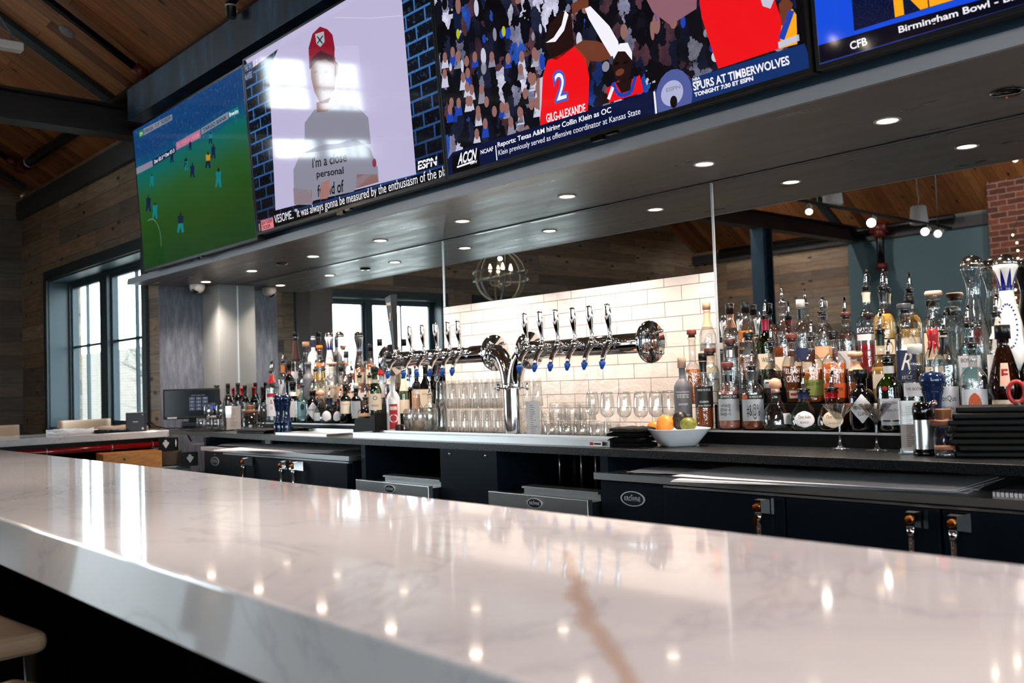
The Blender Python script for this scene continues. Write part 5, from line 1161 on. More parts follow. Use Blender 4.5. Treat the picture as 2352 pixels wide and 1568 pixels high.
RB('F', 2372, 700, 42, 'std', 'green', 'green label bottle cut by the right edge of the photo', 'pourer', stick=[('white', .2, .5, 1.)], text=[('Sauza', .36, .02, .05, 'k')])

# left shelf, back row
LB('B', 679, 762, 47, 'taper', 'clear', 'very tall flask-shaped bottle with a brown cone neck and black cap', 'cap', capc='black', rn=.016, foil=('brown', .58, .90), lq=('clear', .5), stick=[('white', .24, .36, .9), ('black', .53, .58, 3.1)])
LB('B', 704, 785, 40, 'std', 'clear', 'clear bottle with a peach stopper beside the tall brown-necked flask', 'cap', capc='peach', rn=.020, lq=('clear', .5))
LB('B', 720, 772, 40, 'malibu', 'frost', 'frosted white bottle with a blue and white checked neck', 'none', foil=('blue', .80, .985))
LB('B', 735, 793, 37, 'std', 'clear', 'clear bottle with an orange stopper between the checked neck and the painted decanter', 'cork', capc='orange', rn=.016, lq=('gold', .4), foil=('orange', .58, .66))
decanter(758, 761, 'B', -.118, 'white', 'tall white decanter painted with a blue crown, on the left shelf', True, 'bottles on the left liquor shelf', ZC+.2555, .78)
decanter(782, 760, 'B', -.075, 'clear', 'tall clear glass decanter with a silver dome stopper, on the left shelf', False, 'bottles on the left liquor shelf', ZC+.2555, .78)
LB('B', 796, 806, 33, 'std', 'clear', 'slim bottle with a grey sleeve neck right of the left clear decanter', 'tcap', capc='grey', foil=('silver', .74, .90), lq=('dkamber', .45))
LB('B', 826, 806, 36, 'std', 'clear', 'clear bottle with a brown stopper left of the black-sleeved one', 'cork', capc='brown', lq=('amber', .6), stick=[('cream', .2, .5, 1.)])
LB('B', 852, 790, 36, 'std', 'clear', 'bottle with a black sleeve neck and amber liquor on the back step', 'tcap', capc='black', foil=('black', .74, .92), lq=('amber', .6), stick=[('cream', .15, .48, 1.1)])
LB('B', 873, 778, 40, 'jw', 'clear', 'square empty clear bottle with a black cap, left of the tall black tap handle', 'tcap', capc='black', sq=4.5, stick=[('black', .30, .44, .7)])
LB('B', 893, 802, 34, 'std', 'clear', 'clear bottle with a red-brown stopper beside the tall black tap handle', 'cork', capc='redbrown', foil=('peach', .70, .80), lq=('clear', .5), stick=[('white', .2, .5, 1.1)])
# left shelf, middle row
LB('M', 650, 808, 34, 'std', 'clear', 'clear bottle with an orange-red neck label and tall pourer', 'pourer', foil=('orange', .76, .93), lq=('clear', .4), stick=[('white', .2, .5, 1.)])
LB('M', 665, 829, 35, 'wine', 'dark', 'dark bottle with a black and red capsule, behind the blue mills', 'tcap', capc='black', foil=('red', .76, .80))
LB('M', 690, 829, 35, 'std', 'clear', 'clear bottle with a pourer and dark label, behind the pale green gin', 'pourer', foil=('black', .80, .95), stick=[('cream', .2, .5, 1.), ('red', .55, .62, .5)], lq=('clear', .5))
LB('M', 709, 831, 42, 'malibu', 'grey', 'matt grey-necked bottle on the middle step of the left shelf', 'none', rn=.018)
LB('M', 725, 826, 38, 'std', 'clear', 'bottle with an amber neck label and pourer, left of its twin', 'pourer', foil=('gold', .78, .93), lq=('amber', .5), stick=[('cream', .25, .5, 1.), ('red', .30, .36, .4, dict(off=.0016))])
LB('M', 743, 824, 38, 'std', 'clear', 'bottle with an amber neck label and pourer, right of its twin', 'pourer', foil=('gold', .78, .93), lq=('gold', .5), stick=[('cream', .25, .5, 1.)])
LB('M', 763, 832, 46, 'squat', 'clear', 'stout bottle with a wide beige stopper and a cream printed label', 'flat', capc='beige', rn=.021, lq=('clear', .5), stick=[('cream', .12, .52, 1.1)], text=[('TESORO', .45, .014, .05, 'k')])
LB('M', 784, 842, 36, 'std', 'clear', 'amber bottle with an orange label right of the stout cream-labelled bottle', 'cap', capc='black', lq=('amber', .55), stick=[('peach', .15, .55, 1.1)])
LB('M', 805, 840, 37, 'std', 'clear', 'clear bottle with a dark pourer and a black neck ring near the left shelf middle', 'pourer', foil=('black', .80, .9), lq=('dkamber', .5), stick=[('cream', .2, .45, 1.1)])
LB('M', 826, 838, 38, 'std', 'clear', 'clear bottle of pinkish liquor with a pourer, behind the round dark decanter', 'pourer', lq=('pink', .5), stick=[('white', .2, .45, 1.1)])
LB('M', 849, 838, 36, 'std', 'clear', 'bottle of amber liquor with a pourer, behind the green beige-labelled bottle', 'pourer', lq=('amber', .5), stick=[('peach', .2, .45, 1.1)])
LB('M', 876, 825, 35, 'std', 'clear', 'clear bottle with a red ribbon neck, behind the white rum bottle', 'tcap', capc='red', foil=('red', .72, .92), lq=('clear', .4), stick=[('white', .2, .5, 1.1)])
LB('M', 897, 832, 36, 'std', 'clear', 'clear bottle with a peach label and pourer beside the tap rail', 'pourer', foil=('peach', .70, .82), lq=('clear', .4), stick=[('red', .26, .38, 1.1), ('white', .18, .25, 1.1)])
# left shelf, front row
LB('F', 625, 829, 38, 'tall', 'clear', 'clear bottle with a red neck label and red dots, leftmost on the left shelf', 'pourer', foil=('red', .78, .93), stick=[('red', .50, .57, .9), ('white', .12, .49, .9)], text=[('&', .40, .03, .02, 'r'), ('o', .28, .02, .014, 'r')], lq=('clear', .5))
LB('F', 640, 827, 38, 'tall', 'clear', 'clear bottle with an orange neck label, second from the left end of the left shelf', 'pourer', foil=('orange', .78, .93), stick=[('white', .12, .49, .9)], text=[('~', .36, .03, .03, 'r')], lq=('clear', .5), dy=.06)
LB('F', 673, 876, 38, 'std', 'green', 'green bottle with a white label and black cap, right of the blue mills', 'cap', capc='black', foil=('white', .70, .80), stick=[('white', .14, .56, .8)], rn=.018)
LB('F', 694, 862, 42, 'jw', 'blue', 'pale blue square bottle with an oval black portrait label and pourer', 'pourer', sq=4.5, stick=[('teal', .10, .58, .62), ('black', .34, .52, .3, dict(rows=8, off=.0016, shape=lambda q: math.sqrt(max(.02, 1-(2*q-1)**2))))], lq=('clear', .6), text=[('BOMBAY SAPPHIRE', .16, .008, .045, 'k')])
LB('F', 718, 874, 46, 'squat', 'dark', 'black apothecary bottle with a pale diamond label, on the left shelf', 'pourer', rn=.020, stick=[('white', .12, .66, 1.0, dict(rows=8, n=14, shape=lambda q: max(.05, 1-abs(2*q-1))))], text=[("HENDRICK'S", .42, .012, .058, 'k')])
LB('F', 738, 895, 50, 'bell', 'clear', 'squat clear dome bottle with a pale cork ball, on the left shelf', 'ball', capc='peach', rn=.018, lq=('clear', .4), stick=[('silver', .1, .4, .5, dict(a0=-PI/2-.7))])
LB('F', 760, 890, 50, 'bell', 'tq', 'pale green dome bottle with a blue neck band and oval label, on the left shelf', 'pourer', rn=.020, foil=('blue', .78, .95), stick=[('white', .10, .52, .7, dict(rows=8, a0=-PI/2-.5, shape=lambda q: math.sqrt(max(.02, 1-(2*q-1)**2))))], lq=('clear', .4))
LB('F', 781, 892, 46, 'bell', 'brown', 'dark dome bottle with an oval white label and red neck band, on the left shelf', 'pourer', rn=.019, foil=('red', .78, .95), stick=[('white', .10, .52, .7, dict(rows=8, a0=-PI/2-.6, shape=lambda q: math.sqrt(max(.02, 1-(2*q-1)**2))))], dy=.02)
LB('F', 797, 858, 38, 'malibu', 'dark', 'dark bottle with a large square cream label, on the front of the left shelf', 'pourer', stick=[('cream', .26, .58, .9)], text=[('Espolon', .5, .01, .04, 'k')])
LB('F', 818, 880, 36, 'malibu', 'dark', 'dark bottle with a narrow blue-white label beside the square cream label', 'cap', capc='white', stick=[('grey', .14, .60, .8)], dy=.03)
LB('F', 840, 888, 52, 'round', 'clear', 'round dark rum decanter with a gold band', 'pourer', lq=('black', .40), stick=[('gold' if 'gold' in LC else 'peach', .30, .42, 1.3)], rn=.016)
LB('F', 861, 842, 40, 'std', 'green', 'green bottle with a beige label and dark shoulders, left of the white bottle', 'cap', capc='green', rn=.017, foil=('cream', .76, .82), lq=('black', .22), stick=[('cream', .26, .56, 1.2)], text=[('PERNOD', .34, .012, .04, 'k'), ('O', .48, .025, .025, 'k')], dy=-.0)

settle()
# bottles standing on the counter between the left shelf and the taps
def CB(px, y, top, Rmm, kind, glass, label, cap, zb=ZC+.0005, **k):
    p = at_y(px, top+60, y); zt = at_y(px, top, y).z
    return bottle((p.x, y, zb), zt-zb, Rmm/1000, kind, glass, label, cap, n=24, **k)
CB(903, -.42, 862, 39, 'malibu', 'white', 'opaque white rum bottle with a dark red square label, by the drip tray', 'none', stick=[('brown' if 'brown' in LC else 'red', .10, .52, .62), ('cream', .42, .48, .5, dict(off=.0016))], text=[('O', .28, .05, .05, 'w')])
CB(928, -.17, 850, 36, 'std', 'green', 'green bottle with a large cream label behind the white rum bottle', 'none', stick=[('cream', .30, .86, 1.)], text=[('JAMESON', .80, .02, .05, 'k')])
CB(957, -.062, 828, 37, 'malibu', 'dark', 'dark bottle with a tall orange-cream label under the left tap rail', 'cap', stick=[('peach', .25, .6, 1.)])
CB(977, -.065, 828, 40, 'jw', 'dark', 'square dark bottle with a cream label at the mirror seam', 'cap', sq=4., stick=[('cream', .35, .62, .8)], text=[('OLD No 7', .55, .01, .04, 'k')])
CB(958, -.225, 880, 46, 'bell', 'clear', 'clear dome bottle with a white neck label, under the left tap rail', 'cap', capc='black', foil=('white', .84, .94), lq=('gold', .3), rn=.018)
CB(988, -.21, 878, 40, 'squat', 'clear', 'short clear bottle with a black label and a purple mark, beside the stacked pints', 'speed', stick=[('black', .2, .45, 1.)], lq=('clear', .4))

# wine bottles standing behind the glasses at the left end of the counter
wine = [(478, 892, 'dkfoil', 'first'), (498, 884, 'black', 0), (507, 891, 'dkfoil', 0), (524, 880, 'dkfoil', 0), (535, 890, 'foilred', 0), (547, 879, 'dkfoil', 0), (557, 889, 'red', 0), (563, 884, 'dkfoil', 0)]
wl = ['wine bottle with a dark capsule beside the register, leftmost of the row', 'wine bottle with a bulbous black stopper, second in the row', 'wine bottle with a dark capsule between the bulbous stopper and the tall one', 'taller wine bottle with a dark capsule under the pier edge', 'wine bottle with a dull red capsule', 'tallest dark-capsuled wine bottle, below the mirror seam', 'wine bottle with a bright red capsule', 'dark-capsuled wine bottle at the right of the row']
for (px, top, cc, _), lab in zip(wine, wl):
    y = -.24 if px < 502 else (-.12 if wine.index((px, top, cc, _)) % 2 else -.05)
    p = at_y(px, 920, y); zt = at_y(px, top, y).z
    bottle((p.x, y, ZC+.0005), zt-ZC, .037, 'wine', 'dark', lab, 'capsule' if cc != 'black' else 'flat', capc=cc, name='wine_bottle', group='wine bottles behind the wine glasses', n=18)

# ------------------------------------------------------------------ glassware
M_GL = thin_glass('table_glass', (.99, .99, .985), (.70, .73, .74), lw=.30, gloss=1., f0=.10, rough=.03, wavy=.12)
def glass_mesh(prof_out, wall=.0022, foot=.008, n=24, flip=False, H=None, flute=0):
    """hollow tumbler: outside, rim, inside"""
    ins = [(max(r-wall, 0), z) for r, z in prof_out if z > foot]; r0 = rad_at(prof_out, foot)
    p = [(0, 0)]+prof_out+[(prof_out[-1][0]-wall, prof_out[-1][1])]+ins[::-1][1:]+[(max(r0-wall, .001), foot), (0, foot)]
    if flip: p = [(r, H-z) for r, z in p]
    return MB().lathe(p, n)
def wine_mesh(Hs=.095, Hb=.115, R=.042, foot=.036, stem=.0042):
    m = MB(); o = [(0, 0), (foot, .0), (foot, .0015), (foot*.5, .004), (stem*1.6, .012), (stem, .025), (stem, Hs-.012), (stem*1.6, Hs-.003), (.012, Hs+.003)]
    bowl = [(R*math.sin(a), Hs+.002+R*.95*(1-math.cos(a))) for a in [PI/2*k/7 for k in range(2, 8)]]+[(R*.985, Hs+Hb*.6), (R*.90, Hs+Hb*.82), (R*.80, Hs+Hb)]
    ins = [(max(r-.0013, 0), z+.001) for r, z in bowl][::-1]
    return m.lathe(o+bowl+[(R*.80-.0013, Hs+Hb)]+ins[1:]+[(0, Hs+.006)], 28)
def simple(name, mesh_ob, label, cat, loc, rz=0, group=None):
    o = mesh_ob.copy(); COL.objects.link(o); o.location = loc; o.rotation_euler = (0, 0, rz); o.name = name; return tag(o, label, cat, group)
def proto(mb, m): o = mb.build('proto', m); COL.objects.unlink(o); return o
PINT = proto(glass_mesh([(.0215, 0), (.0225, .004), (.0265, .09), (.0302, .148)], H=.148, flip=True, foot=.014), M_GL)
ROCK = proto(glass_mesh([(.034, 0), (.036, .004), (.0385, .04), (.041, .086)], H=.086, flip=True, foot=.012, n=24), M_GL)
TUMB = proto(glass_mesh([(.030, 0), (.032, .004), (.034, .06), (.037, .125)], H=.125, flip=True, foot=.012), M_GL)
TULIP = proto(MB().lathe([(0, 0), (.032, 0), (.033, .003), (.014, .012), (.012, .02), (.020, .035), (.032, .075), (.035, .11), (.031, .145), (.0295, .145), (.0335, .11), (.030, .075), (.018, .037), (0, .03)], 24), M_GL)
WINE = proto(wine_mesh(.10, .118, .0325, .031), M_GL); WINEB = proto(wine_mesh(.085, .105, .043), M_GL)
M_GLM = thin_glass('stemware_glass', (.985, .985, .98), (.80, .83, .84), lw=.30, f0=.20, rough=.02)
MART = proto(MB().lathe([(0, 0), (.037, 0), (.037, .0015), (.015, .005), (.0055, .014), (.0045, .03), (.0045, .085), (.006, .097), (.012, .104), (.056, .158), (.0555, .160), (.011, .107), (0, .103)], 32), M_GLM)
zc = ZC+.0005
def put(P, name, cat, px, y, label, group, z=zc, py=960): p = at_y(px, py, y); return simple(name, P, label, cat, (p.x, y, z), random.uniform(0, 1), group)
# pints: two layers, upside down
n_ = 0
lay = ['bottom', 'top']
for L_ in (0, 1):
    for r, (y, pxs) in enumerate(((-.385, (1014, 1040, 1066, 1092, 1118, 1144)), (-.285, (1022, 1048, 1074, 1100, 1126, 1152)))):
        for k, px in enumerate(pxs):
            put(PINT, 'pint_glass', 'pint glass', px, y, 'upside-down pint left of the column, %s layer, %s row, %s' % (lay[L_], ['front', 'rear'][r], ['leftmost', 'second from left', 'third from left', 'fourth from left', 'fifth from left', 'next to the column'][k]), 'upside-down pint glasses left of the column', zc+L_*.1485, 980)
for k, (px, y, L_) in enumerate(((1211, -.15, 0), (1236, -.15, 0), (1211, -.15, 1), (1236, -.15, 1))):
    put(PINT, 'pint_glass', 'pint glass', px, y, ['lower left', 'lower right', 'upper left', 'upper right'][k]+' of four stacked pint glasses right of the column', 'pint glasses right of the column', zc+L_*.1485)
for k, (px, y) in enumerate(((940, -.445), (965, -.445), (988, -.44), (944, -.35), (966, -.345), (986, -.335))):
    put(TULIP, 'tulip_glass', 'beer glass', px, y, ['front left', 'front middle', 'front right', 'rear left', 'rear middle', 'rear right'][k]+' of the curved tulip beer glasses between the white bottle and the pints', 'tulip beer glasses')
k = 0
for L_ in (0, 1):
    for r, (y, pxs) in enumerate(((-.40, (1266, 1301, 1336, 1371, 1405)), (-.30, (1280, 1315, 1350, 1386)))):
        for q, px in enumerate(pxs):
            if L_ == 1 and r == 0: continue
            if L_ == 1 and q > 2: continue
            put(ROCK, 'rocks_glass', 'rocks glass', px, y, 'upside-down short rocks glass, %s, %s from the left' % ([['front row', 'rear row'][r], 'stacked on the rear row'][L_], ['first', 'second', 'third', 'fourth', 'fifth'][q]), 'rocks glasses right of the column', zc+L_*.0865)
for k, (px, y) in enumerate(((1258, -.17), (1296, -.17), (1334, -.17))):
    put(TUMB, 'highball_glass', 'tumbler', px, y, ['left', 'middle', 'right'][k]+' upside-down highball glass standing behind the rocks glasses', 'highball glasses behind the rocks glasses')
for k, (px, y, top) in enumerate(((1362, -.22, 885), (1396, -.36, 885), (1435, -.36, 884), (1473, -.36, 884), (1508, -.33, 882), (1537, -.27, 884))):
    put(WINE, 'wine_glass', 'wine glass', px, y, ['wine glass standing behind the rocks glasses', 'wine glass rising over the rightmost rocks glasses', 'wine glass left of the folded black cloths', 'wine glass behind the folded black cloths', 'wine glass behind the oranges', 'wine glass beside the matt grey bottle'][k], 'wine glasses left of the fruit bowl')
for k, (px, y) in enumerate(((480, -.36), (508, -.33), (534, -.22), (560, -.31), (584, -.22), (607, -.31))):
    put(WINEB, 'wine_glass', 'wine glass', px, y, ['wine glass overlapping the register screen', 'wine glass right of the one before the register', 'wine glass behind the left edge of the menu card', 'wine glass behind the middle of the menu card', 'wine glass behind the wood-lidded jar', 'wine glass behind the dark stir sticks', 'wine glass nearest the left liquor shelf'][k], 'wine glasses at the left end of the counter')
for k, (px, y) in enumerate(((462, -.445), (478, -.455), (496, -.455), (511, -.445))):
    put(ROCK, 'rocks_glass', 'rocks glass', px, y, ['short glass at the corner below the register', 'short glass second from the register corner', 'short glass third from the register corner', 'short glass left of the menu card'][k], 'short glasses below the register')
put(MART, 'martini_glass', 'martini glass', 1927, -.415, 'left of two martini glasses before the right shelf', 'martini glasses before the right shelf')
put(MART, 'martini_glass', 'martini glass', 2011, -.43, 'right of two martini glasses before the right shelf', 'martini glasses before the right shelf')

# ------------------------------------------------------------------ overhead: pipes, lamps, speakers
M_PIPE = mat('black_pipe', '0c0d0f', .35, .2); M_REDF = mat('red_fitting', '5c1512', .4)
yp, zp = -.80, 3.70
t = thing('sprinkler_pipe', 'black sprinkler main pipe running along the ceiling over the screens', 'pipe', (0, yp, zp))
MB().cyl((-10.45, 0, 0), (XE, 0, 0), .048, 18).build('tube', M_PIPE, t)
MB().cyl((-10.52, 0, 0), (-10.35, 0, 0), .062, 18).sphere((-10.48, 0, 0), .06, 16, 10).build('end_fitting', M_REDF, t)
for x in (-10.2, -8.25, -5.6, -3.0, -.5):
    m = MB().tube([(x, .052*math.cos(a), .052*math.sin(a)) for a in [2*PI*k/16 for k in range(16)]], .004, 6, closed=True).cyl((x, 0, .052), (x, 0, ceil_z(yp)-zp), .005, 8)
    m.build('hanger', M_STEEL, t)
def branch(x, y1, label):
    t = thing('sprinkler_branch', label, 'pipe', (x, 0, 0)); off = -.075
    a = (0, yp-.02, ceil_z(yp-.02)+off); b = (0, y1, ceil_z(y1)+off)
    MB().cyl(a, b, .028, 14).build('tube', M_PIPE, t)
    d = (Vector(b)-Vector(a)).normalized(); p = Vector(a)
    MB().cyl(p+d*.02, p+d*.12, .042, 16).build('coupling', M_REDF, t)
    MB().cyl(p+d*.0, p+d*.019, .036, 16).build('collar', M_STEEL, t)
branch(-7.05, -4.9, 'black sprinkler branch pipe running up the ceiling with a red coupling')
branch(-10.52, -2.3, 'black sprinkler branch pipe at the far left end of the ceiling')
t = thing('sprinkler_elbow', 'black and red sprinkler fitting standing on the steel header', 'pipe', (at_y(530, 10, -.92).x, -.92, 3.74))
MB().cyl((0, 0, -.09), (0, 0, .1), .032, 14).cyl((0, 0, .02), (.16, 0, .06), .036, 14).build('tube', M_PIPE, t); MB().cyl((.1, 0, .045), (.2, 0, .07), .05, 16).build('coupling', M_REDF, t)
MB().cyl((0, 0, -.02), (0, 0, -.012), .036, 14).cyl((0, 0, .03), (0, 0, .038), .036, 14).build('collar', M_WHITE, t)
p = Vector((-7.40, -1.285, ceil_z(-1.285)-.001)); nrm = Vector((0, -SL, -1)).normalized()
o = MB().lathe([(0, .018), (.05, .018), (.058, .012), (.06, 0)], 32, axis=nrm).build('ceiling_speaker', mat('dull_white', '8a8684', .6)); o.location = p; tag(o, 'round white speaker disc set in the wood ceiling', 'speaker')
M_TRACK = mat('track_white', 'b8b6b2', .4)
t = thing('linear_light', 'white suspended linear light with a looping cable at the upper left', 'light', (-5.6, 0, 3.238))
MB().bbox(-.035, .035, -5.2, -2.07, 0, .045, .006).build('housing', M_TRACK, t)
m = MB().tube([(0, -2.12, .045), (0, -2.13, .10), (0, -2.2, .20), (0, -2.26, .30), (0, -2.27, .42), (0, -2.27, ceil_z(-2.27)-3.238)], .006, 8); m.build('cable', mat('grey_cable', '4c5054', .5), t)
MB().cyl((0, -4.8, .045), (0, -4.8, ceil_z(-4.8)-3.238), .004, 6).build('suspension_wire', M_STEEL, t)

def track(x, y0, y1, z, heads, label, aim, group, watt):
    t = thing('track_light', label, 'track light', (x, 0, z), 0, group)
    MB().box(-.018, .018, y0, y1, 0, .022).build('track', M_BLACK, t)
    for y in (y0+.3, y1-.3): MB().cyl((0, y, .022), (0, y, (ceil_z(y) if y > YR else ZE+SL*(y-YB))-z), .005, 8).build('hanger_rod', M_STEEL, t)
    for y in heads:
        h = Vector((0, y, -.05)); d = (Vector(aim(y))-Vector((x, y, z-.05))).normalized()
        m = MB().cyl((0, y, 0), h, .006, 8).cyl(h-d*.04, h+d*.05, .022, 16, r2=.032, caps=False); hd = m.build('spot_head', M_WHITE, t)
        MB().lathe([(0, 0), (.028, 0)], 16, axis=d, c=h+d*.038).build('lamp', mat('track_bulb', (1, 1, 1), .4, emit=(1, .82, .62), es=18), hd)
        l = bpy.data.lights.new('track_lamp', 'SPOT'); l.energy = watt; l.color = (1, .89, .83); l.spot_size = math.radians(70); l.spot_blend = .7; l.shadow_soft_size = .04
        lo = bpy.data.objects.new('track_lamp', l); COL.objects.link(lo); lo.parent = t; lo.location = h+d*.06; lo.rotation_euler = d.to_track_quat('-Z', 'Y').to_euler()
BARC = lambda x: (lambda y: (x+.55*(y+5.2), -2.5, 1.07))
TW = 75; BW = 42; FW = 130
track(-4.5, -6.9, -3.9, 2.845, (-4.05, -5.2, -6.35, -6.65), 'black track with four white spot heads before the steel column, seen in the mirror', BARC(-4.3), 'spot tracks over the bar seats', TW*.3)
track(-4.0, -3.2, -1.7, 3.95, (-1.95, -2.45, -2.9), 'black track with three spot heads over the left part of the bar', lambda y: (-4.2+1.1*(y+2.45), -2.5, 1.07), 'spot tracks over the bar seats', TW*1.6)
track(-1.6, -3.2, -1.7, 3.0, (-1.95, -2.45, -2.9), 'black track with three spot heads over the middle of the bar', lambda y: (-1.9+1.1*(y+2.45), -2.5, 1.07), 'spot tracks over the bar seats', TW)
track(.4, -3.2, -1.7, 3.0, (-1.95, -2.45, -2.9), 'black track with three spot heads over the right end of the bar', lambda y: (.1+1.1*(y+2.45), -2.5, 1.07), 'spot tracks over the bar seats', TW)
def aimed(xa): return lambda y: (xa+.7*(y+4.6), -.22, 1.36)  # unseen spots, added to light bottles and labels from the front
track(-2.9, -4.9, -3.3, 3.05, (-3.6, -4.0, -4.5), 'black track with three spot heads aimed at the left bottles and taps', aimed(-4.9), 'spot tracks aimed at the back bar', BW)
track(-.3, -4.9, -3.3, 3.05, (-3.6, -4.0, -4.5), 'black track with three spot heads aimed at the right bottles', aimed(-2.0), 'spot tracks aimed at the back bar', BW)
def far(xa): return lambda y: (xa+1.6*(y+7.4), YB, 2.3)  # unseen spots, added to brighten the wall across the room
track(-8.2, -8.6, -6.2, 4.75, (-6.6, -7.4, -8.2), 'black track high up with three spot heads aimed at the left of the far wall', far(-8.4), 'spot tracks aimed at the far wall', FW)
track(-4.2, -8.6, -6.2, 4.75, (-6.6, -7.4, -8.2), 'black track high up with three spot heads aimed at the teal wall', far(-5.2), 'spot tracks aimed at the far wall', FW)
def pend(x, y, z, label):
    t = thing('pendant_speaker', label, 'speaker', (x, y, z), 0, 'white pendant speakers'); zc_ = (ceil_z(y) if y > YR else ZE+SL*(y-YB))-z
    MB().lathe([(0, 0), (.085, .002), (.098, .012), (.10, .03), (.085, .2), (.07, .215), (0, .22)], 28).build('housing', M_WHITE, t)
    MB().tube([(0, 0, .22), (.01, 0, .3), (-.005, 0, .4), (0, 0, zc_)], .006, 8).build('cable', M_TRACK, t)
pend(-5.0, -7.24, 3.0, 'white pendant speaker before the teal wall, seen in the mirror')
pend(-5.0, -5.35, 3.03, 'white pendant speaker just under the soffit line, seen in the mirror')
xr = at_y(2022, 560, 10.6).x
t = thing('riser_pipe', 'black drop pipe with red fittings on the teal wall, seen in the mirror', 'pipe', (xr, YB+.2, 0))
MB().cyl((0, 0, 3.62), (0, 0, 3.0), .06, 16).cyl((-3, 0, 3.55), (1.15, 0, 3.55), .05, 14).build('tube', M_PIPE, t); MB().cyl((-.13, 0, 3.55), (.13, 0, 3.55), .085, 16).cyl((0, 0, 3.55), (0, 0, 3.4), .085, 16).cyl((0, 0, 3.0), (0, 0, 2.9), .085, 16).cyl((0, 0, 2.94), (0, -.10, 2.92), .06, 16).build('red_fitting', M_REDF, t)
# orb chandelier over the corner of the bar
M_ORB = mat('aged_silver_metal', '6a6a66', .35, .8)
cy = 3.6; pc = at_y(1150, 634, cy); t = thing('orb_chandelier', 'round orb chandelier with candle bulbs over the bar corner, seen in the mirror', 'chandelier', (pc.x, -cy, pc.z))
R0 = .30
for k, (ax, tilt) in enumerate(((0, 0), (PI/3, .12), (2*PI/3, -.1))):
    Mx = Matrix.Rotation(ax, 3, 'Z')@Matrix.Rotation(tilt, 3, 'Y'); MB().tube([Mx@Vector((0, R0*math.cos(a), R0*math.sin(a))) for a in [2*PI*i/48 for i in range(48)]], .010, 8, closed=True).build('hoop', M_ORB, t)
for tilt in (.16, -.22): MB().tube([Matrix.Rotation(tilt, 3, 'X')@Vector(((R0+.012)*math.cos(a), (R0+.012)*math.sin(a), 0)) for a in [2*PI*i/48 for i in range(48)]], .010, 8, closed=True).build('hoop', M_ORB, t)
m = MB().cyl((0, 0, -.10), (0, 0, R0), .009, 10).sphere((0, 0, -.11), .03, 14, 8); m.build('stem', M_ORB, t)
zc_ = ceil_z(-cy)-pc.z; MB().cyl((0, 0, R0), (0, 0, zc_), .008, 8).build('rod', M_ORB, t)
for k in range(4):
    a = PI/2*k+.5; x, y = .12*math.cos(a), .12*math.sin(a)
    ar = MB().tube([(0, 0, -.09), (x*.4, y*.4, -.12), (x*.9, y*.9, -.10), (x, y, -.06), (x, y, .0)], .007, 8).cyl((x, y, -.02), (x, y, .05), .011, 12).build('arm', M_ORB, t)
    MB().lathe([(0, 0), (.014, .005), (.019, .03), (.012, .06), (.003, .085), (0, .087)], 14, c=(x, y, .052)).build('bulb', mat('candle_bulb', (1, 1, 1), .4, emit=(1, .72, .42), es=14), ar)
l = bpy.data.lights.new('chandelier_lamp', 'POINT'); l.energy = 22; l.color = (1, .75, .5); l.shadow_soft_size = .02; lo = bpy.data.objects.new('chandelier_lamp', l); COL.objects.link(lo); lo.parent = t; lo.location = (0, 0, .2)
t = thing('fairy_lights', 'string of small warm fairy lights beside the brick pillar, seen in the mirror', 'string lights', (0, 0, 0)); m = MB(); pts = []
for k in range(16):
    px = 2338-6*math.sin(k*.9)-3*(k % 3); py = 500+18*k; pts.append(at_y(px, py, 9.8)*1); pts[-1].y *= -1
m.tube(pts, .006, 6); m.build('wire', mat('leaf_green', '22301c', .6), t)
for p in pts[2::1]: MB().sphere(p+Vector((0, 0, -.02)), .014, 8, 6).build('bulb', mat('fairy_bulb', (1, 1, 1), .4, emit=(1, .72, .4), es=10), t)

# ------------------------------------------------------------------ seats
M_TAN = mat('tan_leather', 'b8977a', .5); M_DKWOOD = mat('dark_wood', '1a120d', .5)
def stool(x, y, rz, label, zs=.74, back=1.06):
    t = thing('bar_stool', label, 'bar stool', (x, y, 0), rz, 'tan bar stools')
    MB().bbox(-.21, .21, -.20, .21, zs-.06, zs, .025, seg=3).build('seat', M_TAN, t)
    m = MB(); n = 10
    for i in range(n+1):
        u = -1+2*i/n; c = .05*(1-u*u)
        for z, th in ((zs+.06, 0), (back-.02, -.03), (back, -.032)): m.v += [(u*.215, -.20-c+th, z), (u*.215, -.16-c+th, z)]
    for i in range(n):
        a, b = 6*i, 6*(i+1)
        for j in (0, 2): m.add([], []); m.f += [(a+j, b+j, b+j+2, a+j+2), (a+j+1, a+j+3, b+j+3, b+j+1)]
        m.f += [(a, a+1, b+1, b), (a+4, b+4, b+5, a+5)]
    for e in (0, 6*n): m.f += [(e, e+2, e+3, e+1), (e+2, e+4, e+5, e+3)]
    m.mi = [0]*len(m.f); m.sm = [True]*len(m.f); m.build('backrest', M_TAN, t)
    for sx in (-1, 1):
        for sy in (-1, 1): MB().tube([(sx*.18, sy*.17, zs-.061), (sx*.20, sy*.20, 0)], [.018, .014], 10).build('leg', M_DKWOOD, t)
    MB().tube([(-.193, -.19, .28), (.193, -.19, .28), (.193, .19, .28), (-.193, .19, .28)], .010, 8, closed=True).build('footrest', M_DKWOOD, t)
# a low-backed tan stool close to the camera, others tucked along the bar
pb = at_z(20, 1500, .86); stool(pb.x-.1, pb.y-.02, .35, 'tan bar stool nearest the camera at the lower left corner', .72, .94)
stool(pb.x-.95, pb.y+.06, .1, 'tan bar stool second from the camera along the bar', .72, .94)
stool(-8.35, -1.55, -PI/2+.05, 'tan stool at the left return of the bar, at the left edge of the photo', .74, 1.135)
stool(-8.35, -.82, -PI/2+.05, 'tan stool at the left return of the bar, under the window', .74, 1.15)

# ------------------------------------------------------------------ small things on the counters
def flip_pt(px, py, y): return at_y(px, py, y)
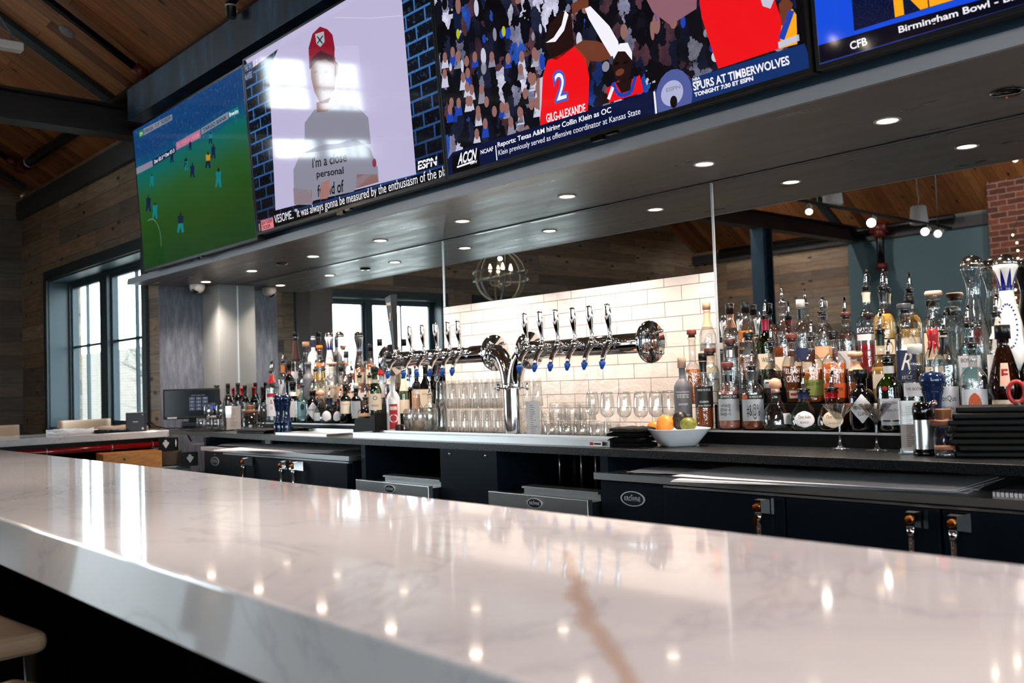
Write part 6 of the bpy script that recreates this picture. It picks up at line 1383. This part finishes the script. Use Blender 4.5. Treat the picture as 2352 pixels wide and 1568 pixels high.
# register
px0 = at_y(345, 930, -.43); px1 = at_y(470, 930, -.33)
c = at_z(408, 984, ZC); c = Vector((-7.30, -.42, ZC+.0005)); rz = math.atan2(CAM.y-c.y, CAM.x-c.x)+PI/2-.10
t = thing('register', 'black touch-screen register at the corner of the counter', 'register', c, rz)
MB().bbox(-.09, .09, -.07, .09, 0, .012, .004).bbox(-.075, .075, -.05, .05, .0125, .055, .006).build('base', M_BLACKG, t)
MB().box(-.03, .03, .02, .06, .0555, .10).build('neck', M_BLACK, t)
sw, sh = .212, .118; zb = .075
MB().bbox(-sw, sw, -.028, .0, zb, zb+2*sh, .008).build('housing', mat('bezel_black', '08080a', .4, spec=.3), t)
m = MB().box(-sw+.012, sw-.012, -.0292, -.0283, zb+.02, zb+2*sh-.012, 0)
def SP(u, v): return (-sw+u*2*sw, -.0296, zb+v*2*sh)
def rect(u0, v0, u1, v1, i): m.add([SP(u0, v0), SP(u1, v0), SP(u1, v1), SP(u0, v1)], [(0, 1, 2, 3)], i)
for r in range(4):
    for q in range(3):
        u, v = .46+q*.115, .28+r*.115; rect(u, v, u+.095, v+.09, 1)
        put_text(m, '789456123C0<'[(3-r)*3+q if r else 9+q], lambda a, b, u=u, v=v: (-sw+(u+.040)*2*sw+a, -.0300, zb+(v+.03)*2*sh+b), 3, None, .009)
rect(.82, .30, .92, .40, 2); rect(.82, .41, .92, .50, 1)
put_text(m, 'Enter your employee number', lambda a, b: (-sw+.50*2*sw+a, -.0300, zb+.76*2*sh+b), 3, .10, .006)
m.build('touch_screen', [mat('lcd_dark', '030305', .12, spec=.2), mat('lcd_key', '0c0c18', .2, emit='34345c', es=.5), mat('lcd_blue', '0c1430', .2, emit='4a62d8', es=.8), mat('lcd_text', 'c0c0d0', .3, emit='9090b0', es=.5)], t, False)
m = MB().box(-sw+.03, -sw+.10, -.0298, -.0285, zb+.006, zb+.018).box(sw-.10, sw-.03, -.0298, -.0285, zb+.006, zb+.018); m.build('stickers', M_PAPER, t)
# receipt printer
p = at_z(305, 990, ZC); p.x = -7.45; p.y = -.80; rz = math.atan2(CAM.y-p.y, CAM.x-p.x)+PI/2-.1
t = thing('receipt_printer', 'black cube receipt printer on the left return of the bar', 'printer', (p.x, p.y, ZC+.0005), rz)
MB().bbox(-.07, .07, -.07, .07, 0, .142, .006).build('case', mat('printer_black', '1b1d24', .45), t)
m = MB(); put_text(m, 'EPSON', lambda a, b: (-.018+a, -.0712, .068+b), 0, .036, .007, bold=.04); m.add([(.045, -.0712, .012), (.058, -.0712, .012), (.058, -.0712, .026), (.045, -.0712, .026)], [(0, 1, 2, 3)]); m.add([(.048, -.0712, .122), (.054, -.0712, .122), (.054, -.0712, .128), (.048, -.0712, .128)], [(0, 1, 2, 3)]); m.build('lettering', M_PAPER, t, False)
m = MB().tube([(.07, .02, .05), (.10, .03, .06), (.14, .0, .03), (.22, -.05, .01), (.30, -.05, .012), (.36, -.03, -.02), (.40, -.03, -.10)], .006, 8); m.build('cable', M_BLACK, t)
def sheaf(name, label, x, y, w, d, h, mtl, cat, rz=0, rough=.012):
    bm = bmesh.new(); bmesh.ops.create_grid(bm, x_segments=10, y_segments=6, size=.5)
    rn = random.Random(int(abs(x*1000))); vs = []
    for v in bm.verts: v.co = Vector((v.co.x*w, v.co.y*d, h+rn.uniform(-1, 1)*rough))
    r = bmesh.ops.extrude_face_region(bm, geom=bm.faces[:])
    for v in [e for e in r['geom'] if isinstance(e, bmesh.types.BMVert)]: v.co.z = 0
    bmesh.ops.recalc_face_normals(bm, faces=bm.faces); bm.verts.index_update()
    m = MB().add([v.co for v in bm.verts], [[v.index for v in f.verts] for f in bm.faces], 0, True); bm.free()
    o = m.build(name, mtl); o.location = (x, y, ZC+.0005); o.rotation_euler = (0, 0, rz); return tag(o, label, cat)
sheaf('newspaper', 'crumpled white paper lying on the left return of the bar, under the window', -7.62, -1.22, .24, .30, .028, M_PAPER, 'paper')
sheaf('paper_sheet', 'tan printed paper fanned out behind the crumpled white paper', -7.80, -.80, .22, .36, .030, mat('tan_paper', 'b89a84', .8), 'paper')
sheaf('check_folder', 'black leatherette folder lying beside the receipt printer', -7.42, -1.0, .20, .15, .022, M_LEATHER, 'folder', .3, .004)
# boxes, plates and caddies on the shelf under the left return
zsf = .8205
t = thing('wooden_crate', 'orange-brown wooden crate on the shelf under the left return', 'crate', (-7.05, -1.0, zsf), -.12); wd_ = N('crate_pine', rough=.6); nn = wd_.noise(wd_.coord('Object', scale=(4, 4, 18)), 3, 5); wd_.col(wd_.ramp(nn.outputs['Fac'], [(.3, 'a8682e'), (.7, 'd0904c')]))
m = MB().box(-.14, .10, -.20, .20, 0, .01).box(-.14, -.128, -.20, .20, .01, .115).box(.088, .10, -.20, .20, .01, .115).box(-.128, .088, -.20, -.188, .01, .115).box(-.128, .088, .188, .20, .01, .115); m.build('crate_body', wd_.m, t)
MB().lathe([(0, .0), (.009, .0)], 14, axis=(1, 0, 0), c=(.1004, -.06, .07)).build('knot', mat('knot_brown', '4a2a14', .7), t)
M_PLATE = mat('stoneware', '9a8470', .35)
pl = proto(MB().lathe([(0, .002), (.055, 0), (.062, .002), (.092, .007), (.096, .0095), (.092, .0095), (.06, .005), (0, .0045)], 32), M_PLATE)
for k in range(14): simple('plate', pl, 'stacked brown stoneware plate under the left return, %s' % ['lowest', '2nd from the bottom', '3rd from the bottom', '4th from the bottom', '5th from the bottom', '6th from the bottom', '7th from the bottom', '7th from the top', '6th from the top', '5th from the top', '4th from the top', '3rd from the top', '2nd from the top', 'topmost'][k], 'plate', (-7.0, -.735, zsf+.0004+k*.0072), 0, 'stacked brown plates')
def caddy(x, y, z, rz, label):
    t = thing('napkin_caddy', label, 'napkin caddy', (x, y, z), rz, 'black caddies with white cut-outs'); h = .095
    MB().box(-.055, .055, -.055, .055, 0, .004).box(-.055, -.052, -.055, .055, .004, h).box(.052, .055, -.055, .055, .004, h).box(-.052, .052, -.055, -.052, .004, h).box(-.052, .052, .052, .055, .004, h).build('holder', M_BLACK, t)
    m = MB(); cl = [(0, .012), (.022, .045), (.024, .055), (.014, .06), (.008, .058), (.010, .066), (.004, .074), (-.006, .074), (-.012, .066), (-.010, .058), (-.018, .058), (-.024, .048)]
    m.add([(a, -.0553, b+.01) for a, b in cl], [tuple(range(len(cl)))]); m.add([(.0553, a*.8, b+.01) for a, b in cl], [tuple(range(len(cl)))]); m.build('emblem', M_PAPER, t, False)
caddy(-7.0, -.735, zsf+.1055, math.radians(50), 'black napkin caddy with a white cut-out on top of the plates')
caddy(-6.80, -.66, zsf+.0005, math.radians(70), 'black napkin caddy with white cut-outs beside the plates'); 
o = MB().box(-.25, .25, -.25, .25, 0, .76).build('floor_cabinet', M_BLACK); o.location = (-6.68, -.40, .0); tag(o, 'black low cabinet standing in the corner left of the cooler', 'cabinet')
# pepper mills
M_MILL = mat('mill_blue', '0c2346', .14, coat=.6)
def mill(x, y, H, label, rs=1.):
    t = thing('pepper_mill', label, 'pepper mill', (x, y, ZC+.0005), 0, 'blue lacquered pepper mills'); s = H/.275
    MB().lathe([(r*rs, z*s) for r, z in ((0, 0), (.031, 0), (.032, .004), (.031, .03), (.033, .05), (.030, .065), (.034, .075), (.034, .082), (.028, .090), (.0215, .12), (.0205, .15), (.024, .185), (.028, .197), (.028, .2))], 28).build('mill_body', M_MILL, t)
    MB().lathe([(r*rs, z*s) for r, z in ((.026, .2005), (.030, .206), (.027, .214), (.031, .220), (.034, .236), (.031, .252), (.020, .262), (0, .264))], 28).build('mill_head', M_MILL, t)
    MB().lathe([(r, z*s) for r, z in ((0, .264), (.005, .264), (.007, .269), (.004, .275), (0, .2755))], 16).build('finial', M_CHROME, t)
for px, y, lab in ((641, -.60, 'blue pepper mill on the left counter, left of the pair'), (659, -.585, 'blue pepper mill on the left counter, right of the pair')):
    q = at_y(px, 995, y); mill(q.x, y, at_y(px, 902, y).z-ZC, lab)
q = at_y(2147, 1000, -.412); mill(q.x, -.412, at_y(2147, 846, -.412).z-ZC, 'blue pepper mill among the things at the right, before the white labels', 1.22)
# menu card holders
def card(px, y, top, w, label, ptint='f2dfd2', rz=None, lines=14):
    q = at_y(px, 980, y); h = at_y(px, top, y).z-ZC; r = rz if rz is not None else math.atan2(CAM.y-y, CAM.x-q.x)+PI/2
    t = thing('menu_holder', label, 'menu card', (q.x, y, ZC+.0005), r)
    MB().box(-w/2-.004, w/2+.004, -.003, -.001, .006, h).box(-w/2-.004, w/2+.004, .0015, .0035, .006, h).box(-w/2-.01, w/2+.01, -.03, .03, 0, .006).build('acrylic_stand', thin_glass('acrylic', (.97, .97, .97), (.7, .7, .72), lw=.25), t)
    MB().box(-w/2, w/2, -.0005, .0008, .010, h-.002).build('card', mat('card_'+ptint, ptint, .7), t)
    m = MB(); rn = random.Random(3)
    for k in range(lines):
        z = h*.88-k*h*.78/lines; L = w*rn.uniform(.25, .62); m.add([(-w*.22, -.0008, z), (-w*.22+L*.8, -.0008, z), (-w*.22+L*.8, -.0008, z+.0018), (-w*.22, -.0008, z+.0018)], [(0, 1, 2, 3)])
    m.build('printed_lines', INK, t, False)
card(537, -.50, 932, .098, 'white printed menu card standing at the left end of the counter')
card(1225, -.42, 921, .062, 'narrow printed card in a clear stand right of the tap column', 'd8d6d6')
card(2092, -.50, 920, .062, 'narrow printed card in a clear stand at the right, beside the steel bottle', 'd8d0c8', lines=22)
# jars with wooden lids
def jar(px, y, top, R, label, cat='jar', knob=True):
    q = at_y(px, 985, y); h = at_y(px, top, y).z-ZC; t = thing('glass_jar', label, cat, (q.x, y, ZC+.0005)); hb = h-(.055 if knob else .02)
    MB().lathe([(0, 0), (R*.95, 0), (R, .006), (R, hb), (R-.003, hb), (R-.003, .008), (0, .008)], 28).build('jar_body', M_GL, t)
    m = MB().lathe([(0, hb+.0005), (R*1.04, hb+.0005), (R*1.06, hb+.004), (R*1.06, hb+.016), (R*1.02, hb+.019), (R*.55, hb+.0195), (R*.52, hb+.026), (R*.58, hb+.05), (R*.54, hb+.054), (0, hb+.054)] if knob else [(0, hb+.0005), (R*.98, hb+.0005), (R, hb+.003), (R*.98, hb+.012), (0, hb+.013)], 28); m.build('wooden_lid', M_WOODLID, t)
jar(575, -.47, 930, .050, 'glass jar with a knobbed wooden lid beside the left menu card')
jar(2168, -.507, 938, .042, 'glass jar with a stepped wooden lid before the blue mill')
jar(2168, -.60, 1018, .030, 'small low glass jar with a cork-coloured lid at the right', knob=False)
t = thing('stir_sticks', 'black stir sticks leaning in a small glass by the wood-lidded jar', 'stir sticks', (at_y(603, 985, -.46).x, -.46, ZC+.0005))
MB().lathe([(0, 0), (.022, 0), (.024, .06), (.022, .06), (.020, .004), (0, .004)], 20).build('cup', M_GL, t)
for k in range(3): MB().cyl((.006*k-.006, .004*k, .005), (-.035+.016*k, .012*k, .155), .0035, 8).build('stick', M_BLACK, t)
# flat trays
t = thing('serving_tray', 'flat black tray on the counter below the wine glasses', 'tray', (-6.62, -.565, ZC+.0005)); MB().bbox(-.26, .22, -.085, .06, 0, .010, .003).build('board', M_BLACKG, t)
for k in range(2):
    o = MB().bbox(-.19, .19, -.09, .09, 0, .012, .004).build('check_presenter', M_LEATHER); o.location = (-5.83+.01*k, -.575, ZC+.0005+.0126*k); o.rotation_euler = (0, 0, .04*k); tag(o, ['lower', 'upper'][k]+' black check presenter lying left of the blue mills', 'check presenter', 'black check presenters left of the mills')
t = thing('bar_caddy', 'black plastic bar caddy box at the end of the left liquor shelf', 'caddy', (at_y(853, 985, -.50).x, -.49, ZC+.0005), .1)
MB().box(-.09, .09, -.06, .05, 0, .012).box(-.09, -.084, -.06, .05, .012, .09).box(.084, .09, -.06, .05, .012, .13).box(-.084, .084, -.06, -.054, .012, .10).box(-.084, .084, .044, .05, .012, .11).build('box_body', M_BLACK, t)
o = MB().bbox(-.17, .17, -.04, .04, 0, .035, .006).build('rubber_mat_roll', M_BLACKG); o.location = (at_z(775, 988, ZC).x-.03, -.475, ZC+.0005); tag(o, 'glossy black bar mat folded along the foot of the left liquor shelf', 'bar mat')
t = thing('glass_pitcher_handle', 'small dark creamer with a curled handle right of the white bottle', 'creamer', (at_y(918, 985, -.44).x, -.44, ZC+.0005)); MB().lathe([(0, 0), (.024, 0), (.028, .02), (.022, .05), (.025, .06), (.022, .06), (0, .01)], 20).build('cup', mat('dark_stoneware', '2a1c20', .2), t); MB().tube([(.022, 0, .05), (.045, 0, .055), (.05, 0, .03), (.028, 0, .015)], .004, 8).build('handle', M_CHROME, t)
# folded black cloths
M_CLOTH = mat('black_cloth', '040405', .9, spec=.1); q = at_z(1430, 1027, ZC); zz = ZC+.0005
for k, (w, d, h, r) in enumerate(((.165, .13, .016, 0), (.15, .125, .016, .05), (.155, .125, .015, -.06), (.145, .12, .016, .03))):
    bm = bmesh.new(); bmesh.ops.create_cube(bm, size=1); bmesh.ops.subdivide_edges(bm, edges=bm.edges[:], cuts=7, use_grid_fill=True); rn = random.Random(20+k)
    for v in bm.verts:
        x, y, z = v.co; e = max(abs(x), abs(y))*2; v.co = Vector((x*w*(1+rn.uniform(-.03, .03)), y*d*(1+rn.uniform(-.04, .04)), (z+.5)*h*(1-.35*e**6)+(rn.uniform(0, .0046) if z > .4 else 0)))
    bm.verts.index_update(); m = MB().add([v.co for v in bm.verts], [[v.index for v in f.verts] for f in bm.faces], 0, True); bm.free()
    o = m.build('folded_cloth', M_CLOTH if k < 3 else mat('brown_black_cloth', '0e0a08', .9)); o.location = (q.x+.008*(k % 2)-.005, q.y+.06, zz); o.rotation_euler = (0, 0, r); zz += h+.0048
    tag(o, ['lowest folded black cloth of the pile by the drip tray', 'second lowest folded black cloth of the pile', 'second highest folded black cloth of the pile', 'topmost brown-black folded cloth of the pile'][k], 'cloth', 'folded black cloths by the fruit bowl')
# fruit bowl
q = at_z(1556, 1022, ZC); by = -.497; bx = at_y(1557, 1010, by).x; t = thing('fruit_bowl', 'white square-sided ceramic bowl of fruit before the right shelf', 'bowl', (bx, by, ZC+.0005), -.55)
sqb = lambda z: 4.
MB().lathe([(0, .006), (.060, .0), (.066, .002), (.092, .035), (.115, .066), (.118, .070), (.113, .070), (.090, .040), (.062, .012), (0, .010)], 48, sq=sqb).build('bowl_body', mat('white_ceramic', 'e6e8ec', .15, coat=.3), t)
def fruit(name, kind, px, py, R, col, label, sc=(1, 1, 1), y=None):
    yy = by if y is None else y; p = at_y(px, py, yy); w = N(kind+'_peel', rough=.4) if kind+'_peel' not in MATS else None
    if w:
        n = w.noise(w.coord('Object'), 60, 3); w.col(w.ramp(n.outputs['Fac'], [(.3, col[0]), (.7, col[1])])); w.bump(n.outputs['Fac'], .2, .003)
    t = thing(name, label, 'fruit', p, 0, 'fruit in the white bowl'); MB().sphere((0, 0, 0), R, 28, 18, sc=sc).build('peel', MATS[kind+'_peel'], t); MB().lathe([(0, .001), (.003, .001), (.0035, -.001)], 10, c=(R*.25, 0, R*sc[2]*.955)).build('stem_scar', mat('stem_brown', '4a4a20', .7), t)
fruit('orange', 'orange', 1529, 973, .037, ('ee8a2a', 'f79a3a'), 'larger whole orange in the white bowl')
fruit('orange', 'orange', 1503, 983, .031, ('ee8a2a', 'f79a3a'), 'smaller orange at the left side of the white bowl', y=by-.0)
fruit('lime', 'lime', 1581, 974, .032, ('5e6414', '8a8428'), 'yellow-green lime at the right side of the white bowl', (1.05, 1.05, .88))
fruit('avocado', 'avocado', 1562, 966, .036, ('1c130e', '241a14'), 'dark-skinned avocado between the orange and the lime', (.9, .9, 1.1), by+.035)
# right end: steel bottle, folders, scissors
q = at_y(2123, 1030, -.54); t = thing('shaker_flask', 'brushed steel flask with a glossy black top and foot', 'flask', (q.x, -.54, ZC+.0005)); Hh = at_y(2123, 922, -.54).z-ZC
MB().lathe([(0, 0), (.034, 0), (.033, .010), (.029, .016), (.028, .02)], 28).build('foot', M_BLACKG, t); MB().lathe([(.028, .0201), (.028, Hh*.66)], 28).build('steel_body', M_STEEL, t); MB().lathe([(.028, Hh*.661), (.029, Hh*.70), (.031, Hh*.80), (.030, Hh*.90), (.024, Hh*.97), (0, Hh)], 28).build('top_knob', M_BLACKG, t); MB().cyl((.02, -.005, Hh*.93), (.048, -.008, Hh*.99), .008, 12).build('spout', M_CHROME, t)
q = at_z(2262, 1052, ZC); zz = ZC+.0005
for k in range(8):
    o = MB().bbox(-.115, .115, -.085, .085, 0, .0188, .006).build('menu_folder', M_LEATHER); o.location = (q.x+.012*math.sin(k*2.1), q.y+.085+.008*math.cos(k*1.7), zz); o.rotation_euler = (0, 0, .35+.05*math.sin(k*1.3)); zz += .0194
    tag(o, 'black leatherette folder, %s in the pile at the right' % ['lowest', 'second lowest', 'third lowest', 'fourth lowest', 'fourth highest', 'third highest', 'second highest', 'topmost'][k], 'folder', 'pile of black folders at the right')
q = at_y(2362, 1000, -.50); t = thing('scissors', 'scissors with red and grey handles standing in a glass at the right edge', 'scissors', (q.x, -.47, ZC+.06), math.atan2(CAM.y+.5, CAM.x-q.x)+PI/2)
M_SRED = mat('handle_red', 'b81c24', .4); M_SGREY = mat('handle_grey', '34383e', .5)
for s_, (x, z, r1, r2) in ((0, (-.035, .135, .022, .032)), (1, (.018, .165, .020, .034))):
    lp = [(x+r1*math.cos(a), -.004+.008*s_, z+r2*math.sin(a)) for a in [2*PI*k/20 for k in range(20)]]
    hb_ = MB().tube(lp, .0065, 8, closed=True).tube([(x, -.004+.008*s_, z-r2), (x*.5, -.004+.008*s_, z-.075), (0, -.004+.008*s_, .03)], [.010, .009, .007], 8, mi=1).build('handle', [M_SRED, M_SGREY], t)
    MB().prism([(-.006, .03), (.006, .03), (.004 if s_ else .001, -.05), (-.001 if s_ else -.004, -.05)], -.005+.008*s_, -.003+.008*s_).build('blade', M_STEEL, t)
t = thing('utensil_glass', 'glass holding the scissors at the right edge of the photo', 'glass', (q.x, -.47, ZC+.0005)); MB().lathe([(0, 0), (.040, 0), (.044, .1), (.041, .1), (.037, .006), (0, .006)], 24).build('glass', M_GL, t)
